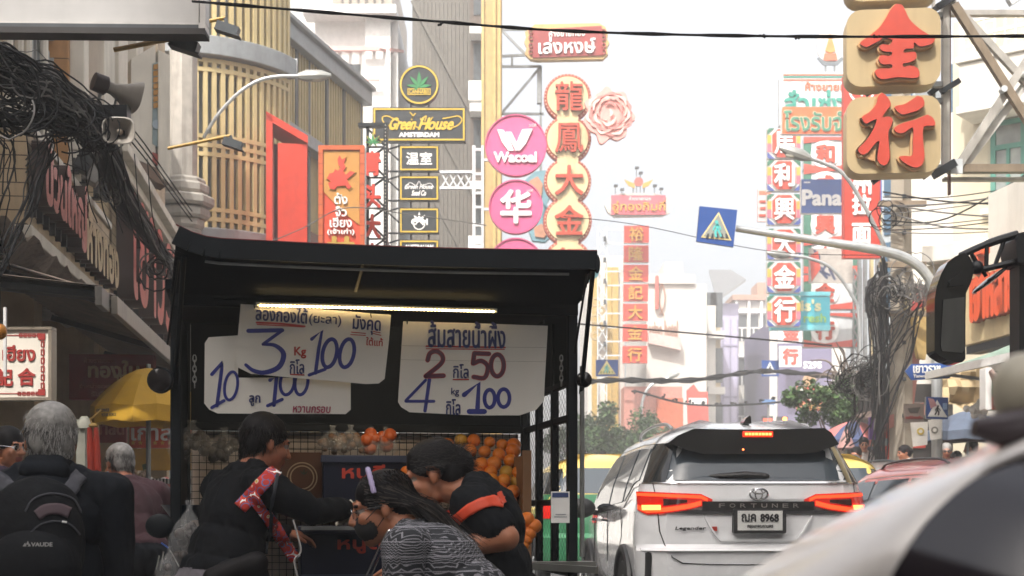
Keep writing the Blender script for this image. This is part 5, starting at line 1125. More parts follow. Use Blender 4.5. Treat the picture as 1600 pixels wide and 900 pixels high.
b.build('curtain', mat('dark_green_curtain', '#1d2b26', .8, var=.4), t)
b = MB(); b.bx(kl(1356, 0).x, kl(1372, 0).x, -.75, -.65, kl(0, 735).z, kl(0, 669).z); b.build('red_board', mat('kiosk_red', '#c4432c', .5), t); b = MB(); b.lathe([(.07, 0), (.07, .01)], kl(1364, 694, -.755), 16, (0, -1, 0)); b.build('emblem', GREYW, t)
b = MB(); b.bx(kl(1343, 0).x, kl(1354, 0).x, -.7, -.6, kl(0, 690).z, kl(0, 656).z); b.build('purple_board', mat('kiosk_purple', '#56307c', .5), t)
S = Sign('board_sign', 'cream triangular board leaning against the pink roof edge', 'sign', 1432, 520, 23.5, R(20)); S.poly('panel', [(1420, 492), (1446, 480), (1452, 530), (1446, 562), (1436, 560)], 0, .08, mat('leaning_cream', '#c2a468', .6)); S.poly('trim', [(1420, 490), (1432, 470), (1446, 478)], .01, .1, mat('leaning_red', '#a84038', .6)); S.done()
def umbrella(nm, label, c, r, h, m, panels=8, m2=None, pole_z=None, closed=False):
    s = thing(nm, label, 'umbrella', (c.x, c.y, 0)); b = MB(); z = c.z
    if closed:
        b.lathe([(.01, h), (.05, h * .8), (.12, h * .3), (.16, 0), (.1, -.02)], (0, 0, z), 14); b.build('canopy', [m], s)
    else:
        rows = 5; vs = []
        for i in range(rows + 1):
            u = i / rows
            for j in range(panels * 2):
                a = math.pi * j / panels; rr = r * u * (1 if j % 2 == 0 else .955); vs.append((rr * math.cos(a), rr * math.sin(a), z + h * (1 - u ** 1.7) - (.0 if j % 2 == 0 else -.02 * u)))
        n = panels * 2
        for i in range(rows):
            for j in range(n): b.add([vs[i * n + j], vs[i * n + (j + 1) % n], vs[(i + 1) * n + (j + 1) % n], vs[(i + 1) * n + j]], [(3, 2, 1, 0)] if i else [(3, 2, 1)], (j // 2) % 2 if m2 else 0)
        for j in range(n):   # valance
            p, q = Vector(vs[rows * n + j]), Vector(vs[rows * n + (j + 1) % n]); d = Vector((0, 0, -.13)); b.add([p, q, q + d, p + d], [(0, 1, 2, 3)], (j // 2) % 2 if m2 else 0)
        b.build('canopy', [m, m2 or m], s, smooth=25)
        b = MB()
        for j in range(panels): a = 2 * math.pi * j / panels; b.beam((0, 0, z + h - .05), (r * .97 * math.cos(a), r * .97 * math.sin(a), z - .01), .012)
        b.build('rib', GALV, s)
    b = MB(); b.tube([(0, 0, 0.0), (0, 0, z + h + .03)], .02, 8); b.build('pole', GALV, s)
    b = MB(); b.lathe([(.22, .0), (.22, .06), (.05, .1)], (0, 0, 0), 12); b.build('base', DKF, s); return s
umbrella('street_umbrella', 'slate blue street umbrella over the stalls beyond the silver pole', P(1512, 676, 21), .62, .32, mat('slate_umbrella', '#5a6577', .7))
umbrella('street_umbrella', 'red and blue striped umbrella by the tree', P(1335, 690, 26), .75, .38, mat('coral_umbrella', '#b56a66', .7), 8, mat('navy_umbrella', '#3a4668', .7))
umbrella('street_umbrella', 'folded dusty pink umbrella beside the striped one', P(1322, 700, 25), .2, .36, mat('dusty_pink', '#a8807a', .8), closed=True)
b = MB(); b.bx(P(1472, 0, 21).x, P(1528, 0, 21).x, 20.9, 21.3, P(0, 690, 21).z, P(0, 680, 21).z); o = b.build('stall_skirt', mat('stall_brown', '#4b3a3c', .7)); tag(o, 'dark brown fabric skirt of the stall below the slate umbrella', 'stall cloth')
b = MB(); rd = random.Random(2)
for k in range(26): b.ball(P(1532 + rd.gauss(0, 6), 640 + rd.gauss(0, 6), 19 + rd.random() * .3), .045 + .02 * rd.random(), 8, 6)
o = b.build('bag_bunch', mat('white_plastic', '#cfcdc8', .35)); tag(o, 'bunch of white plastic bags hung beside the green shop sign', 'plastic bags')

# ------------------------------------------------------------------ trees
LEAF = mat('leaf', (.035, .085, .018, 1), .6, var=.4, scale=1.5); LEAF2 = mat('leaf_light', (.075, .15, .035, 1), .6, var=.35, scale=2); BARK = mat('bark', '#5d4c40', .9, var=.3, bump=.5)
def tree(label, base, h, r, n, ls, seed, trunk=.12, hz_=.6, group=None, nm='tree'):
    s = thing(nm, label, 'tree', (base.x, base.y, 0), 0, group); rd = random.Random(seed)
    b = MB(); top = h * .55; b.tube([(0, 0, 0), (.05, .02, top * .5), (-.05, .05, top), (0, 0, h * .8)], [trunk, trunk * .85, trunk * .6, trunk * .25], 8)
    for k in range(7): a = rd.uniform(0, 6.28); b.tube([(0, 0, top * rd.uniform(.8, 1.1)), (r * .4 * math.cos(a), r * .4 * math.sin(a), top + rd.uniform(.1, .4) * r), (r * .8 * math.cos(a), r * .8 * math.sin(a), top + rd.uniform(.2, .9) * r)], [trunk * .4, trunk * .25, .01], 6)
    b.build('trunk', BARK, s)
    cl = [(Vector((rd.gauss(0, .42) * r, rd.gauss(0, .42) * r, h - r * hz_ + rd.gauss(0, .36) * r * hz_)), r * rd.uniform(.18, .36)) for _ in range(26)]
    b = MB()
    for k in range(n):
        c, q = rd.choice(cl); d = Vector((rd.gauss(0, 1), rd.gauss(0, 1), rd.gauss(0, .8))); d = d.normalized() * q * rd.random() ** .4; p = c + d
        e = Euler((rd.uniform(-1, 1), rd.uniform(-1, 1), rd.uniform(0, 6.28))).to_matrix(); l = ls * rd.uniform(.6, 1.3)
        b.add([p + e @ Vector(v) for v in ((-l * .5, 0, 0), (0, -l * .28, .04 * l), (l * .6, 0, 0), (0, l * .28, .04 * l))], [(0, 1, 2, 3)], 0 if rd.random() < .6 else 1)
    b.build('crown', [LEAF, LEAF2], s, smooth=0)
tree('bright green street tree between the purple building and the kiosk', P(1318, 800, 29), 3.9, 1.05, 12000, .1, 5, .13)
tree('dense dark green tree low under the striped shop', P(960, 800, 58), 5.3, 2.2, 9000, .17, 7)
tree('green tree half hidden behind the side of the fruit cart', P(915, 800, 52), 4.7, 1.9, 8000, .17, 8)
tree('small green tree in front of the salmon pink shop', P(1035, 800, 62), 4.7, 1.4, 5200, .17, 9)
s = thing('pollarded_tree', 'gnarled grey tree stump with bare twigs behind the cable tangle', 'tree', (P(1325, 0, 30).x, 30, 0)); b = MB(); pl = lambda px, py: Vector(((px - 1325) * 30 / FPX, 0, CAM_H + (HOR - py) * 30 / FPX))
b.tube([pl(1330, 800), pl(1330, 660), pl(1326, 625), pl(1318, 590)], [.2, .2, .26, .12], 9); b.build('trunk', mat('grey_bark', '#6e6259', .9, var=.3, bump=.6), s)
b = MB(); rd = random.Random(4)
for k in range(34): a = rd.uniform(-1.2, 1.4); l = rd.uniform(.4, 1.0); p0 = pl(1322 + rd.uniform(-8, 8), 620 - rd.uniform(0, 30)); b.tube(smooth_line([p0, p0 + Vector((math.sin(a) * l * .5, rd.gauss(0, .1), math.cos(a) * l * .6)), p0 + Vector((math.sin(a) * l + rd.gauss(0, .1), rd.gauss(0, .2), math.cos(a) * l * .7 + rd.gauss(0, .15)))], 4), [.035 - .003 * q for q in range(9)], 5)
b.build('branch', mat('grey_bark', '#6e6259'), s)
# ------------------------------------------------------------------ cars
PEARL = mat('pearl_white_paint', (.8, .805, .815, 1), .24, var=.04, dirt=.07, coat=1.0); BLKGL = mat('gloss_black', (.008, .009, .01, 1), .12, var=0, coat=.6); TINT = mat('tinted_glass', (.05, .064, .078, 1), .03, var=0, spec=.5)
REDL_ = mat('tail_lamp_red', '#b8160c', .2, var=.1, scale=20, coat=1, emit='#ff2a10', estr=.12); LAMPO = mat('tail_lamp_bar', '#ff5a30', .25, var=0, emit='#ff4218', estr=.75); LAMPH = mat('brake_lamp', '#ff8a5a', .3, var=0, emit='#ff5c2a', estr=5.0); CHROME = mat('chrome', '#c9c9cb', .12, 1.0, var=0)
PLASD = mat('dark_plastic', (.02, .02, .021, 1), .5)
PLT = mat('plate_white', '#d2d2ce', .45, var=.05); PLK = mat('plate_print', (.015, .015, .016, 1), .5)
def lerp(a, xs, ys):
    if a <= xs[0]: return ys[0]
    for i in range(len(xs) - 1):
        if a <= xs[i + 1]: return ys[i] + (ys[i + 1] - ys[i]) * (a - xs[i]) / (xs[i + 1] - xs[i])
    return ys[-1]
def hw(z): return lerp(z, [.4, .52, .8, 1.02, 1.2, 1.38, 1.69, 1.76, 1.82, 1.9], [.82, .9, .925, .925, .905, .865, .745, .69, .58, .36])
def yr(z): return lerp(z, [.4, .5, .68, .845, .87, .9, 1.1, 1.37, 1.5, 1.69, 1.79, 1.82, 1.9], [.10, .02, .0, -.01, .03, .06, .05, .07, .13, .24, .31, .5, 1.0])
def rs(x, z):
    t = abs(x) / hw(z); return yr(z) + lerp(z, [1.2, 1.7], [.24, .3]) * max(0, (t - .72) / .28) ** 2.0
def side_x(y, z):
    w = hw(z); return w * lerp(y, [0, .5, 3.4, 4.3, 4.8], [.99, 1, 1, .95, .8])
def belt(y): return lerp(y, [.2, .75, 1.15, 2.2, 3.4, 3.9, 4.6, 4.8], [1.38, 1.36, 1.2, 1.17, 1.14, 1.12, 1.0, .85])
def make_car(nm, label, loc, yaw, paint, paint2=None, sc_=(1, 1, 1), fancy=False, group=None, front=False, roofc=None):
    s = thing(nm, label, 'car', loc, yaw, group); MM = Matrix.Diagonal((sc_[0], sc_[1], sc_[2], 1))
    def nb(): m = MB(); m.M = MM; return m
    T = [-1, -.96, -.88, -.78, -.6, -.3, 0, .3, .6, .78, .88, .96, 1]
    zs = [.42, .5, .6, .68, .76, .845, .87, .9, 1.0, 1.1, 1.2, 1.3, 1.38]
    ys = [.45, .7, 1.0, 1.4, 2.0, 2.7, 3.4, 3.8, 4.2, 4.5, 4.7, 4.8]
    b = nb(); rows = []
    for z in zs:
        r = [Vector((-side_x(y, z), y, min(z, belt(y) * (.42 + (z - .42)) / (.42 + .96) if False else min(z, belt(y))))) for y in reversed(ys)] + [Vector((t * hw(z), rs(t * hw(z), z), z)) for t in T] + [Vector((side_x(y, z), y, min(z, belt(y)))) for y in ys]
        rows.append(r)
    n = len(rows[0]); vs = [p for r in rows for p in r]
    fs = [(i * n + j, i * n + j + 1, (i + 1) * n + j + 1, (i + 1) * n + j) for i in range(len(zs) - 1) for j in range(n - 1)]
    fs += [((len(zs) - 1) * n + j, (len(zs) - 1) * n + j + 1, (len(zs) - 1) * n + n - 2 - j, (len(zs) - 1) * n + n - 1 - j) for j in range((n - 1) // 2)]
    fs += [(i * n, (i + 1) * n, (i + 1) * n + n - 1, i * n + n - 1) for i in range(len(zs) - 1)]
    b.add(vs, fs, 0); body = b.build('body', [paint2 or paint], s, smooth=32)
    # greenhouse
    b = nb(); lv = [1.14, 1.25, 1.38, 1.5, 1.6, 1.69, 1.755, 1.81, 1.86, 1.895]; rows = []
    for z in lv:
        u = max(0, min(1, (z - 1.14) / .63)); fy = 3.75 - .95 * u; w = hw(z); y2 = [.5, .7, 1.2, 1.9, 2.5, fy - .12]
        rows.append([Vector((-w * (.97 if k == 5 else 1), min(y, fy - .05), z)) for k, y in reversed(list(enumerate(y2)))] + [Vector((t * w, rs(t * w, z), z)) for t in T] + [Vector((w * (.97 if k == 5 else 1), min(y, fy - .05), z)) for k, y in enumerate(y2)] + [Vector((w * .5, fy + .06, z)), Vector((-w * .5, fy + .06, z))])
    n = len(rows[0]); vs = [p for r in rows for p in r]; fs = [(i * n + j, i * n + (j + 1) % n, (i + 1) * n + (j + 1) % n, (i + 1) * n + j) for i in range(len(lv) - 1) for j in range(n)]
    e = len(vs); tb = (len(lv) - 1) * n; vs.append(Vector((0, 1.6, 1.935))); fs += [(tb + j, tb + (j + 1) % n, e) for j in range(n)]
    b.add(vs, fs, 0); b.build('roof', [roofc or paint], s, smooth=40)
    def rpatch(part, cols, off, m, parent=None, frac=False, thick=.02, smooth=40):
        """cols: (x, ztop, zbot) on the rear surface"""
        b = nb(); vs = []; q = 5; N = []
        for (x, z1, z0) in cols:
            for k in range(q): z = z0 + (z1 - z0) * k / (q - 1); xx = x * hw(z) if frac else x; vs.append(Vector((xx, rs(xx, z) - off, z)))
        m_ = len(vs); vs += [v + Vector((0, thick, 0)) for v in vs[:m_]]; c = len(cols)
        fs = [(i * q + k, (i + 1) * q + k, (i + 1) * q + k + 1, i * q + k + 1) for i in range(c - 1) for k in range(q - 1)]
        fs += [(i * q, m_ + i * q, m_ + (i + 1) * q, (i + 1) * q) for i in range(c - 1)] + [(i * q + q - 1, (i + 1) * q + q - 1, m_ + (i + 1) * q + q - 1, m_ + i * q + q - 1) for i in range(c - 1)]
        fs += [(k, k + 1, m_ + k + 1, m_ + k) for k in range(q - 1)] + [((c - 1) * q + k + 1, (c - 1) * q + k, m_ + (c - 1) * q + k, m_ + (c - 1) * q + k + 1) for k in range(q - 1)]
        b.add(vs, fs, 0); return b.build(part, m, parent or s, smooth=smooth)
    def fill(x0, x1, f1, f0, n=14): return [(x0 + (x1 - x0) * i / n, f1(x0 + (x1 - x0) * i / n), f0(x0 + (x1 - x0) * i / n)) for i in range(n + 1)]
    def spatch(part, rows_, off, m, sgn=-1, parent=None):
        b = nb(); vs = []; q = 6
        for (y, z1, z0) in rows_:
            for k in range(q): z = z0 + (z1 - z0) * k / (q - 1); vs.append(Vector((sgn * (hw(z) + off), y(z) if callable(y) else y, z)))
        m_ = len(vs); vs += [v - Vector((sgn * .012, 0, 0)) for v in vs[:m_]]; c = len(rows_)
        fs = [(i * q + k, (i + 1) * q + k, (i + 1) * q + k + 1, i * q + k + 1) for i in range(c - 1) for k in range(q - 1)] + [(i * q, m_ + i * q, m_ + (i + 1) * q, (i + 1) * q) for i in range(c - 1)] + [(i * q + q - 1, (i + 1) * q + q - 1, m_ + (i + 1) * q + q - 1, m_ + i * q + q - 1) for i in range(c - 1)] + [(k, k + 1, m_ + k + 1, m_ + k) for k in range(q - 1)] + [((c - 1) * q + k + 1, (c - 1) * q + k, m_ + (c - 1) * q + k, m_ + (c - 1) * q + k + 1) for k in range(q - 1)]
        b.add(vs, fs, 0); return b.build(part, m, parent or s, smooth=40)
    # dark side band with panes
    for sg in (-1, 1):
        bz = lambda y: belt(y) + .01
        tz = lambda y: lerp(y, [.5, 1.2, 2.6, 3.0, 3.55], [1.70, 1.725, 1.71, 1.6, 1.2])
        ysd = [.46, .6, .75, .95, 1.15, 1.25, 1.6, 2.1, 2.5, 2.8, 3.0, 3.3, 3.52]
        wb = spatch('window_band', [(lambda z: rs(hw(z), z) - .01, tz(.5), bz(.5))] + [(y, tz(y), bz(y)) for y in ysd[2:]], .003, BLKGL, sg)
        for ya, yb in ((.55, 1.16), (1.26, 2.1), (2.2, 3.3)):
            ks = [ya + (yb - ya) * i / 5 for i in range(6)]; spatch('side_window', [(y, tz(y) - .04, bz(y) + .03) for y in ks], .009, TINT, sg)
        if fancy: spatch('window_trim', [(y, bz(y) - .002, bz(y) - .022) for y in ysd], .006, CHROME, sg)
        for yh in (2.1, 3.05):
            b = nb(); b.tube([(sg * (.93), yh - .1, 1.075), (sg * .965, yh - .06, 1.08), (sg * .965, yh + .06, 1.08), (sg * .93, yh + .1, 1.075)], .014, 8); h = b.build('door_handle', CHROME if fancy else paint, s)
        # wheels and arches
        for yw in (.98, 3.74):
            b = nb(); pr = []
            for i in range(17):
                a = math.pi * (-.08 + 1.16 * i / 16); pr.append(Vector((sg * .932, yw + .45 * math.cos(a), .40 + .45 * math.sin(a))))
            b.tube(pr, .035, 8); b.build('arch_trim', PLASD, s)
            b = nb(); b.lathe([(.43, 0), (.43, .02)], (sg * .915, yw, .40), 28, (sg, 0, 0)); b.build('arch_shade_disc', mat('arch_shade_black', (.004, .004, .004, 1), .9), s)  # flat black disc paints the shade of the uncut wheel arch
            b = nb(); b.lathe([(.25, .0), (.355, .0), (.38, .03), (.38, .17), (.355, .2), (.25, .19)], (sg * .745, yw, .38), 28, (sg, 0, 0)); w = b.build('wheel', RUBBER, s)
            b = nb(); b.lathe([(.25, .19), (.24, .15), (.08, .17), (.0, .18)], (sg * .745, yw, .38), 20, (sg, 0, 0))
            for k in range(6): a = k * math.pi / 3; b.beam((sg * .93, yw, .38), (sg * .935, yw + .23 * math.cos(a), .38 + .23 * math.sin(a)), .05, .02)
            b.build('rim', GALV, w)
        b = nb(); b.tube(smooth_line([(sg * .57, .7, 1.83), (sg * .585, .85, 1.875), (sg * .59, 1.2, 1.895), (sg * .59, 1.7, 1.9), (sg * .585, 2.3, 1.875), (sg * .57, 2.5, 1.82)], 4), .014, 8); b.build('roof_rail', SILV if fancy else DKF, s)
        b = nb(); b.ball((sg * 1.06, 3.18, 1.19), (.14, .09, .1), 14, 8); b.beam((sg * .9, 3.2, 1.14), (sg * 1.0, 3.19, 1.16), .05); b.build('side_mirror', PLASD if fancy else paint, s)
    # rear glass
    gz0 = lambda x: 1.392 + .012 * (abs(x) / .8) ** 2
    rpatch('rear_window', fill(-.74, .74, lambda x: 1.71 if abs(x) < .6 else 1.71 - (abs(x) - .6) * .25, gz0), .006, TINT)
    rpatch('rear_window_frame', fill(-1, -.83, lambda x: 1.70, lambda x: 1.385, 10), .009, BLKGL, None, True); rpatch('rear_window_frame', fill(.83, 1, lambda x: 1.70, lambda x: 1.385, 10), .009, BLKGL, None, True)
    if not fancy:
        for sg in (-1, 1): rpatch('tail_lamp', [(sg * x, 1.3, 1.08) for x in ((.62, .7, .78, .86, .9) if sg > 0 else (.62, .7, .78, .86, .9))], .012, REDL_)
        b = nb(); b.box((0, .03, .98), (.36, .02, .14)); b.build('number_plate', PLT, s)
        # windscreen
        b = nb(); b.add([(-.78, 3.74, 1.17), (.78, 3.74, 1.17), (.62, 2.92, 1.70), (-.62, 2.92, 1.70)], [(0, 1, 2, 3)]); b.add([(-.78, 3.76, 1.17), (.78, 3.76, 1.17), (.62, 2.94, 1.70), (-.62, 2.94, 1.70)], [(3, 2, 1, 0)]); b.build('windscreen', TINT, s)
    return s, nb, rpatch, fill
LOC = P(1187, 800, 11); LOC.z = 0; YW = R(2.98)
s, nb, rpatch, fill = make_car('suv', 'pearl white sport utility car with lit red tail lamps seen from behind', LOC, YW, PEARL, fancy=True)
RV = Fr(LOC, YW)
def rq(px, py, ly=.05): return RV.px(px, py, ly)
# spoiler
sp = [(1084, 670), (1130, 671), (1190, 671), (1250, 670), (1287, 669), (1298, 676), (1310, 694), (1296, 700), (1275, 707), (1250, 709), (1100, 710), (1072, 703), (1052, 695), (1043, 692), (1060, 680)]
b = MB(); q = RV.pts(sp, .12); b.poly(q, .10, .5); 
vs = []
b.build('spoiler', BLKGL, s, bevel=.012)
b = MB(); x0, z0 = rq(1160, 683, .1); x1, z1 = rq(1207, 674, .1)
b.bx(x0, x1, .075, .099, z0, z1, 0); sl = b.build('brake_light', mat('brake_lens', '#7a1410', .3, var=0, emit='#ff3a14', estr=.6), s, bevel=.004)
b = MB()
for k in range(8): x = x0 + .025 + (x1 - x0 - .05) * k / 7; b.box((x, .071, (z0 + z1) / 2), (.02, .006, .02))
b.build('lamp_row', LAMPH, sl)
b = MB(); b.ball((rq(1163, 702)[0], .09, rq(1163, 702)[1]), .007, 8, 6); b.build('camera_led', LAMPH, s)
b = MB(); q = RV.pts([(1158, 663), (1162, 655), (1168, 650), (1170, 652), (1171, 663)], .9); b.poly(q, .82, .98); b.build('antenna_fin', BLKGL, s, bevel=.01)
# lower glass trim, lamps, chrome-black bar, recess, seams
rpatch('window_trim', fill(-.87, .87, lambda x: 1.386, lambda x: 1.374, 20), .012, CHROME)
def lamp_half(sg):
    top = lambda x: lerp(abs(x), [.36, .45, .7, .92], [1.248, 1.290, 1.300, 1.315]); bot = lambda x: lerp(abs(x), [.36, .42, .55, .72, .86, .92], [1.235, 1.20, 1.165, 1.14, 1.13, 1.17])
    X = [.36, .4, .45, .5, .56, .62, .68, .74, .80, .85, .885, .91]
    lb = rpatch('tail_lamp', [(sg * x, top(x), bot(x)) for x in (X if sg > 0 else X)], .02, REDL_)
    rpatch('lamp_bar', [(sg * x, top(x) - .012, top(x) - .035) for x in X[1:]], .028, LAMPO, lb); rpatch('lamp_bar', [(sg * x, bot(x) + .045, bot(x) + .012) for x in X[2:]], .028, LAMPO, lb)
    rpatch('lamp_gap', [(sg * x, top(x) - .05, bot(x) + .06) for x in X[4:8]], .027, mat('lamp_dark', '#3a0806', .2, coat=1), lb)
    if sg < 0: rpatch('brake_lamp', [(sg * x, 1.205, 1.165) for x in (.76, .80, .85, .885)], .031, LAMPH, lb)
    else: rpatch('brake_lamp', [(sg * x, 1.205, 1.165) for x in (.76, .80, .85, .885)], .031, LAMPH, lb)
for sg in (-1, 1): lamp_half(sg)
bar = rpatch('trim_bar', fill(-.44, .44, lambda x: 1.232, lambda x: 1.165, 12), .022, BLKGL)
rpatch('trim_bar', fill(-.74, .74, lambda x: 1.166, lambda x: lerp(abs(x), [0, .5, .74], [1.135, 1.135, 1.15]), 18), .018, PLASD)
b = MB()
for k, ch in enumerate('FORTUNER'): x = -.29 + k * .083; b.text(ch, x, 1.2, .045, .03, rs(x, 1.2) - .0235, .005, .001)
b.build('lettering', CHROME, bar)
b = MB(); n = 30
for rx, rz, w in ((.07, .045, .008), (.028, .043, .006)): b.tube([(rx * math.cos(2 * math.pi * i / n), .03, 1.288 + rz * math.sin(2 * math.pi * i / n)) for i in range(n + 1)], w, 8, 0, False)
b.tube([(.05 * math.cos(2 * math.pi * i / n), .028, 1.31 + .018 * math.sin(2 * math.pi * i / n)) for i in range(n + 1)], .006, 8, 0, False); b.build('emblem', CHROME, s)
b = MB(); b.poly(rrect(-.205, .985, .205, 1.175, .012), -.012, .05); pl = b.build('plate_frame', PLASD, s, bevel=.004)
b = MB(); b.bx(-.175, .175, -.018, -.0125, 1.008, 1.16); o = b.build('number_plate', PLT, pl)
b = MB(); b.text('ฌค', -.09, 1.105, .11, .058, -.0185, .003, .003); b.text('8968', .072, 1.105, .14, .058, -.0185, .003, .003); b.text('กรุงเทพมหานคร', 0, 1.035, .2, .03, -.0185, .003, .0012); b.build('lettering', PLK, pl)
b = MB()
for sx in (-.165, .165): b.ball((sx, -.019, 1.15), .004, 6, 4)
b.build('screw', CHROME, pl)
b = MB(); q0 = rq(1055, 826); b.text('Legender', q0[0] + .12, q0[1], .235, .03, rs(-.55, 1.02) - .004, .004, .0016, 0, .25); b.build('badge', PLK, s)
b = MB(); b.bx(-.365, -.325, .035, .049, q0[1] - .018, q0[1] + .016); b.build('badge', mat('badge_red', '#a83226', .4), s)
# plate recess lower chamfer, tailgate seam, bumper
rpatch('recess_edge', [(-.42, 1.13, 1.10), (-.36, 1.02, .99), (-.3, .945, .925), (-.1, .94, .92), (.1, .94, .92), (.3, .945, .925), (.36, 1.02, .99), (.42, 1.13, 1.10)], .02, PEARL)
SEAM = mat('panel_seam', (.01, .01, .011, 1), .7)
for sg in (-1, 1):
    b = MB(); pts = [Vector((sg * x, rs(x, z) - .001, z)) for x, z in ((.80, 1.38), (.79, 1.3), (.775, 1.12), (.765, 1.0), (.73, .9), (.68, .80), (.6, .755), (.4, .745), (0, .742))]; b.tube(pts, .0045, 5); b.build('tailgate_seam', SEAM, s)
    b = MB(); b.tube([Vector((sg * .925, y, z)) for y, z in ((1.2, 1.18), (1.15, .95), (1.3, .85))], .004, 5); b.tube([Vector((sg * .927, y, z)) for y, z in ((2.15, 1.17), (2.15, .7))], .004, 5); b.tube([Vector((sg * .927, y, z)) for y, z in ((3.2, 1.14), (3.25, .7))], .004, 5); b.build('door_seam', SEAM, s)
rpatch('bumper_lip', fill(-.9, .9, lambda x: .868, lambda x: .85, 24), .03, PEARL)
rpatch('bumper_vent', [(-.87, .83, .5), (-.85, .84, .5), (-.83, .83, .5)], .012, PLASD)
b = MB(); b.tube([(.05, .085, 1.435), (-.1, .078, 1.44), (-.3, .085, 1.432), (-.38, .1, 1.43)], [.02, .026, .018, .008], 8); b.ball((.06, .09, 1.43), (.04, .03, .022), 12, 8); b.build('wiper', PLASD, s)

TAXY = mat('taxi_yellow', (.62, .47, .12, 1), .35, var=.04, coat=.6); TAXG = mat('taxi_green', (.03, .16, .07, 1), .35, var=.05, coat=.6); CARR = mat('car_red', (.38, .06, .05, 1), .3, var=.05, coat=.8); CARG = mat('car_grey', (.22, .2, .18, 1), .3, var=.05, coat=.8); WHC = mat('car_white', (.6, .6, .6, 1), .3, var=.04, coat=.8)
def pos(px, Y): p = P(px, 800, Y); p.z = 0; return p
make_car('taxi', 'yellow over green taxi just ahead of the white car', pos(955, 17.3), R(3), TAXY, TAXG, (.93, .95, .99), group='taxis in the traffic')
make_car('taxi', 'yellow taxi squeezed between the white car and the red one', pos(1298, 17.8), R(1), TAXY, TAXG, (.93, .9, 1.0), group='taxis in the traffic')
make_car('car', 'red multi purpose car with tinted side windows beside the scooter cowl', pos(1625, 12.2), R(5.5), CARR, None, (.93, .95, .87))
make_car('car', 'silver brown car with curved roof beyond the red car', pos(1492, 19.5), R(7), CARG, WHC, (.95, .95, 1.0))
make_car('car', 'small white car far ahead between the trees and the traffic', pos(925, 44), R(-3), WHC, None, (.9, .9, .85))
make_car('car', 'dark red van by the trees at the far bend', pos(975, 50), R(-6), mat('van_red', (.25, .03, .035, 1), .4), None, (1.0, 1.1, 1.15))
make_car('taxi', 'distant taxi with only its yellow roof showing above the road', pos(1100, 34), R(-4), TAXY, TAXG, (.9, .9, .85), group='taxis in the traffic')
# tuk-tuk far ahead, facing us
t = thing('tuk_tuk', 'grey three wheeled tuk tuk with an arched fringed canopy coming towards us', 'tuk tuk', pos(922, 27), 0)
b = MB(); b.tube([(-.65, -.4, 1.55), (-.45, -.5, 1.78), (0, -.55, 1.86), (.45, -.5, 1.78), (.65, -.4, 1.55)], .07, 8); b.add([(-.68, -.5, 1.6), (-.45, -.55, 1.82), (0, -.6, 1.9), (.45, -.55, 1.82), (.68, -.5, 1.6), (-.68, 1.6, 1.6), (-.45, 1.6, 1.82), (0, 1.6, 1.9), (.45, 1.6, 1.82), (.68, 1.6, 1.6)], [(i, i + 1, i + 6, i + 5) for i in range(4)]); b.build('canopy', mat('tuk_canopy', '#5d4650', .6), t)
b = MB(); b.bx(-.6, .6, .3, 1.6, .35, .85); b.bx(-.32, .32, -.75, .3, .4, .9); b.ball((0, -.72, .72), (.3, .2, .25), 12, 8); b.build('body', mat('tuk_body', '#6d7f94', .4), t, bevel=.03)
for sx in (-.6, .6): b = MB(); b.tube([(sx * .7, -.45, .85), (sx, -.45, 1.6)], .025, 6); b.tube([(sx, 1.5, .8), (sx, 1.5, 1.62)], .025, 6); b.build('post', GALV, t)
b = MB(); b.add([(-.4, -.5, .92), (.4, -.5, .92), (.5, -.45, 1.55), (-.5, -.45, 1.55)], [(0, 1, 2, 3)]); b.add([(-.4, -.49, .92), (.4, -.49, .92), (.5, -.44, 1.55), (-.5, -.44, 1.55)], [(3, 2, 1, 0)]); b.build('windscreen', TINT, t)
for sx in (-.2, .2): b = MB(); b.lathe([(.09, 0), (.1, .06), (.05, .1)], (sx, -.9, .78), 14, (0, 1, 0)); b.build('headlight', CHROME, t)
for x, y in ((0, -.6), (-.55, 1.2), (.55, 1.2)): b = MB(); b.lathe([(.12, -.06), (.24, -.06), (.25, 0), (.24, .06), (.12, .06)], (x, y, .25), 18, (1, 0, 0)); b.build('wheel', RUBBER, t)
b = MB(); b.bx(-.25, .25, -.93, -.91, .5, .58); b.build('plate', PLT, t)

# ------------------------------------------------------------------ bus beside the viewer with its mirror arm
BY = 6.0
t = thing('bus', 'black framed bus front at the very edge carrying a big hooked mirror', 'bus', (0, 0, 0))
b = MB(); b.bx(2.36, 4.8, -5.0, 6.0, .35, 3.1); b.build('body', mat('bus_body', '#c9c4b8', .4, dirt=.1, coat=.5), t, bevel=.1)
Bx = Fr((0, BY, 0), 0)
b = MB(); q = Bx.pts([(1593, 405), (1640, 405), (1640, 568), (1593, 568)]); b.poly(q, BY, BY + .12); b.build('pillar', BLACK, t, bevel=.01)
b = MB(); q = Bx.pts([(1584, 368), (1610, 362), (1660, 362), (1660, 415), (1584, 413), (1581, 390)]); b.poly(q, BY - .05, BY + .14); b.build('mirror_mount', BLACK, t, bevel=.02)
hp = lambda px, py, y=0: Vector((Bx.px(px, py)[0], BY + y, Bx.px(px, py)[1])); hl = lambda px, py, y=0: hp(px, py, y)
b = MB(); b.tube(smooth_line([hl(1500, 400), hl(1530, 386), hl(1560, 375), hl(1590, 366)], 4), [.014] * 6 + [.017] * 7, 8); b.tube([hl(1500, 425), hl(1540, 420), hl(1590, 408)], .013, 8)
for p, q in (((1542, 382), (1541, 419)), ((1570, 372), (1554, 417)), ((1518, 397), (1532, 421))): b.tube([hl(*p), hl(*q)], .009, 6)
b.ball(hl(1526, 418), .03, 10, 6); b.build('mirror_arm', BLACK, t)
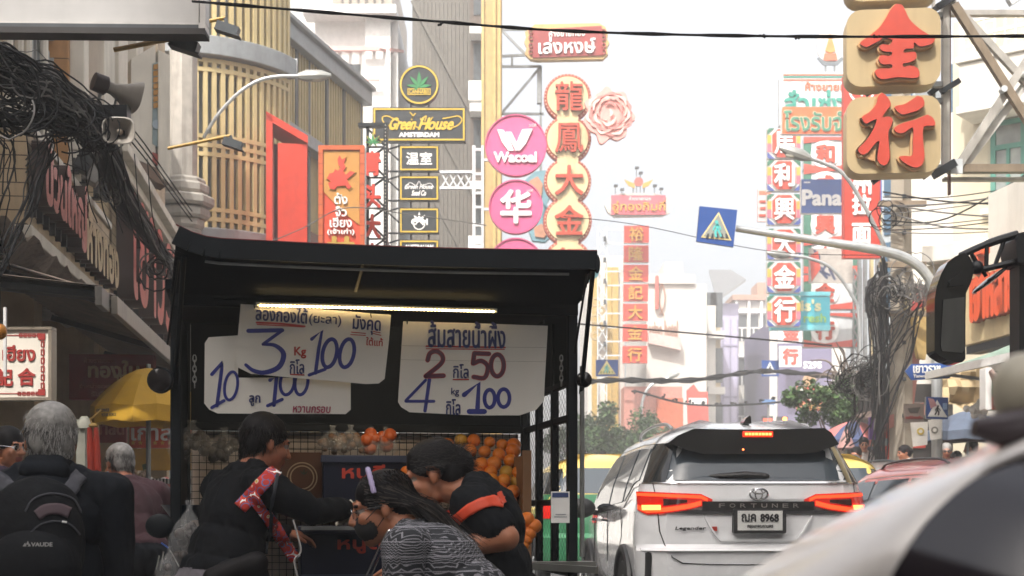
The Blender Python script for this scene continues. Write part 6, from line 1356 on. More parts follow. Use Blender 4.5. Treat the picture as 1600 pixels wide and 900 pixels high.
mo = [(1457, 470), (1460, 450), (1467, 430), (1477, 412), (1490, 402), (1503, 397), (1511, 402), (1516, 413), (1518, 427), (1514, 442), (1506, 460), (1505, 500), (1505, 562), (1500, 567), (1490, 568), (1475, 563), (1462, 555), (1457, 549)]
b = MB(); b.poly(Bx.pts([(x, y) for x, y in mo]), -.03 + BY, .09 + BY); mh = b.build('mirror_housing', BLKGL, t, bevel=.022)
b = MB(); b.poly(Bx.pts([(1470, 470), (1503, 466), (1503, 548), (1499, 553), (1468, 550), (1466, 540)]), BY - .036, BY - .0305); b.build('mirror_glass', mat('mirror_glass', (.2, .21, .22, 1), .04, 1.0, var=0), mh, smooth=0)
b = MB(); b.poly(Bx.pts([(1480, 440), (1500, 425), (1512, 432), (1503, 448), (1478, 450)]), BY - .05, BY - .031); b.build('spot_mirror_recess', BLKGL, mh, bevel=.008)
b = MB(); b.ball(hl(1546, 438), (.012, .07, .09), 14, 8, 0, (0, R(52), 0)); b.tube([hl(1534, 421), hl(1541, 432)], .008, 6); b.build('kerb_mirror', BLKGL, t)

# ------------------------------------------------------------------ scooter right beside the lens
t = thing('motor_scooter', 'blurred white motor scooter cowl with a dark windscreen close to the lens', 'scooter', (0, 0, 0))
U = smooth_line([P(1140, 915, 1.34), P(1235, 852, 1.33), P(1330, 800, 1.32), P(1430, 748, 1.31), P(1520, 705, 1.30), P(1640, 640, 1.28)], 5); Lw = smooth_line([P(1375, 930, 1.16), P(1405, 878, 1.15), P(1450, 812, 1.15), P(1510, 757, 1.15), P(1575, 722, 1.16), P(1680, 690, 1.16)], 5)
b = MB(); vs = []; k = len(U); m_ = 7
for a, c in zip(U, Lw):
    for j in range(m_): u = j / (m_ - 1); p = a.lerp(c, u); p.y -= .05 * math.sin(math.pi * u); p.z += .006 * math.sin(math.pi * u); vs.append(p)
b.add(vs, [(i * m_ + j, (i + 1) * m_ + j, (i + 1) * m_ + j + 1, i * m_ + j + 1) for i in range(k - 1) for j in range(m_ - 1)])
vs2 = [p + Vector((0, .0, -.0)) for p in U] + [p + Vector((.02, .28, -.22)) for p in U]; b.add(vs2, [(i + 1, i, k + i, k + i + 1) for i in range(k - 1)])
b.build('cowl', mat('scooter_white', '#cfc9c4', .3, var=.03, coat=.8), t, smooth=60)
b = MB(); vs = []
for i, a in enumerate(Lw):
    for j in range(6): u = j / 5; p = a.lerp(P(1760 + i * 4, 1010 - i * 6, 1.05), u); p.y -= .05 * math.sin(math.pi * u); vs.append(p)
b.add(vs, [(i * 6 + j, (i + 1) * 6 + j, (i + 1) * 6 + j + 1, i * 6 + j + 1) for i in range(k - 1) for j in range(5)]); b.build('windscreen', mat('smoked_screen', (.012, .009, .013, 1), .12, var=0, spec=.6), t, smooth=60)
b = MB(); b.ball(P(1598, 612, 1.22), (.026, .03, .034), 16, 10); mm = b.build('mirror', mat('mirror_shell', '#b3ab98', .4, var=.05), t)
b = MB(); b.tube([P(1520, 668, 1.2), P(1560, 672, 1.2), P(1620, 662, 1.2), P(1680, 650, 1.2)], [.008, .015, .017, .016], 10); b.tube([P(1610, 640, 1.22), P(1640, 660, 1.2)], .006, 8); b.build('brake_lever', mat('lever_dark', (.05, .035, .04, 1), .4), t)
b = MB(); b.tube([P(1640, 700, 1.3), P(1850, 640, 1.1)], .016, 10); b.build('handlebar', RUBBER, t)
b = MB(); b.box((.62, 1.3, .62), (.3, .12, .75), 0, (-.25, 0, 0)); b.box((.62, .75, .36), (.28, .9, .1)); b.ball((.62, .25, .62), (.17, .42, .2), 14, 8); b.build('body', mat('scooter_white', '#cfc9c4'), t, bevel=.03)
b = MB(); b.ball((.62, .3, .8), (.15, .4, .07), 14, 8); b.build('seat', RUBBER, t)
for yw in (1.55, .1): b = MB(); b.lathe([(.15, -.05), (.24, -.05), (.255, 0), (.24, .05), (.15, .05)], (.62, yw, .255), 22, (1, 0, 0)); b.build('wheel', RUBBER, t)
# ------------------------------------------------------------------ fruit cart
ST = Fr((-.6, 6.2, 0), R(10.7)); DB = 1.12
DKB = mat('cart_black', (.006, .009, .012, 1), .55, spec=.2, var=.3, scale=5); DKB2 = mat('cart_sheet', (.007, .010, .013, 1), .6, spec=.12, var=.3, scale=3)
t = ST.thing('fruit_cart', 'black roofed fruit cart with propped awning, mesh sides and hanging price boards', 'cart')
def sx(px, ly=0): return ST.px(px, 700, ly)[0]
XL, XR = sx(266), sx(903)
zh = ST.px(600, 482, 0)[1]
b = MB(); b.bx(XL, XR, 0, DB, .72, .80); b.bx(XL, XR, -.012, .03, .60, .86); b.build('deck', DKB, t, bevel=.004)
b = MB(); b.bx(XL - .02, XR + .02, .0, DB + .05, zh + .06, zh + .10)
n = 22
for i in range(n): x = XL + (XR - XL) * (i + .5) / n; b.bx(x - .02, x + .02, 0.01, DB + .04, zh + .1, zh + .112)
b.build('roof', DKB2, t)
for x, y in ((XL, 0), (XR - .045, 0), (XL, DB - .045), (XR - .045, DB - .045)):
    b = MB(); b.bx(x, x + .045, y, y + .045, .802, zh + .059); b.build('post', DKB, t, bevel=.006)
b = MB(); b.tube([(XR + .012, -.03, .95), (XR + .012, -.03, 1.80)], .011, 8); b.build('bright_bar', GALV, t)
b = MB(); b.bx(XL, XR, -.01, .035, zh - .01, zh + .058); b.bx(XL + .046, XR - .046, DB - .04, DB, 1.56, 1.60); b.build('beam', DKB, t, bevel=.004)
# propped awning, corrugated, with a red top edge
c0 = ST.px(330, 384, -.42); c1 = ST.px(925, 388, -.42); zA = (c0[1] + c1[1]) / 2; AL = sx(275, -.42); AR = sx(932, -.42)
b = MB(); vs = []; nu, nv = 40, 22
for i in range(nu + 1):
    u = i / nu
    for j in range(nv + 1):
        v = j / nv; edge = .035 * max(0, (.1 - u) / .1) ** 2 - .012 * math.sin(math.pi * u)
        y = .02 - .45 * v; z = zh + .03 + (zA - .045 - zh - .03) * v + (edge * v) + .005 * math.cos(j * math.pi)
        x0 = XL + (AL - XL) * v; x1 = XR + (AR - XR) * v; vs.append((x0 + (x1 - x0) * u, y, z))
b.add(vs, [(i * (nv + 1) + j, (i + 1) * (nv + 1) + j, (i + 1) * (nv + 1) + j + 1, i * (nv + 1) + j + 1) for i in range(nu) for j in range(nv)]); aw = b.build('awning', DKB2, t, smooth=0)
sm = aw.modifiers.new('s', 'SOLIDIFY'); sm.thickness = .006
def awedge(v, dz): return [Vector((XL + (AL - XL) * v + ((XR + (AR - XR) * v) - (XL + (AL - XL) * v)) * i / 30, .02 - .45 * v, zh + .03 + (zA - .045 - zh - .03) * v + dz + v * (.045 * max(0, (.1 - i / 30) / .1) ** 2 - .012 * math.sin(math.pi * i / 30)))) for i in range(31)]
b = MB(); p = awedge(1.0, 0)
for i in range(30): b.beam(p[i] + Vector((0, 0, .015)), p[i + 1] + Vector((0, 0, .015)), .02, .075)
b.ball(p[-1] + Vector((.0, 0, .0)), (.014, .012, .04), 10, 8); b.build('awning_hem', DKB, aw)
b = MB(); b.tube([q + Vector((0, -.0, .056)) for q in p], .003, 6); b.build('red_piping', mat('red_piping', '#6e2422', .5), aw)
b = MB(); p2 = awedge(.93, -.03); b.tube(p2[2:-2], .006, 6); b.build('wire', GALV, aw)
b = MB(); p3 = awedge(.08, -.018); b.tube(p3[3:-1], .004, 5)
for k in (13,): b.beam(awedge(.9, -.008)[k], awedge(.3, -.008)[k], .012, .008)
b.build('awning_strut', DKB, aw)
for xx, yy in ((AR - .015, XR + .01), (AL + .03, XL + .02)):
    b = MB(); b.tube([(xx, -.42, zA - .07), (yy, -.02, 1.68)], .011, 8); b.tube([(xx - .02, -.40, zA - .08), (yy - .03, -.02, 1.86)], .005, 6); b.build('stay', DKB, t)
# light strip
b = MB(); a = ST.px(400, 476, -.03); c = ST.px(776, 477, -.03); b.bx(a[0], c[0], -.045, -.015, a[1] - .009, a[1] + .009); ls = b.build('lamp_strip', GALV, t)
b = MB(); 
for k in range(64): x = a[0] + .02 + (c[0] - a[0] - .04) * k / 63; b.ball((x, -.047, a[1] - .005), (.0052, .003, .0045), 8, 6)
b.build('diode', mat('warm_diode', '#ffe2a0', .3, var=0, emit='#ffd890', estr=30), ls)
b = MB(); b.bx(a[0] + .004, c[0] - .004, -.0465, -.0451, a[1] - .0075, a[1] - .001); b.build('diffuser', mat('strip_glow', '#e8d9a8', .4, emit='#ffdf9a', estr=.7), ls)
ld = bpy.data.lights.new('strip_light', 'AREA'); ld.shape = 'RECTANGLE'; ld.size = 1.0; ld.size_y = .03; ld.energy = 1.8; ld.color = (1, .84, .6); lo = bpy.data.objects.new('strip_light', ld); sc.collection.objects.link(lo); lo.parent = ls; lo.location = ((a[0] + c[0]) / 2, .07, a[1] - .03); lo.rotation_euler = (R(40), 0, 0)
# chains
def chain(x, y, z0, n, parent):
    b = MB()
    for k in range(n):
        z = z0 - k * .022; q = [Vector((.007 * math.cos(2 * math.pi * i / 10), 0, .015 * math.sin(2 * math.pi * i / 10))) for i in range(11)]
        if k % 2: q = [Vector((0, v.x, v.z)) for v in q]
        b.tube([v + Vector((x, y, z)) for v in q], .0025, 5, 0, False)
    b.build('chain', GALV, parent)
q = ST.px(304, 560, -.05); chain(q[0], -.05, q[1], 6, t); q = ST.px(877, 560, -.03); chain(q[0], -.03, q[1], 6, t)
# back wall: upper black sheet stands in for the interior shade, lower pale sheet behind a square grid
b = MB(); b.bx(XL + .046, XR - .046, DB - .012, DB + .01, 1.601, zh + .06); b.build('back_shade_sheet', DKB2, t)
b = MB(); b.bx(XL + .046, XR - .046, DB + .05, DB + .07, .8, 1.56); b.build('pale_sheet', mat('pale_sheet', '#c9b8ac', .8, var=.2, dirt=.2), t)
b = MB(); x = XL + .05
while x < XR - .06: b.bx(x, x + .0035, DB - .02, DB - .0165, .8, 1.56); x += .036
z = .82
while z < 1.56: b.bx(XL + .046, XR - .046, DB - .016, DB - .0125, z, z + .0035); z += .036
b.build('back_grid', DKB, t)
b = MB(); b.bx(sx(731, DB) - .0, sx(731, DB) + .03, DB - .05, DB - .021, .8, 1.56); b.build('post', DKB, t)
b = MB(); b.bx(XL + .02, XL + .03, .046, DB - .046, .8, zh); b.bx(XR - .03, XR - .02, .046, DB - .046, 1.751, zh + .05); b.build('side_sheet', DKB2, t)
# expanded metal side
def diamond(parent, x, y0, y1, z0, z1):
    b = MB(); dy, dz = .03, .02; w = .0022; ny = int((y1 - y0) / dy); nz = int((z1 - z0) / dz)
    for i in range(ny):
        for j in range(nz):
            yc, zc = y0 + (i + .5) * dy, z0 + (j + .5) * dz; s1 = 1 if (i + j) % 2 == 0 else -1
            a = Vector((x, yc - dy / 2, zc - s1 * dz / 2)); c = Vector((x, yc + dy / 2, zc + s1 * dz / 2)); d = Vector((0, 0, w))
            b.add([a - d, c - d, c + d, a + d], [(0, 1, 2, 3)])
    return b.build('side_mesh', DKB, parent, smooth=0)
diamond(t, XR - .02, .05, DB - .05, .9, 1.72)
b = MB()
for y in (.36, .72): b.bx(XR - .04, XR - .006, y, y + .04, .86, zh)
for z in (.86, 1.18, 1.56, 1.72): b.bx(XR - .038, XR - .008, .046, DB - .046, z, z + .03)
b.build('side_frame', DKB, t, bevel=.004)
b = MB(); b.bx(XR - .3, XR + .06, -.09, .02, .90, .93); b.beam((XR - .35, -.05, .92), (XR + .02, -.28, .90), .03); b.bx(XR - .14, XR - .0, -.12, -.02, .82, .86); b.build('shelf_bracket', mat('worn_steel', '#6f706c', .4, .6, dirt=.4), t)
# round black lamps on both front posts
for (px, py, r) in ((250, 595, 20), (909, 594, 13)):
    q = ST.px(px, py, -.02); b = MB(); b.lathe([(r * .0027, 0), (r * .0028, .02), (r * .002, .055), (.01, .07)], (q[0], -.06, q[1]), 20, (.25, 1, 0)); l = b.build('round_lamp', DKB, t); b = MB(); b.lathe([(r * .0024, -.001), (r * .0012, -.008), (0.001, -.01)], (q[0], -.06, q[1]), 20, (.25, 1, 0)); b.build('lens', mat('smoked_lens', (.015, .012, .012, 1), .15, var=0), l)
for w in ((XL + .2, .9), (XR - .2, .9)):
    b = MB(); b.lathe([(.16, -.06), (.28, -.06), (.3, 0), (.28, .06), (.16, .06)], (w[0], .6, .3), 24, (1, 0, 0)); b.build('wheel', RUBBER, t)
b = MB(); b.bx(XL + .1, XR - .1, .1, DB - .1, .5, .719); b.build('chassis', DKB, t)

# price boards
CARD = mat('price_card', '#e0dbd2', .7, var=.08, scale=3, bump=.3, bscale=3.2); MB_ = mat('marker_blue', '#1c2480', .5, var=.2, scale=40); MR = mat('marker_red', '#b4332a', .5, var=.2, scale=40); MBB = mat('marker_dark', '#202a66', .5, var=.2, scale=40); MRD = mat('marker_maroon', '#571b38', .5)
class Board(Sign):
    def __init__(s, label, outline, ly, group='hand written price boards'):
        cx = sum(p[0] for p in outline) / len(outline); cy_ = sum(p[1] for p in outline) / len(outline); q = ST.px(cx, cy_, ly); O = ST.world(q[0], ly, q[1])
        Fr.__init__(s, O, ST.yaw); s.root = s.thing('price_board', label, 'price board', group); s.k = O.y / FPX; s.q = {}; s.poly('card', outline, 0, .004, CARD)
def num(S, pts, w, m=None, sm=True, n=6): S.stroke('number', pts, w, m or MB_, -.001, .0012, sm, n)
def ell(cx, cy_, rx, ry, n=14, tilt=0): return [(cx + rx * math.cos(2 * math.pi * i / n + 1.2) + tilt * ry * math.sin(2 * math.pi * i / n + 1.2), cy_ + ry * math.sin(2 * math.pi * i / n + 1.2)) for i in range(n + 1)]
S = Board('small price board with ten and a hundred in blue, tucked behind the tilted one', [(326, 527), (372, 524), (372, 590), (548, 590), (548, 640), (540, 647), (340, 646), (327, 640), (319, 630), (320, 536)], .0)
num(S, [(331, 585), (348, 566), (346, 580), (339, 634)], 5.5, sm=False); num(S, [(331, 637), (350, 626)], 5); num(S, ell(361, 603, 10, 22, tilt=-.12), 4.5)
num(S, [(422, 594), (432, 590), (428, 633)], 6, sm=False); num(S, [(418, 634), (441, 624)], 5); num(S, ell(449, 597, 11, 20, tilt=-.1), 5); num(S, ell(471, 597, 10, 20, tilt=-.1), 5)
S.text('lettering', 'ลูก', 398, 626, 17, 16, MBB, -.001, .0012, .5); S.text('red_note', 'หวานกรอบ', 487, 640, 58, 9, mat('marker_pink', '#a8465a', .6), -.001, .0012, .4, .1); S.done()
S = Board('tilted price board with big blue three and a hundred hung from the lamp strip', [(376, 475), (500, 483), (611, 492), (608, 530), (601, 592), (592, 599), (572, 600), (480, 592), (392, 584), (372, 574), (368, 566)], -.035)
num(S, [(388, 517), (441, 516)], 6.5, sm=False); num(S, [(440, 517), (411, 538)], 5, sm=False); num(S, [(411, 538), (430, 540), (443, 553), (436, 573), (414, 582), (396, 579), (384, 570)], [4, 6, 8, 8, 7, 6, 5]); 
num(S, [(487, 530), (503, 517), (498, 545), (493, 583)], 5.5, sm=False); num(S, [(483, 586), (508, 577)], 5); num(S, ell(515, 552, 11, 22, tilt=-.15), 6); num(S, ell(542, 552, 11, 22, tilt=-.15), 6)
S.text('lettering', 'ลองกองใต้', 440, 491, 80, 22, MBB, -.001, .0012, .55, rot=-.05); S.text('lettering', '(ยะลา)', 508, 501, 50, 17, MBB, -.001, .0012, .25, rot=-.04); S.text('lettering', 'มังคุด', 573, 508, 43, 28, MBB, -.001, .0012, .55, rot=-.05)
S.stroke('red_note', [(401, 504), (440, 506), (476, 510)], 3, MR, -.001, .001); S.stroke('red_note', [(402, 507), (440, 509), (474, 511)], 1.6, MR, -.0022, .001)
for a, c in (((549, 519), (571, 521)), ((548, 523), (571, 524)), ((583, 518), (594, 520)), ((583, 521), (595, 524))): S.stroke('red_note', [a, c], 1.4, MR, -.001, .001, False)
S.text('red_note', 'Kg', 469, 551, 18, 17, MR, -.001, .0012, .5); S.text('red_note', 'ใต้แท้', 585, 534, 26, 12, MR, -.001, .0012, .3, rot=-.05); S.text('lettering', 'กิโล', 464, 573, 22, 22, MBB, -.001, .0012, .4); S.stroke('red_note', [(454, 585), (475, 586)], 2, MR, -.001, .001, False)
for x, y in ((398, 478), (580, 492)): S.stroke('hook', [(x, y + 4), (x - 1, y - 2), (x + 2, y - 6)], 1.6, BLACK, -.004, .003)
S.done()
S = Board('large price board for oranges showing fifty and a hundred with a red underline', [(630, 502), (740, 505), (856, 509), (851, 600), (850, 626), (838, 640), (812, 649), (740, 649), (640, 644), (627, 636), (622, 628)], -.02)
S.text('lettering', 'ส้มสายน้ำผึ้ง', 729, 523, 120, 38, MBB, -.001, .0012, .75); S.stroke('red_note', [(666, 541), (789, 543)], 2.6, MR, -.001, .001, False); S.stroke('red_note', [(666, 545), (788, 546)], 1.5, MR, -.001, .001, False)
for w, m, d in ((7.5, MR, -.001), (5.5, MRD, -.0024)):
    for pts, f in ((((668, 563), (672, 552), (682, 549), (691, 556), (689, 568), (665, 588)), 1), (((665, 588), (693, 587)), 0), (((764, 553), (741, 552)), 0), (((741, 552), (739, 568)), 0), (((739, 568), (752, 564), (762, 573), (757, 590), (740, 589)), 1)): S.stroke('number', pts, w, m, d, .001, bool(f))
    S.stroke('number', ell(777, 571, 10, 17), w, m, d, .001)
num(S, [(665, 594), (634, 626)], 4.5, sm=False); num(S, [(634, 627), (678, 627)], 4.5, sm=False); num(S, [(671, 593), (664, 642)], 5.5, sm=False)
num(S, [(725, 617), (748, 599), (746, 638)], 7.5, sm=False); num(S, [(733, 643), (757, 643)], 8, sm=False); num(S, ell(765, 623, 8, 14), 6); num(S, ell(787, 622, 9, 14), 6)
S.text('lettering', 'กิโล', 720, 580, 24, 21, MBB, -.001, .0012, .4); S.stroke('red_note', [(708, 593), (732, 593)], 2, MR, -.001, .001, False); S.text('lettering', 'kg', 711, 613, 12, 13, MBB, -.001, .0012, .3); S.text('lettering', 'กิโล', 708, 636, 22, 24, MBB, -.001, .0012, .5)
for x in (636, 850): S.stroke('hook', [(x, 506), (x, 500)], 2, BLACK, -.004, .003, False)
for y in (540, 562): S.stroke('fold', [(626, y), (740, y + 2), (853, y + 3)], .5, mat('card_fold', '#a59f94', .8), -.0001, .0004, False)
S.done()
# notice card on the mesh side
q = ST.px(875, 792, .1); S = Sign('notice_card', 'white printed card with a navy header tied to the mesh side', 'card', 875, 792, 6.25, R(4)); S.rect('card', 861, 768, 890, 817, 0, .003, WHITEP); S.rect('header', 863, 770, 888, 777, -.002, -.0005, mat('card_navy', '#3a4a78', .5)); S.rect('print', 868, 803, 884, 804.4, -.002, -.0005, mat('card_grey', '#8d8f94', .6)); S.rect('print', 866, 807, 886, 808.2, -.002, -.0005, mat('card_grey', '#8d8f94', .6)); S.done()

# crates, boxes, fruit on the deck
CRN = mat('crate_navy', (.007, .011, .032, 1), .5, var=.2, spec=.2); CRR = mat('crate_print', '#c03a26', .5, var=.15)
def crate(label, px0, px1, py0, py1, ly, d, txt=None, group='navy fruit crates'):
    a = ST.px(px0, py1, ly); c = ST.px(px1, py0, ly); O = ST.world((a[0] + c[0]) / 2, ly, a[1]); s = thing('fruit_crate', label, 'crate', O, ST.yaw, group); w = (c[0] - a[0]) / 2; h = c[1] - a[1]
    b = MB(); b.bx(-w, w, 0, .012, 0, h); b.bx(-w, w, d - .012, d, 0, h); b.bx(-w, -w + .012, .0125, d - .0125, 0, h); b.bx(w - .012, w, .0125, d - .0125, 0, h); b.bx(-w + .013, w - .013, .0125, d - .0125, 0, .012); b.build('box', CRN, s, bevel=.004)
    b = MB(); b.bx(-w - .012, w + .012, -.014, -.0005, h - .035, h); b.bx(-w - .006, w + .006, -.008, -.0005, 0, .02); b.build('rim', mat('crate_rim', (.02, .028, .07, 1), .4), s, bevel=.003)
    if txt: b = MB(); q0 = ST.px(txt[0] - txt[2] / 2, txt[1] + txt[3] / 2, ly); q1 = ST.px(txt[0] + txt[2] / 2, txt[1] - txt[3] / 2, ly); b.text('หนูดี', (q0[0] + q1[0]) / 2 - (a[0] + c[0]) / 2, (q0[1] + q1[1]) / 2 - a[1], q1[0] - q0[0], q1[1] - q0[1], -.0005, .002, .0028); b.build('lettering', CRR, s)
    return s
crate('lower navy crate with red Thai lettering behind the masked woman', 470, 650, 822, 905, .16, .34, (562, 851, 68, 26)); crate('upper navy crate with red Thai lettering above the counter edge', 505, 640, 712, 815, .50, .36, (568, 740, 66, 27))
b = MB(); q = ST.px(505, 824, .2); b.bx(ST.px(470, 824, .12)[0], ST.px(585, 824, .12)[0], .03, .15, q[1] - .01, q[1] + .006); o = b.build('steel_tray', GALV); o.location = ST.O; o.rotation_euler = (0, 0, ST.yaw); tag(o, 'bright edged steel tray along the counter in front of the crates', 'tray')
S = Sign('carton', 'brown carton with a pale round print behind the seller', 'box', 470, 740, 6.75, R(10.7)); S.rect('box', 436, 707, 503, 805, 0, .2, mat('carton_brown', '#4f2f1e', .8, var=.15)); S.ring('print', 472, 746, 22, 24, -.003, -.0005, mat('carton_print', '#a08a70', .8)); S.ring('print', 472, 746, 17, 19, -.003, -.0005, mat('carton_print', '#a08a70')); leaf(S, 'print', 475, 742, 10, mat('carton_leaf', '#2d3326', .8), -.004, -.0008, 3); S.done()
b = MB(); q0 = ST.px(816, 800, .42); q1 = ST.px(829, 704, .42); b.bx(q0[0], q1[0], .40, .425, .81, q1[1]); b.bx(q1[0] - .02, q1[0], .425, .95, .81, q1[1] - .02); o = b.build('plank', mat('pale_wood', '#8e6a4c', .8, var=.25, scale=3)); o.location = ST.O; o.rotation_euler = (0, 0, ST.yaw); tag(o, 'upright wooden plank holding back the heap of oranges', 'plank')
ORG = [mat('orange_peel_%d' % k, c, .45, var=.25, scale=14, bump=.15, bscale=160) for k, c in enumerate(('#e8862a', '#e07820', '#f09838', '#c89a38'))]
rd = random.Random(8); proto = None; cand = []
def put(px, py, ly, r, lab='orange in the heap beside the mesh side of the cart', grp='oranges in the heap'):
    global proto
    q = ST.px(px, py, ly); w = ST.world(q[0], ly, q[1]); k = rd.randrange(10); k = 0 if k < 5 else 1 if k < 8 else 2 if k < 9 else 3
    if k not in protos:
        b = MB(); b.ball((0, 0, 0), (.037, .037, .034), 18, 12); b.lathe([(.004, .0335), (.003, .036), (0.0005, .036)], (0, 0, 0), 8); o = b.build('orange', ORG[k]); protos[k] = o
    else: o = protos[k].copy(); sc.collection.objects.link(o)
    o.location = w; o.scale = (r, r, r); o.rotation_euler = (rd.uniform(-1, 1), rd.uniform(-1, 1), rd.uniform(0, 6)); tag(o, lab, 'orange', grp)
protos = {}
row = 0; py = 692
while py < 840:
    fr = (py - 692) / 148; x0 = 700 + 60 * fr if py < 780 else 775; x1 = 812
    px = x0 + (row % 2) * 9
    while px < x1: put(px + rd.uniform(-3, 3), py + rd.uniform(-4, 4), .88 - .5 * fr + rd.uniform(-.03, .03), rd.uniform(.8, 1.12)); px += 21 - 1.0 * fr
    py += 15; row += 1
for px, py in ((640, 752), (648, 766), (652, 792), (664, 776), (636, 738), (676, 792)): put(px, py, .5, rd.uniform(.9, 1.05), 'orange glimpsed between the faces of the two women', 'oranges between the women')
for k, (px, py) in enumerate(((823, 812), (834, 822), (812, 826), (826, 833), (815, 850), (820, 842))): put(px, py, .12, 1.0, 'orange in the small pile at the foot of the mesh side', 'oranges at the foot of the mesh')
b = MB(); 
for z0, y0 in ((.81, .30), (.93, .48), (1.06, .66)): b.bx(ST.px(690, 0, .5)[0], ST.px(812, 0, .4)[0], y0, DB - .06, z0, z0 + .11)
o = b.build('orange_step', mat('step_dark', (.03, .02, .015, 1), .8)); o.location = ST.O; o.rotation_euler = (0, 0, ST.yaw); tag(o, 'dark stepped stand under the heap of oranges', 'stand')
# bagged fruit on top of the upper crate
CLEAR = mat('clear_plastic', (.8, .8, .8, 1), .08, var=0, trans=0, alpha=.13, spec=1.0, bump=.7, bscale=26); BRF = mat('longkong', '#6b4a2c', .6, var=.25, scale=20); ORB = mat('bag_orange', '#c05a24', .5, var=.2)
def bag(label, px, py, ly, w, h, fm, n, r, seed, fr=None, nm='fruit_bag', cat='bag', frn='fruit', tie=True):
    fr = fr or ST; q = fr.px(px, py, ly); O = fr.world(q[0], ly, q[1]); s = thing(nm, label, cat, O, fr.yaw); rd2 = random.Random(seed)
    for k in range(n):
        a = rd2.uniform(0, 6.28); rr = w * .36 * math.sqrt(rd2.random()); b = MB(); b.ball((rr * math.cos(a), rr * .7 * math.sin(a), r + rd2.random() * (h * .5)), r * rd2.uniform(.85, 1.1), 10, 7); b.build(frn, fm, s)
    b = MB(); vs = []; nr, nn = 9, 26; prof = [.3, .46, .52, .52, .48, .38, .2, .06, .12]
    for i in range(nr):
        for j in range(nn):
            a = 2 * math.pi * j / nn; q_ = 1 + .16 * noise.noise((math.cos(a) * 2, math.sin(a) * 2, i * .8 + seed)); rr = w * prof[i] * q_; vs.append((rr * math.cos(a), rr * .75 * math.sin(a), h * i / (nr - 1) - .005))
    b.add(vs, [(i * nn + j, i * nn + (j + 1) % nn, (i + 1) * nn + (j + 1) % nn, (i + 1) * nn + j) for i in range(nr - 1) for j in range(nn)]); b.build('plastic', CLEAR, s, smooth=60); return s
bag('clear bag of brown longkong fruit on the upper crate behind the seller', 520, 712, .62, .16, .15, BRF, 22, .018, 1); bag('clear bag of brown longkong fruit on the upper crate beside the orange bags', 548, 711, .6, .15, .15, BRF, 20, .018, 2); bag('clear bag of small oranges first beside the longkong bags', 580, 711, .6, .11, .14, ORB, 6, .032, 3); bag('clear bag of small oranges last along the upper crate', 602, 711, .62, .11, .14, ORB, 6, .032, 4)
bag('big clear bag of dark brown fruit hung low on the front post', 296, 884, -.08, .17, .28, mat('dark_fruit', '#2e1e13', .5, var=.3), 26, .023, 5); bag('clear bag of dark fruit heaped against the back grid by the side sheet', 300, 720, .7, .22, .2, mat('dark_fruit', '#4a3322'), 24, .024, 6); bag('clear bag of shadowed fruit beside the seller shoulder', 350, 725, .72, .2, .18, mat('dark_fruit', '#4a3322'), 20, .024, 9)
s = bag('thin clear carrier bag tied below the front post with kitchen tools', 265, 915, -.12, .11, .17, mat('dark_fruit', '#4a3322'), 3, .02, 7)
b = MB(); pw = lambda px, py, y=0: Vector((ST.px(px, py, -.12)[0] - ST.px(265, 915, -.12)[0], y, ST.px(px, py, -.12)[1] - ST.px(265, 915, -.12)[1])); b.beam(pw(252, 848), pw(263, 856), .012, .006, 0); b.beam(pw(266, 860), pw(284, 893), .014, .004, 1); b.tube([pw(249, 868), pw(244, 890)], .003, 6, 1); b.tube([pw(256, 862), pw(250, 892)], .003, 6, 1); b.build('tool', [mat('tool_blue', '#3a5fae', .4), mat('tool_grey', '#9c9a94', .4, .3)], s)
bag('white tinted carrier bag hanging beside the white car below the cart corner', 905, 925, .05, .12, .2, mat('white_plastic', '#cfcdc8'), 1, .02, 8)
b = MB(); b.lathe([(.09, 0), (.135, .06), (.14, .065), (.13, .06), (.085, .004)], (0, 0, 0), 24); o = b.build('basin', mat('basin_blue', '#152636', .4)); q = ST.px(302, 812, .2); o.location = ST.world(q[0], .2, q[1]); tag(o, 'dark blue plastic basin behind the hanging fruit bag', 'basin')
b = MB(); b.tube(smooth_line([(0, 0, 0), (.01, 0, .06), (.02, -.02, .11), (.035, 0, .03)], 5), .012, 8); 
# a rear view mirror of the cart's own motorcycle
S = Sign('wing_mirror', 'black oval mirror sticking out beside the front post of the cart', 'mirror', 248, 822, 5.95); b, i = S._mi('shell', DKB); b.ball((0, .02, 0), (.062, .022, .052), 20, 12, i); b2, i2 = S._mi('stalk', DKB); b2.tube([(.03, .03, -.02), (.06, .05, -.2)], .007, 8, i2); S.done()
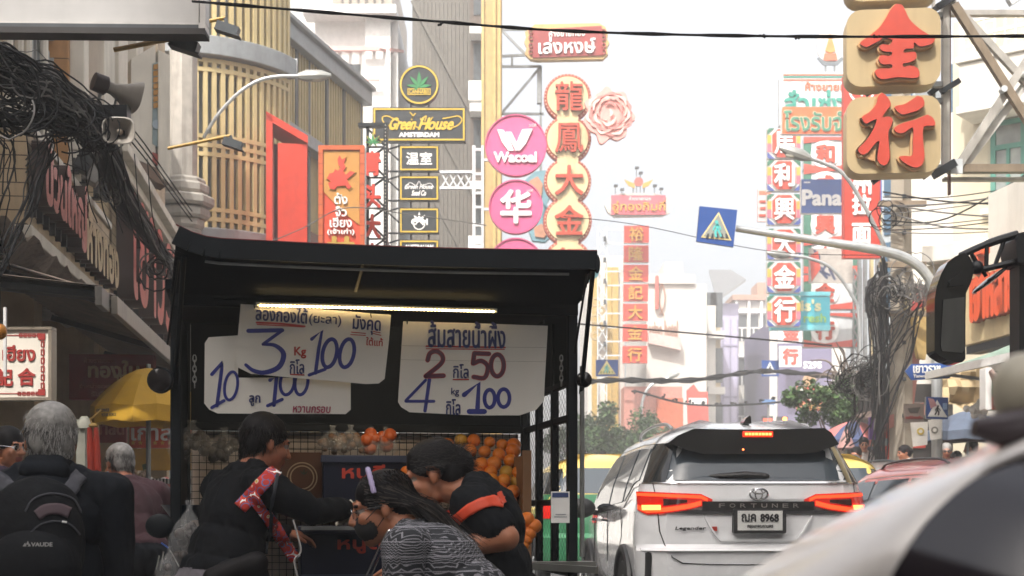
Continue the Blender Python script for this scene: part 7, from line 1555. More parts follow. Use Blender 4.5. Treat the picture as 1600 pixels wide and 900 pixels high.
# ------------------------------------------------------------------ west pavement: light box, cables, loudspeakers, signs, stalls
S = Sign('light_box_sign', 'large blank grey light box with a dark streaked underside at the top corner', 'sign', 160, 0, 10, R(1.5))
S.rect('panel', -200, -160, 310, 38, .012, .1, mat('blank_panel', '#a9a6a3', .5, var=.06, dirt=.06)); S.frame('frame', -200, -160, 322, 46, 9, -.02, .12, mat('box_frame', '#b5b1ac', .4, .3, var=.1, dirt=.25)); S.rect('underside', -200, 46.2, 322, 51, -.03, .13, mat('dark_underside', '#2b2624', .7, dirt=.4))  # underside strip coloured darker than the frame
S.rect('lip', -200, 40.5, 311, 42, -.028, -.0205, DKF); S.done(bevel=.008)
YAR = mat('mustard_arm', '#9c7a34', .5, .2, dirt=.3)
def spot(pts, Y, end, label):
    S = Sign('sign_spotlight', label, 'spotlight', pts[0][0], pts[0][1], Y, group='spotlights on mustard arms'); b, i = S._mi('arm', YAR); b.tube([Vector((S.px(*p)[0], 0, S.px(*p)[1])) for p in pts], .018, 8, i)
    e = Vector((S.px(*end)[0], 0, S.px(*end)[1])); b, i = S._mi('head', DKF); b.box(e, (.2, .1, .07), i, (0, R(18), 0)); b.box(e + Vector((0, .0, -.045)), (.23, .12, .012), i, (0, R(18), 0)); b2, i2 = S._mi('bracket', DKF); b2.beam(Vector((S.px(*pts[-1])[0], 0, S.px(*pts[-1])[1])), e, .03, None, i2); S.done()
spot([(178, 78), (250, 64), (282, 59)], 10.2, (289, 70), 'black spotlight on a mustard arm just under the light box'); spot([(322, 34), (352, 28)], 12.5, (356, 45), 'spotlight on a short arm in front of the upper mustard slats'); spot([(262, 232), (330, 218), (360, 212)], 15, (364, 224), 'spotlight on a long arm in front of the middle mustard slats')
# thick black cable bundle
b = MB()
mainp = [P(-60, 70, 9), P(40, 118, 9.6), P(120, 175, 10.4), P(165, 240, 11.4), P(185, 295, 12.6), P(215, 345, 14.4), P(250, 395, 16.8), P(278, 425, 18.5)]
tangle(b, mainp, 170, .042, .0065, 41, (0, 0, 0, 0, 0, 1)); tangle(b, mainp[:4], 80, .065, .0065, 42, (0, 0, 0, 0, 1))
tangle(b, [P(-60, 60, 9), P(20, 115, 9.2), P(90, 158, 9.6), P(150, 215, 10.5)], 70, .065, .006, 44, (0, 0, 0, 0, 1)); tangle(b, [P(-40, 170, 9), P(30, 185, 9.3), P(80, 190, 9.7), P(130, 200, 10)], 40, .06, .006, 43)
tangle(b, [P(160, 240, 11), P(185, 208, 10.9), P(178, 188, 10.7), P(150, 178, 10.5)], 22, .03, .005, 45); tangle(b, [P(90, 215, 10), P(62, 280, 10), P(35, 350, 9.8), P(-10, 430, 9.4)], 9, .03, .006, 46); tangle(b, [P(-20, 150, 9), P(10, 230, 9.1), P(0, 330, 9.2), P(6, 440, 9.4)], 6, .05, .005, 47)
loops(b, P(30, 160, 9.2), 14, .2, .006, 51, (0, 0, 1)); loops(b, P(105, 195, 9.7), 10, .16, .006, 52, (0, 0, 1)); loops(b, P(255, 415, 16.8), 16, .2, .010, 54, (0, 1)); loops(b, P(180, 300, 12), 6, .1, .005, 55, (1,)); loops(b, P(150, 205, 10.3), 10, .12, .005, 56)
for k in range(12):
    x = 6 + k * 16; b.tube([P(x, 170 + .3 * x, 9.3 + k * .12), P(x + random.uniform(-14, 14), 230 + random.uniform(0, 40), 9.4 + k * .12), P(x + random.uniform(-20, 20), 270 + random.uniform(-20, 60), 9.5 + k * .12)], .005, 5)
o = b.build('cable_bundle', [CABLE, CABLEG]); tag(o, 'thick tangled black cable bundle sagging in front of the shophouse facade', 'cables')
b = MB()
for k in range(7): x = 110 + k * 20; b.tube(smooth_line([P(x, 200 + 8 * k, 10.6 + k * .3), P(x + 8, 300 + k * 6, 10.8 + k * .3), P(x + 22, 340 + k * 8, 11 + k * .35)], 5), .005, 5)
for k in range(3): b.tube(smooth_line([P(40, 250 + k * 10, 10), P(110, 180 + k * 6, 10.1), P(180, 170 + k * 12, 10.6), P(300, 330 + k * 8, 15)], 6), .006, 5)
o = b.build('hanging_wires', CABLE); tag(o, 'loose black wires dangling around the cable bundle', 'wires')
# loudspeakers on a black bracket
S = Sign('speaker_bracket', 'black steel arm carrying the two horn loudspeakers', 'bracket', 165, 175, 10.6); S.rect('arm', 126, 166, 200, 184, -.04, .06, BLACKM); S.rect('plate', 198, 166, 201, 188, -.05, .07, BLACKM); S.bar('stay', (155, 166), (160, 150), .02, GALV, -.05); S.done()
HORN = mat('horn_grey', '#a49c92', .5, var=.15, dirt=.3)
def horn(label, px, py, Y, axis, sc_):
    s = thing('loudspeaker', label, 'loudspeaker', P(px, py, Y), 0, 'horn loudspeakers'); ax = Vector(axis).normalized(); b = MB()
    q = ax.to_track_quat('Y', 'Z').to_matrix().to_4x4(); b.M = q @ Matrix.Scale(sc_, 4)
    secs = [(-.16, .05, .05), (-.1, .055, .05), (.0, .1, .085), (.1, .165, .14), (.13, .18, .15), (.135, .165, .137), (.02, .09, .075), (-.06, .045, .04)]; n = 24; vs = []
    for y, rx, rz in secs:
        for j in range(n):
            a = 2 * math.pi * j / n; cx_ = abs(math.cos(a)) ** .6 * math.copysign(1, math.cos(a)); cz_ = abs(math.sin(a)) ** .6 * math.copysign(1, math.sin(a)); vs.append((rx * cx_, y, rz * cz_))
    b.add(vs, [(i * n + j, i * n + (j + 1) % n, (i + 1) * n + (j + 1) % n, (i + 1) * n + j) for i in range(len(secs) - 1) for j in range(n)], 0); b.build('horn', HORN, s)
    b = MB(); b.M = q @ Matrix.Scale(sc_, 4); b.ball((0, .04, 0), (.035, .05, .035), 14, 10); b.build('plug', mat('plug_beige', '#8b7c6d', .5), s)
    b = MB(); b.M = q @ Matrix.Scale(sc_, 4); b.lathe([(.02, -.3), (.085, -.29), (.09, -.17), (.07, -.155)], (0, 0, 0), 20, (0, 1, 0)); b.build('driver', mat('driver_brown', '#33211c', .5), s)
    b = MB(); b.M = q @ Matrix.Scale(sc_, 4); b.tube([(0, -.05, -.06), (0, -.05, -.2)], .012, 6); b.build('stem', GALV, s)
horn('horn loudspeaker seen from its brown driver end above the black arm', 192, 146, 10.7, (.75, .55, -.22), .8); horn('horn loudspeaker facing the street below the black arm', 188, 207, 10.4, (.12, -1, -.1), .66)

# hanging signs under the canopy
WS = mat('white_sign', '#dcd3c4', .5, var=.06, dirt=.1); REDI = mat('sign_red_ink', '#9c2f28', .5)
S = Sign('shop_sign_board', 'white sign board with red lettering and a red fretwork border', 'sign', 20, 568, 9.6, R(-2)); S.rect('panel', -60, 516, 76, 622, 0, .06, WS); S.frame('frame', -60, 511, 82, 626, 5, -.02, .08, mat('sign_frame', '#8b7f70', .4, .3))
S.stroke('border', [(-40, 524), (68, 524)], 1.2, REDI, -.001, .003, False); S.stroke('border', [(-40, 615), (68, 615)], 1.2, REDI, -.001, .003, False); S.stroke('border', [(68, 530), (68, 610)], 1.2, REDI, -.001, .003, False)
for k in range(5): S.frame('border', 30 + k * 7, 521, 35 + k * 7, 527, 1.1, -.005, -.001, REDI); S.frame('border', 28 + k * 7, 612, 33 + k * 7, 618, 1.1, -.005, -.001, REDI)
for k in range(6): S.frame('border', 64, 533 + k * 13, 70, 542 + k * 13, 1.2, -.006, -.002, REDI)
for y in (521, 608): S.rect('border', 60, y, 71, y + 10, -.007, -.002, REDI)
S.text('lettering', 'เฮียง', 30, 552, 50, 24, REDI, -.001, .006, .8); S.text('lettering', '記', 8, 590, 24, 26, REDI, -.001, .006, 1); S.text('lettering', '合', 42, 589, 26, 26, REDI, -.001, .006, 1); S.done()
S = Sign('lantern', 'gold lantern half cut by the edge of the view', 'lantern', 0, 518, 8.6); b, i = S._mi('globe', mat('gold_lantern', '#b0742c', .35, .4)); b.ball((0, 0, 0), (.042, .042, .05), 16, 10, i); b, i = S._mi('cap', BLACKM); b.lathe([(.018, .045), (.014, .06)], (0, 0, 0), 10, (0, 0, 1), i); b.tube([(0, 0, .055), (0, 0, .3)], .003, 5, i); S.done()
S = Sign('hanging_rod', 'thin white conduit hanging beside the red bordered sign', 'pipe', 8, 530, 8.9); S.rect('rod', 5, 480, 9, 588, 0, .02, WHITE); S.done()
DRED = mat('dark_red_sign', '#8a1f24', .5, var=.12); 
S = Sign('shop_sign_board', 'dark red sign board with cream Thai lettering deep under the canopy', 'sign', 175, 588, 14.2, R(3)); S.rect('panel', 108, 554, 240, 624, 0, .12, DRED); S.text('lettering', 'ทองใบ', 178, 577, 78, 25, mat('dull_cream', '#d0b594', .5), -.001, .02, .9); S.text('lettering', 'เยาวราช', 208, 592, 48, 12, mat('dull_cream', '#d0b594'), -.001, .02, .4); S.text('lettering', 'ห้างขายทอง', 155, 563, 46, 8, mat('dull_red', '#b0685a', .5), -.001, .02, .3); S.text('lettering', 'จำหน่ายทองรูปพรรณ', 170, 604, 90, 8, mat('dull_red', '#b0685a'), -.001, .02, .3); S.text('lettering', 'รับซื้อทองเก่า', 178, 615, 70, 8, mat('dull_red', '#b0685a'), -.001, .02, .3); S.done()
S = Sign('lit_sign', 'small white backlit sign seen through the gap between the hanging boards', 'sign', 93, 580, 17); S.rect('panel', 80, 570, 106, 590, 0, .06, mat('lit_white', '#c9d2d2', .5, emit='#dfe8e8', estr=.35)); S.text('lettering', 'ทอง', 93, 582, 20, 9, DKF, -.001, .01, .4); S.done()
YU = mat('yellow_canvas', '#c99a24', .7, var=.1, bump=.05)
um_z = P(232, 640, 11.6).z; um = umbrella('market_umbrella', 'yellow market umbrella with printed valance behind the grey haired man', P(232, 640, 11.6), .48, .34, YU, 8)
b = MB(); b.M = Matrix.Translation((-.222, -.434, um_z)) @ Matrix.Rotation(R(-27), 4, 'Z'); b.text('EMPOWER', -.03, -.035, .13, .024, 0, .002, .001); b.text('YOUR VOICE', .03, -.072, .15, .024, 0, .002, .001); b.build('lettering', mat('print_dark', '#3a3226', .6), um)
S = Sign('banner_board', 'orange banner with white Thai lettering and yellow stars under the yellow umbrella', 'banner', 232, 678, 15.5); S.rect('cloth', 202, 655, 300, 700, 0, .02, mat('orange_cloth', '#c24a22', .7)); S.text('lettering', 'เกาลัด', 248, 675, 84, 26, WHITEP, -.001, .008, .6)
for k in range(7):
    cx_, cy_ = 208 + k * 11.5, 692; S.poly('star', [(cx_ + (4 if q % 2 == 0 else 1.7) * math.sin(q * math.pi / 5), cy_ - (4 if q % 2 == 0 else 1.7) * math.cos(q * math.pi / 5)) for q in range(10)], -.006, -.001, mat('star_yellow', '#c9a040', .6))
S.done()
S = Sign('banner_board', 'dark red banner with dim lettering beside the umbrella pole', 'banner', 170, 670, 16.5); S.rect('cloth', 128, 648, 198, 692, 0, .02, DRED); S.text('lettering', 'เกาลัด', 168, 668, 50, 22, mat('dull_red', '#b0685a'), -.001, .008, .6); S.done()
S = Sign('advert_board', 'plain yellow panel on the chestnut stall below the orange banner', 'panel', 240, 718, 15.2); S.rect('board', 203, 701, 300, 735, 0, .03, mat('yellow_board', '#b98a26', .6)); S.poly('emblem', [(222, 726), (236, 722), (236, 734), (224, 735)], -.004, -.001, mat('emblem_green', '#4d5a2c', .6)); S.done()
# rolled red cloths tied to a pole
b = MB()
for x in (140, 150): b.tube([P(x, 668, 8.7), P(x + 1, 700, 8.7), P(x + 3, 740, 8.7), P(x + 5, 775, 8.7)], [.014, .021, .022, .018], 10)
o = b.build('rolled_cloth', mat('rolled_red', '#a8331f', .7, var=.2)); tag(o, 'two rolled red cloths tied together and hung upright behind the grey haired man', 'rolled cloth')
b = MB(); b.tube([P(146, 668, 8.72), P(141, 655, 8.72), P(150, 648, 8.72), P(158, 640, 8.72)], .006, 6); b.ball(P(146, 665, 8.7), (.03, .02, .015), 8, 6); o = b.build('tie_cord', mat('cord_mustard', '#9c7a34', .6)); tag(o, 'mustard cord knotted above the rolled red cloths', 'cord')
S = Sign('chestnut_stall', 'cluttered stall counter with sacks and bagged goods behind the man in maroon', 'stall', 235, 790, 12.6); S.rect('counter', 196, 770, 300, 900, 0, .7, mat('stall_grey', '#55504c', .7, dirt=.4)); S.rect('cloth', 230, 748, 300, 756, -.05, .6, mat('stripe_cloth', '#b8b4ae', .7, stripe=(0, .03, .5, '#1a1a1c'), var=.1)); b, i = S._mi('goods', mat('goods_white', '#bdb8b0', .5, var=.3)); b2, j = S._mi('goods', mat('goods_brown', '#7a6248', .7, var=.3)); b3, k3 = S._mi('goods', mat('goods_pink', '#b8605a', .6))
rd = random.Random(6)
for k in range(38): q = S.px(rd.uniform(205, 285), rd.uniform(752, 800)); b.ball((q[0], rd.uniform(-.15, .3), q[1]), (.05 * rd.uniform(.6, 1.3), .05, .045 * rd.uniform(.5, 1.2)), 8, 6, rd.choice((i, i, j, k3)), (rd.random(), rd.random(), 0))
for k in range(20): q = S.px(rd.uniform(196, 230), rd.uniform(738, 752)); b.ball((q[0], rd.uniform(-.1, .2), q[1]), .035, 8, 6, j)
S.done()
S = Sign('phone_box_post', 'pale peeling post standing behind the grey haired man', 'post', 130, 740, 9.4); S.rect('post', 119, 655, 133, 1000, 0, .06, mat('peeling_paint', '#8f8d80', .7, var=.3, dirt=.5)); b, i = S._mi('shade', mat('peeling_paint', '#8f8d80')); b.lathe([(.02, .38), (.05, .34), (.055, .3)], (0, .03, 0), 12, (0, 0, 1), i); S.done()

# ------------------------------------------------------------------ people
SK1 = mat('skin_tan', '#9c6247', .5, var=.12, scale=20, sss=.15); SK2 = mat('skin_warm', '#a2694c', .5, var=.1, scale=20, sss=.15); LIP = mat('lips', '#8a473c', .45); BLH = mat('black_hair', (.006, .005, .006, 1), .6, spec=.2, var=.3, scale=60); BLH2 = mat('dark_hair_strand', (.02, .015, .013, 1), .4, var=.3, scale=60); GRH = mat('grey_hair', '#8d8a86', .55, var=.35, scale=50); EYEW = mat('eye_white', '#7d7068', .4); CLB = mat('black_cotton', (.007, .008, .010, 1), .85, spec=.12, var=.3, scale=14, bump=.35, bscale=16); CLN = mat('dark_jacket', (.009, .011, .015, 1), .8, spec=.12, var=.3, scale=12, bump=.4, bscale=12); MASKB = mat('black_mask', (.01, .01, .012, 1), .8); MASKU = mat('blue_mask', '#8ea3b5', .8)
def seg_sdf(p, a, b, ra, rb):
    ab = b - a; L = max(1e-9, float(ab @ ab)); t = np.clip(((p - a) @ ab) / L, 0, 1); d = np.linalg.norm(p - a - t[:, None] * ab, axis=1); return d - (ra + (rb - ra) * t)
class Fig:
    def __init__(s): s.p = []; s.mats = []; s.cloth = []; s.XF = Matrix.Identity(4)
    def mi(s, m):
        if m not in s.mats: s.mats.append(m)
        return s.mats.index(m)
    def cap(s, a, b, ra, rb, m, bias=0): s.p.append(('c', s.XF @ Vector(a), s.XF @ Vector(b), ra, rb, s.mi(m), bias))
    def ell(s, c, r, m, rot=(0, 0, 0), bias=0): s.p.append(('e', s.XF @ Vector(c), r, s.XF.to_3x3() @ Euler(rot).to_matrix(), None, s.mi(m), bias))
    def paint(s, c, r, m, rot=(0, 0, 0), bias=.02): s.p.append(('P', s.XF @ Vector(c), r, s.XF.to_3x3() @ Euler(rot).to_matrix(), None, s.mi(m), bias))
    def build(s, name, parent, voxel, smooth=2):
        b = MB()
        for q in s.p:
            if q[0] == 'c':
                a, c, ra, rb = q[1:5]; ax = c - a; L = ax.length; k = 7
                if L < 1e-5: b.ball(a, ra, 14, 10); continue
                pr = [(max(.0005, ra * math.sin(math.pi / 2 * i / k)), -ra * math.cos(math.pi / 2 * i / k)) for i in range(k)] + [(ra, 0), (rb, L)] + [(max(.0005, rb * math.cos(math.pi / 2 * (i + 1) / k)), L + rb * math.sin(math.pi / 2 * (i + 1) / k)) for i in range(k)]
                b.lathe(pr, a, 14, ax)
            elif q[0] == 'e': b.ball(q[1], q[2], 20, 14, 0, q[3])
        o = b.build(name, s.mats, parent, smooth=0); md = o.modifiers.new('r', 'REMESH'); md.mode = 'VOXEL'; md.voxel_size = voxel; md.adaptivity = 0
        bpy.context.view_layer.update(); me = bpy.data.meshes.new_from_object(o.evaluated_get(bpy.context.evaluated_depsgraph_get())); o.modifiers.clear(); old = o.data
        bm = bmesh.new(); bm.from_mesh(me)
        for _ in range(smooth): bmesh.ops.smooth_vert(bm, verts=bm.verts, factor=.5, use_axis_x=True, use_axis_y=True, use_axis_z=True)
        bm.to_mesh(me); bm.free(); n = len(me.polygons); ct = np.zeros(n * 3); me.polygons.foreach_get('center', ct); ct = ct.reshape(-1, 3); best = np.full(n, 1e9); idx = np.zeros(n, int)
        for q in s.p:
            if q[0] == 'c': d = seg_sdf(ct, np.array(q[1]), np.array(q[2]), q[3], q[4])
            else:
                l = (ct - np.array(q[1])) @ np.array(q[3]); r = np.array(q[2]); k = np.linalg.norm(l / r, axis=1); d = (k - 1) * r.min()
                if q[0] == 'P': d = np.where(k < 1, -.01, 1e8)
            d = d - q[6]; w = d < best; best[w] = d[w]; idx[w] = q[5]
        if s.cloth:
            nv = len(me.vertices); co = np.zeros(nv * 3); me.vertices.foreach_get('co', co); co = co.reshape(-1, 3); nm = np.zeros(nv * 3); me.vertices.foreach_get('normal', nm); nm = nm.reshape(-1, 3); wt = np.zeros(nv); ct_ = np.zeros(nv)
            ci = np.isin(idx, [s.mats.index(m) for m in s.cloth if m in s.mats]).astype(float); lv = np.zeros(len(me.loops), int); me.loops.foreach_get('vertex_index', lv); lt = np.zeros(n, int); me.polygons.foreach_get('loop_total', lt); np.add.at(wt, lv, np.repeat(ci, lt)); np.add.at(ct_, lv, 1); wt = (wt / np.maximum(ct_, 1)) ** 2
            for i in np.nonzero(wt > .4)[0]:
                p = co[i]; q = noise.noise((p[0] * 9 + 2 * p[2], p[1] * 9, p[2] * 5)) ; q2 = noise.noise((p[0] * 22, p[1] * 22 + 3, p[2] * 11 + p[0] * 8)); co[i] = p + nm[i] * wt[i] * (.02 * (.5 - abs(q)) + .009 * (.4 - abs(q2)))
            me.vertices.foreach_set('co', co.ravel())
        me.materials.clear()
        for m in s.mats: me.materials.append(m)
        me.polygons.foreach_set('material_index', idx.astype(np.int32)); me.polygons.foreach_set('use_smooth', [True] * n); me.update(); o.data = me; me.name = name; bpy.data.meshes.remove(old); return o
def RX(a): return Matrix.Rotation(R(a), 4, 'X')
def RZ(a): return Matrix.Rotation(R(a), 4, 'Z')
def RY(a): return Matrix.Rotation(R(a), 4, 'Y')
def head_prims(f, skin, hair, style, mask=None, lips=LIP):
    f.ell((0, -.012, .035), (.074, .092, .083), skin); f.ell((0, .026, -.035), (.06, .066, .072), skin); f.ell((0, .05, -.085), (.036, .034, .03), skin); f.cap((-.028, .0, -.07), (.0, .06, -.095), .03, .024, skin); f.cap((.028, .0, -.07), (.0, .06, -.095), .03, .024, skin)
    f.cap((0, .088, .015), (0, .108, -.024), .008, .0135, skin); f.ell((-.011, .096, -.028), (.009, .01, .008), skin); f.ell((.011, .096, -.028), (.009, .01, .008), skin); f.cap((-.034, .076, .028), (.034, .076, .028), .012, .012, skin); f.ell((-.038, .062, -.022), (.024, .024, .022), skin); f.ell((.038, .062, -.022), (.024, .024, .022), skin)
    f.cap((-.02, .086, -.053), (.02, .086, -.053), .007, .007, lips); f.cap((-.016, .085, -.063), (.016, .085, -.063), .008, .008, lips)
    for sx_ in (-1, 1):
        f.ell((sx_ * .032, .079, .008), (.013, .008, .004), EYEW, bias=.003); f.ell((sx_ * .032, .086, .008), (.006, .004, .006), BLH, bias=.004); f.cap((sx_ * .018, .089, .027), (sx_ * .047, .08, .028), .0045, .004, hair, bias=.003)
        f.ell((sx_ * .076, -.012, -.006), (.009, .018, .028), skin, (.15, 0, -sx_ * .35)); f.ell((sx_ * .077, -.004, -.026), (.007, .009, .01), skin)
    if mask: f.ell((0, .052, -.05), (.058, .052, .05), mask, bias=.004)
    if style == 'short': f.ell((0, -.024, .05), (.085, .098, .086), hair, bias=.003); f.ell((0, -.06, -.0), (.076, .052, .076), hair, bias=.002)
    if style == 'bun': f.ell((0, -.024, .05), (.087, .1, .086), hair, bias=.003); f.ell((0, -.07, .0), (.08, .06, .085), hair, bias=.003); f.ell((0, -.115, .015), (.052, .05, .055), hair); f.ell((0, .03, .088), (.06, .035, .028), hair, bias=.002)
    if style == 'long': f.ell((0, -.022, .048), (.087, .1, .084), hair, bias=.002); f.ell((0, -.06, -.02), (.085, .055, .1), hair, bias=.001); f.ell((0, -.06, -.14), (.09, .045, .14), hair)
    if style == 'tail': f.ell((0, -.022, .048), (.085, .1, .082), hair, bias=.002); f.ell((0, -.06, -.01), (.074, .05, .075), hair)
def hand(f, m, w, d, up, curl=.5, side=1):
    """palm at wrist w pointing along d; fingers with two bends, thumb from the side"""
    d = Vector(d).normalized(); u = Vector(up); u = (u - d * u.dot(d)).normalized(); s_ = d.cross(u) * side; w = Vector(w)
    f.cap(w, w + d * .055, .022, .026, m); f.cap(w + d * .03 + s_ * .018, w + d * .078 + s_ * .026, .015, .012, m); f.cap(w + d * .03 - s_ * .018, w + d * .075 - s_ * .026, .015, .012, m)
    for k, (l, o) in enumerate(((.062, -.029), (.07, -.010), (.066, .010), (.052, .028))):
        p0 = w + d * .078 + s_ * o; d1 = (d - u * curl * .7).normalized(); p1 = p0 + d1 * l * .5; d2 = (d - u * curl * 2).normalized(); p2 = p1 + d2 * l * .5; f.cap(p0, p1, .0095, .0088, m); f.cap(p1, p2, .0088, .0075, m)
    t0 = w + d * .02 - s_ * .024; t1 = t0 - s_ * .03 + d * .025 - u * .01; f.cap(t0, t1, .012, .0105, m); f.cap(t1, t1 + d * .032 - u * .012, .0105, .009, m)
def person(label, px, py, Y, rotz, lean=5, hpitch=0, hyaw=0, hroll=0, top=CLB, pants=CLN, skin=SK1, hair=BLH, style='short', arms=None, sleeve='long', mask=None, hfwd=0, hdrop=0, voxel=.007, feet=.0, group=None, bulk=1.0, tilt=0, hscale=1.0):
    tgt = P(px, py, Y); k = 1.0
    for _ in range(12):
        T0 = Matrix.Translation((0, 0, .91 * k)) @ RY(tilt) @ RX(-lean); N = T0 @ Vector((0, .015, .56 * k)); H = N + Vector((0, .035 + hfwd + .05 * math.sin(R(lean)), .065 - hdrop)); k *= 1 + ((tgt.z - feet) - H.z) / 1.55
    loc = Vector((tgt.x, tgt.y, feet)) - RZ(rotz) @ Vector((H.x, H.y, 0)); s = thing('person', label, 'person', loc, R(rotz), group)
    f = Fig(); f.XF = T0
    B = bulk
    f.ell((0, -.01, -.02), (.175 * B, .125 * B, .13), pants); f.ell((0, 0, .14 * k), (.162 * B, .122 * B, .18 * k), top); f.ell((0, -.005, .03 * k), (.178 * B, .13 * B, .1), top, bias=-.004); f.ell((0, .0, .32 * k), (.178 * B, .125 * B, .19 * k), top); f.cap((-.15 * B, -.01, .42 * k), (.15 * B, -.01, .42 * k), .078, .078, top); f.cap((-.11 * B, -.012, .45 * k), (-.035, 0, .51 * k), .055, .045, top); f.cap((.11 * B, -.012, .45 * k), (.035, 0, .51 * k), .055, .045, top)
    f.cap((0, -.012, .45 * k), T0.inverted() @ (H + Vector((0, -.03, -.04))), .06, .054, skin, bias=.002); f.ell((0, 0.0, .485 * k), (.08, .083, .045), top, bias=.004)
    sh = {sg: Vector((sg * .185 * B, -.01, .415 * k)) for sg in (-1, 1)}; arms = arms or {-1: ((-.03, .0, -.28), (.03, .08, -.24)), 1: ((.03, .0, -.28), (-.03, .08, -.24))}
    iT = T0.inverted().to_3x3()
    for sg in (-1, 1):
        if sg not in arms: continue
        e = sh[sg] + iT @ Vector(arms[sg][0]); w = e + iT @ Vector(arms[sg][1])
        if sleeve == 'long': f.cap(sh[sg], e, .066 * (B * .5 + .5), .05, top); f.cap(e, e.lerp(w, .92), .05, .038, top); f.cap(e.lerp(w, .85), w, .028, .025, skin)
        else: f.cap(sh[sg], sh[sg].lerp(e, .68), .076, .07, top, bias=.003); f.cap(sh[sg].lerp(e, .5), e, .054, .05, skin); f.cap(e, w, .05, .029, skin)
        dd = (w - e).normalized(); hand(f, skin, w, dd, iT @ Vector((0, 0, 1)) if abs(dd.z) < .8 else Vector((0, 1, 0)), .5, sg)
    f.XF = Matrix.Identity(4)
    for sg in (-1, 1):
        f.cap((sg * .09, -.0, .88 * k), (sg * .1, .03, .48 * k), .09, .06, pants); f.cap((sg * .1, .03, .48 * k), (sg * .1, -.02, .09), .058, .042, pants); f.ell((sg * .1, .05, .045), (.042, .12, .045), RUBBER)
    HM = Matrix.Translation(H) @ RZ(hyaw) @ RY(hroll) @ RX(-hpitch) @ Matrix.Scale(hscale, 4); f.XF = HM
    head_prims(f, skin, hair, style, mask)
    # scale-aware radii for ellipsoids under head scaling are close enough
    f.cloth = [top, pants]; body = f.build('body', s, voxel)
    return s, body, HM, T0, k
def strands(parent, HM, n, fn, m, r=.0011, seg=4, name='hair', seed=1):
    rd = random.Random(seed); b = MB(); b.M = HM
    for _ in range(n):
        q = fn(rd)
        if q: b.tube(q, [r * (1 - .6 * i / (len(q) - 1)) for i in range(len(q))], 3, rd.randrange(len(m)), False)
    return b.build(name, m, parent, smooth=60)
def short_hair(rd, l=.035, low=-.075, front=.05, lift=.5):
    a = rd.uniform(0, 6.283); z = low + (.122 - low) * rd.random() ** .8; t = max(0, (z - .02) / .103); rr = math.sqrt(max(.004, 1 - t * t)) if t > 0 else 1.0 - .22 * max(0, (.02 - z) / .1)
    x, y = .080 * rr * math.sin(a), -.022 + .094 * rr * math.cos(a)
    if y > front - max(0, .06 - z) * .9 or (abs(x) > .055 and z < .0 and y > -.03): return None
    nrm = Vector((x / .08, (y + .02) / .095, t * 1.1 if t > 0 else -.12)).normalized(); p = Vector((x, y, z)); cw = p - Vector((.015, -.055, .11)); dn = Vector((cw.x, cw.y, cw.z - .05)); dn = dn - nrm * dn.dot(nrm); dn = dn.normalized() + Vector((rd.gauss(0, .2), rd.gauss(0, .2), rd.gauss(0, .15))); L = l * rd.uniform(.6, 1.25)
    q = p + dn * L * .45 + nrm * L * .1 * lift; q2 = p + dn * L * .8 + nrm * L * (.1 * lift - .1); return [p, q, q2, p + dn * L - nrm * L * .22]
def drape(obj, path, wpx, off, m, name='strap', parent=None, cross=4, extend=None, n=8, thick=.003):
    """a band laid on a body along a traced path: every point is cast onto the body's own surface"""
    mw = obj.matrix_world if False else None; bpy.context.view_layer.update(); M4 = obj.matrix_world; Mi = M4.inverted(); org = Mi @ Vector((0, 0, CAM_H)); q = smooth_line([(a, c, 0) for a, c in path], n); vs = []; ok = []; last = None
    for i, p in enumerate(q):
        t = (q[min(i + 1, len(q) - 1)] - q[max(i - 1, 0)]).normalized(); nn = Vector((-t.y, t.x, 0))
        for j in range(cross + 1):
            pp = p + nn * wpx * (j / cross - .5); d = Vector(((pp.x - 800) / FPX, 1, (HOR - pp.y) / FPX)).normalized(); dl = (Mi.to_3x3() @ d).normalized(); hit, lc, nr, _ = obj.ray_cast(org, dl)
            if hit: v = lc + nr * off; last = (v - org).length
            else: v = org + dl * (last or 5.5)
            vs.append(v)
    c = cross + 1; b = MB(); b.add(vs, [(i * c + j, i * c + j + 1, (i + 1) * c + j + 1, (i + 1) * c + j) for i in range(len(q) - 1) for j in range(cross)])
    o = b.build(name, m, parent or obj.parent, smooth=60)
    if thick: sd = o.modifiers.new('s', 'SOLIDIFY'); sd.thickness = thick; sd.offset = 0
    return o

# grey haired man with a backpack, back to the viewer
s1, body1, HM1, T1, k1 = person('grey haired man in a dark jacket wearing a backpack, seen from behind', 79, 690, 5.2, 8, 6, 2, 14, 0, CLN, CLN, SK1, GRH, 'short', bulk=1.22, hscale=1.08, voxel=.006)
GH = [mat('hair_silver', '#a8a4a0', .5, var=.1), mat('hair_grey', '#6f6b68', .5, var=.1), mat('hair_dark_grey', '#3f3c3b', .5, var=.1), mat('hair_white', '#c6c2be', .5, var=.1)]
strands(s1, HM1, 5200, lambda rd: short_hair(rd, .03), GH, .001, seed=3)
f = Fig(); f.XF = T1; f.cap((-.05, -.06, .5 * k1), (.05, -.06, .5 * k1), .04, .04, CLN); f.cap((-.07, -.0, .52 * k1), (-.04, -.05, .52 * k1), .034, .034, CLN); f.cap((.07, -.0, .52 * k1), (.04, -.05, .52 * k1), .034, .034, CLN); f.cap((-.045, -.05, .535 * k1), (.045, -.05, .535 * k1), .03, .03, CLN); f.build('collar', s1, .006)
BPK = mat('backpack_black', (.007, .008, .01, 1), .75, spec=.15, var=.3, scale=9, bump=.3, bscale=30); BPG = mat('backpack_grey', '#3b3b42', .75, var=.15, scale=14, bump=.2, bscale=90); BPM = mat('backpack_mauve', '#4a3a40', .7, var=.15)
bpk = thing('backpack', 'black rucksack with grey shoulder straps and a mauve top pocket on the grey haired man', 'backpack', s1.location.copy(), s1.rotation_euler.z)
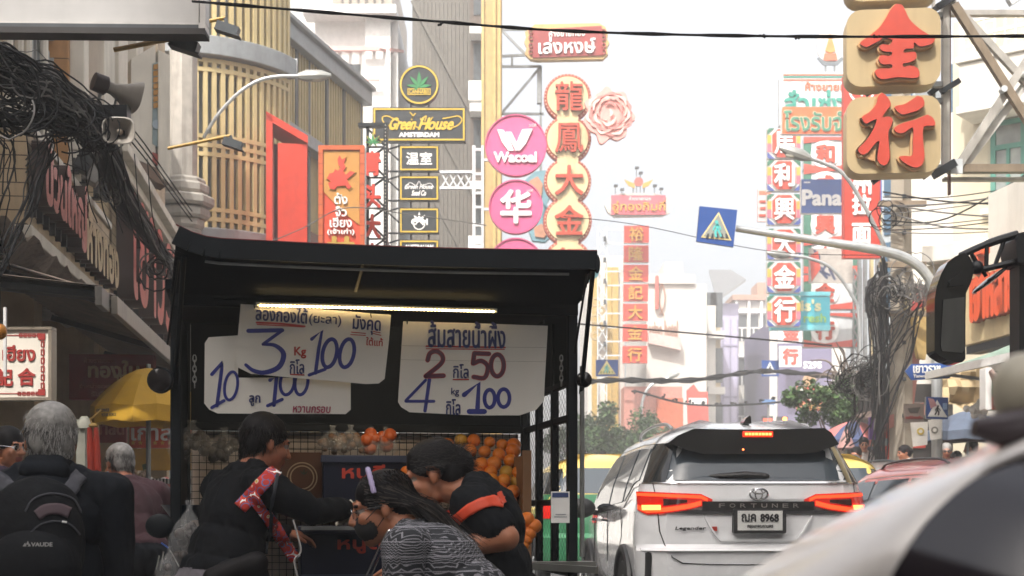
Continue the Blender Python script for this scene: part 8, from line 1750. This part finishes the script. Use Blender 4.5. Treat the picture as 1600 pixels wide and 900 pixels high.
f = Fig(); f.XF = T1; f.ell((0, -.2, .2 * k1), (.17, .1, .24), BPK); f.ell((0, -.24, .10 * k1), (.165, .1, .15), BPK); f.ell((0, -.185, .33 * k1), (.15, .085, .12), BPK); bb = f.build('body', bpk, .008, 3)
fb_ = Fig(); fb_.XF = T1; fb_.ell((0, -.265, .11 * k1), (.15, .085, .135), BPK); fb_.build('pocket', bpk, .007, 2)
drape(bb, [(58, 806), (72, 797), (92, 796), (108, 802)], 17, .004, BPM, 'mauve_panel', bpk, thick=.004)
for pth in ([(40, 800), (52, 781), (80, 772), (112, 780), (126, 802)], [(44, 838), (60, 822), (84, 815), (108, 820), (124, 836)]): drape(bb, pth, 2.4, .005, BPG, 'zip', bpk, 2)
drape(bb, [(96, 816), (103, 817)], 3, .008, WHITEP, 'tab_label', bpk, 2, n=2)
for pth, w in (([(-14, 746), (10, 760), (32, 776), (46, 790)], 24), ([(128, 742), (112, 762), (100, 778), (92, 786)], 23)): drape(body1, pth, w, .009, BPG, 'strap', bpk, thick=.008)
b = MB(); bpy.context.view_layer.update(); lo = thing('x', None, None); bpy.data.objects.remove(lo)
zz = P(92, 849, 4.9); b.M = bpk.matrix_world.inverted() @ Matrix.Translation((zz.x, T1.to_translation().y + s1.location.y - .368, zz.z)) @ RZ(6) @ RX(-6); b.text('VAUDE', 0, 0, .068, .013, 0, .002, .0007); b.poly([(-.062, -.006), (-.054, .006), (-.05, -.006)], -.002, 0); b.poly([(-.051, .0), (-.046, .012), (-.041, .0)], -.002, 0); b.poly([(-.046, -.006), (-.04, .003), (-.036, -.006)], -.002, 0); b.build('lettering', mat('logo_pale', '#9c9a98', .5), bpk)
# man in maroon bending to the stall
MAROON = mat('maroon_shirt', '#3a1a22', .8, var=.2, bump=.3, bscale=14)
s2, body2, HM2, T2, k2 = person('man in a maroon shirt and pale mask stooping at the pavement stall', 186, 726, 8.9, 38, 24, 14, 8, 0, MAROON, CLN, SK1, GRH, 'short', mask=MASKU, bulk=1.15, voxel=.008)
strands(s2, HM2, 1800, lambda rd: short_hair(rd, .03), GH[1:3], .0013, seed=5)
# woman at the left edge
PURP = mat('purple_shirt', '#33223a', .8, var=.2, bump=.2)
s3, body3, HM3, T3, k3 = person('woman in a purple top and glasses at the pavement edge', 15, 700, 8.3, -118, 4, 6, 0, 0, PURP, CLN, SK2, BLH, 'long', sleeve='short', voxel=.008)
def glasses(parent, HM, m=CHROME, r=.0017):
    b = MB(); b.M = HM
    for sg in (-1, 1): b.tube([(sg * .034 + .022 * math.cos(a * math.pi / 8), .098, .006 + .017 * math.sin(a * math.pi / 8)) for a in range(17)], r, 5, 0, False); b.tube([(sg * .056, .098, .01), (sg * .082, .04, .012), (sg * .084, -.01, .008)], r, 5)
    b.tube([(-.012, .098, .01), (.012, .098, .01)], r, 5); b.build('glasses', m, parent)
glasses(s3, HM3)
# seller reaching over the crates
FLO = mat('floral_red', '#b3291f', .7, var=.1)
nt = FLO.node_tree; vo = nt.nodes.new('ShaderNodeTexVoronoi'); vo.inputs['Scale'].default_value = 26; tc = nt.nodes.new('ShaderNodeTexCoord'); nt.links.new(tc.outputs['Object'], vo.inputs['Vector']); cr = nt.nodes.new('ShaderNodeValToRGB'); cr.color_ramp.interpolation = 'CONSTANT'
for p_, c_ in ((.0, '#c9a03a'), (.22, '#d8cfc0'), (.3, '#b3291f'), (.62, '#b3291f'), (.72, '#3f6fa8'), (.8, '#c23a24')):
    if p_ in (0.0,): cr.color_ramp.elements[0].color = C(c_)
    else: e_ = cr.color_ramp.elements.new(p_); e_.color = C(c_)
mx_ = nt.nodes.new('ShaderNodeMath'); mx_.operation = 'ADD'; sp_ = nt.nodes.new('ShaderNodeSeparateColor'); nt.links.new(vo.outputs['Color'], sp_.inputs[0]); mu_ = nt.nodes.new('ShaderNodeMath'); mu_.operation = 'MULTIPLY'; mu_.inputs[1].default_value = .45; nt.links.new(sp_.outputs[0], mu_.inputs[0]); nt.links.new(vo.outputs['Distance'], mx_.inputs[0]); nt.links.new(mu_.outputs[0], mx_.inputs[1]); nt.links.new(mx_.outputs[0], cr.inputs[0]); nt.links.new(cr.outputs[0], nt.nodes['Principled BSDF'].inputs['Base Color'])
PANT = mat('grey_trousers', '#6f6a70', .85, var=.15, bump=.35, bscale=16)
s4, body4, HM4, T4, k4 = person('seller in black with crossed floral apron straps reaching over the crates', 416, 695, 5.95, -48, 18, 14, -10, 0, CLB, PANT, SK1, BLH, 'short', arms={1: ((.06, .17, -.09), (-.02, .18, .01)), -1: ((-.02, .14, -.16), (.06, .18, -.03))}, bulk=1.1, voxel=.006)
strands(s4, HM4, 4200, lambda rd: short_hair(rd, .034), [BLH, BLH2], .0010, seed=7)
drape(body4, [(432, 733), (415, 752), (396, 772), (376, 794)], 21, .006, FLO, 'floral_strap', s4); drape(body4, [(392, 772), (412, 800), (436, 836), (456, 866), (462, 874)], 19, .009, FLO, 'floral_strap', s4); drape(body4, [(432, 742), (424, 790), (418, 840), (416, 866)], 5, .011, mat('bag_strap', (.02, .024, .035, 1), .6), 'bag_strap', s4)
b = MB(); b.M = s4.matrix_world.inverted(); b.tube(smooth_line([P(458, 812, 5.7), P(466, 840, 5.7), P(470, 862, 5.7), P(460, 876, 5.7), P(466, 905, 5.7)], 6), .004, 6); b.build('apron_string', mat('string_white', '#a9a5a2', .8), s4)
f = Fig(); f.cap(P(335, 905, 5.62), P(400, 880, 5.6), .05, .05, BLH); f.ell(P(375, 902, 5.62), (.12, .05, .08), BPK); hb = f.build('shoulder_bag', None, .008); tag(hb, 'black leather shoulder bag hanging at the seller hip', 'bag')
b = MB(); pts = smooth_line([P(552, 782, 6.0), P(546, 795, 5.98), P(540, 808, 5.97), P(532, 820, 5.97)], 5)
vs = []
for i, p in enumerate(pts):
    for j in range(5): vs.append(p + Vector(((j / 4 - .5) * .05, .02 * math.sin(j * 1.9 + i), .006 * math.sin(i + j * 2))))
b.add(vs, [(i * 5 + j, i * 5 + j + 1, (i + 1) * 5 + j + 1, (i + 1) * 5 + j) for i in range(len(pts) - 1) for j in range(4)]); o = b.build('paper_bag', mat('tissue_white', '#b5aea2', .8), smooth=60); tag(o, 'crumpled pale paper bag held in the seller hand over the crates', 'paper bag')
# woman with the orange strap leaning in
s5, body5, HM5, T5, k5 = person('woman in a black shirt with a bright orange strap bending over the fruit', 674, 745, 5.55, 78, 11, 18, 12, 0, CLB, CLN, SK2, BLH, 'bun', arms={-1: ((-.05, -.14, -.12), (.0, .30, -.065)), 1: ((.0, .2, -.2), (0, .2, -.05))}, sleeve='short', bulk=1.12, voxel=.0055, hscale=1.08, hfwd=.12, hdrop=.075)
def bun_hair(rd):
    a = rd.uniform(0, 6.283); z = rd.uniform(-.04, .12); rr = math.sqrt(max(.05, 1 - ((z - .045) / .09) ** 2)); x, y = .089 * rr * math.sin(a), -.022 + .103 * rr * math.cos(a)
    if y > .055 or (z < .02 and y > -.03): return None
    p = Vector((x, y, z)); e = Vector((rd.gauss(0, .025), -.135 + rd.gauss(0, .02), .01 + rd.gauss(0, .03))); mid = (p + e) / 2; c0 = Vector((0, -.022, .045)); mid = c0 + (mid - c0).normalized() * .1; return [p, p.lerp(mid, .5) * 1.01, mid, e]
strands(s5, HM5, 3200, bun_hair, [BLH, BLH2], .0009, seed=9)
ORS = mat('orange_strap', '#c9401c', .6, var=.08)
drape(body5, [(694, 842), (706, 822), (724, 804), (748, 790), (768, 784), (786, 786)], 17, .007, ORS, 'orange_strap', s5); drape(body5, [(786, 788), (780, 776), (778, 770)], 8, .008, ORS, 'orange_strap', s5); drape(body5, [(697, 800), (702, 814), (704, 828), (702, 838)], 16, .008, FLO, 'floral_panel', s5)
b = MB(); bpy.context.view_layer.update(); hit = None
org = Vector((0, 0, CAM_H)); Mi = body5.matrix_world.inverted()
dd = (P(721, 872, 5) - org).normalized(); ok, lc, nr, _ = body5.ray_cast(Mi @ org, (Mi.to_3x3() @ dd).normalized())
if ok:
    cpt = lc + (Mi.to_3x3() @ dd).normalized() * .03; ax = (Mi.to_3x3() @ Vector((1, 0, .15))).normalized(); u_ = ax.orthogonal().normalized(); w_ = ax.cross(u_); b.tube([cpt + (u_ * math.cos(i * math.pi / 12) + w_ * math.sin(i * math.pi / 12)) * .036 for i in range(25)], .0028, 6, 0, False); b.build('bracelet', CHROME, s5)
# woman with glasses, mask and patterned sweater
PAT = mat('patterned_knit', (.014, .016, .02, 1), .85, var=.2, bump=.3, bscale=120)
nt = PAT.node_tree; tc = nt.nodes.new('ShaderNodeTexCoord'); sx_n = nt.nodes.new('ShaderNodeSeparateXYZ'); nt.links.new(tc.outputs['Object'], sx_n.inputs[0])
def mth(op, a, b_=None):
    n_ = nt.nodes.new('ShaderNodeMath'); n_.operation = op
    for i_, v in enumerate((a, b_)):
        if v is None: continue
        if isinstance(v, (int, float)): n_.inputs[i_].default_value = v
        else: nt.links.new(v, n_.inputs[i_])
    return n_.outputs[0]
def knit(per, xs, amp, w): 
    u_ = mth('ADD', sx_n.outputs[0], mth('MULTIPLY', sx_n.outputs[1], .8)); tri = mth('PINGPONG', mth('MULTIPLY', u_, xs), 1.0); v = mth('FRACT', mth('DIVIDE', mth('ADD', sx_n.outputs[2], mth('MULTIPLY', tri, amp)), per)); return mth('LESS_THAN', v, w)
z1_ = knit(.02, 60, .018, .24); z2_ = knit(.05, 0, 0, .06); z3_ = knit(.009, 120, .006, .3); bandm = mth('LESS_THAN', mth('FRACT', mth('DIVIDE', sx_n.outputs[2], .15)), .5)
sel = mth('MAXIMUM', mth('ADD', mth('MULTIPLY', z1_, bandm), mth('MULTIPLY', z3_, mth('SUBTRACT', 1.0, bandm))), z2_)
mxx = nt.nodes.new('ShaderNodeMix'); mxx.data_type = 'RGBA'; nt.links.new(sel, mxx.inputs[0]); mxx.inputs[6].default_value = (.014, .016, .02, 1); mxx.inputs[7].default_value = C('#8a888e'); nt.links.new(mxx.outputs[2], nt.nodes['Principled BSDF'].inputs['Base Color'])
s6, body6, HM6, T6, k6 = person('long haired woman with glasses, black mask and patterned sweater leaning in', 596, 795, 5.0, 72, 44, 14, 24, 0, PAT, CLN, SK2, BLH, 'tail', mask=MASKB, voxel=.0055, bulk=1.1, hscale=1.05)
def long_hair(rd):
    a = rd.uniform(0, 6.283); z = rd.uniform(0, .12); rr = math.sqrt(max(.05, 1 - ((z - .045) / .09) ** 2)); x, y = .088 * rr * math.sin(a), -.022 + .102 * rr * math.cos(a)
    if y > .05: return None
    p = Vector((x, y, z)); g = HMi3 @ Vector((0, 0, -1)); bk = HMi3 @ (RZ(72).to_3x3() @ Vector((0, -1, 0))) if False else Vector((0, -1, 0)); q1 = Vector((x * 1.08, -.11 + rd.gauss(0, .012), -.02 + z * .3)); q2 = q1 + bk * .08 + g * .08 + Vector((rd.gauss(0, .02), 0, rd.gauss(0, .02))); q3 = q2 + bk * .1 + g * .13 + Vector((rd.gauss(0, .035), rd.gauss(0, .02), 0)); return smooth_line([p, q1, q2, q3], 3)
HMi3 = HM6.to_3x3().normalized().inverted()
strands(s6, HM6, 1700, long_hair, [BLH, BLH, mat('hair_brownish', (.03, .018, .012, 1), .4)], .0016, seed=11); glasses(s6, HM6)
b = MB(); b.M = HM6; b.tube([(.094 * math.sin(a), .012 + .0 * a, .045 + .094 * math.cos(a)) for a in [(-1.45 + 2.9 * i / 22) for i in range(23)]], [.008 + .0015 * (i % 2) for i in range(23)], 8); b.build('headband', mat('lilac_band', '#a99cc0', .8), s6)
b = MB(); b.M = HM6
for sg in (-1, 1): b.tube([(sg * .055, .07, -.03), (sg * .085, .0, .015), (sg * .082, -.012, -.0)], .0016, 5); b.tube([(sg * .05, .06, -.085), (sg * .082, .0, -.03)], .0016, 5)
b.build('mask_loop', MASKB, s6)
b = MB(); b.tube(smooth_line([P(570, 905, 4.75), P(590, 862, 4.75), P(604, 834, 4.75), P(612, 828, 4.75), P(619, 836, 4.75), P(617, 850, 4.75)], 6), .004, 8); b.tube(smooth_line([P(576, 908, 4.76), P(596, 864, 4.76), P(607, 840, 4.76)], 6), .0035, 8)
o = b.build('tongs', CHROME); tag(o, 'bent steel tongs held up in front of the masked woman', 'tongs')
# people in the far crowd
FAR = [('man with pale hair and dark glasses standing by the silver pole', 1479, 705, 22.2, 165, GRH, mat('navy_top', '#23283f', .8), 'short', 1), ('dark haired man in a dark top looking along the pavement near the slate umbrella', 1517, 701, 21.2, 60, BLH, mat('slate_top', '#2d2d3a', .8), 'short', 0), ('dark haired person with head bowed beside the red board of the kiosk', 1337, 712, 20.6, 150, BLH, mat('white_navy_top', '#5d6478', .8), 'short', 0), ('woman with tied black hair in a pale top by the kiosk curtains', 1412, 708, 22.5, 100, BLH, mat('pale_top', '#b9b2ac', .8), 'bun', 0), ('short dark haired person partly hidden between the two men', 1495, 718, 21.6, 170, BLH, CLB, 'short', 0), ('pedestrian in coral under the striped umbrella', 1312, 722, 22.5, 190, BLH, mat('coral_top', '#a8564a', .8), 'long', 0), ('pedestrian in white beside the folded pink umbrella', 1350, 695, 24.0, 170, BLH, mat('pale_top', '#b9b2ac'), 'short', 0)]
for lab, px, py, Y, rz, hr, tp, st, gl in FAR:
    q = person(lab, px, py, Y, rz, 6, 8, 0, 0, tp, CLN, SK2, hr, st, voxel=.012, feet=.42)
    if gl: glasses(q[0], q[2], BLACK, .005)
for lab, px, py, Y, tp in (('rider in a red helmet glimpsed beside the tuk tuk', 912, 716, 24, mat('coral_top', '#a8564a')), ('pedestrian in dark clothes by the far trees', 986, 716, 40, CLB), ('rider in white behind the tuk tuk', 942, 714, 30, mat('pale_top', '#b9b2ac'))):
    person(lab, px, py, Y, 180, 5, 0, 0, 0, tp, CLN, SK2, BLH, 'short', voxel=.018)
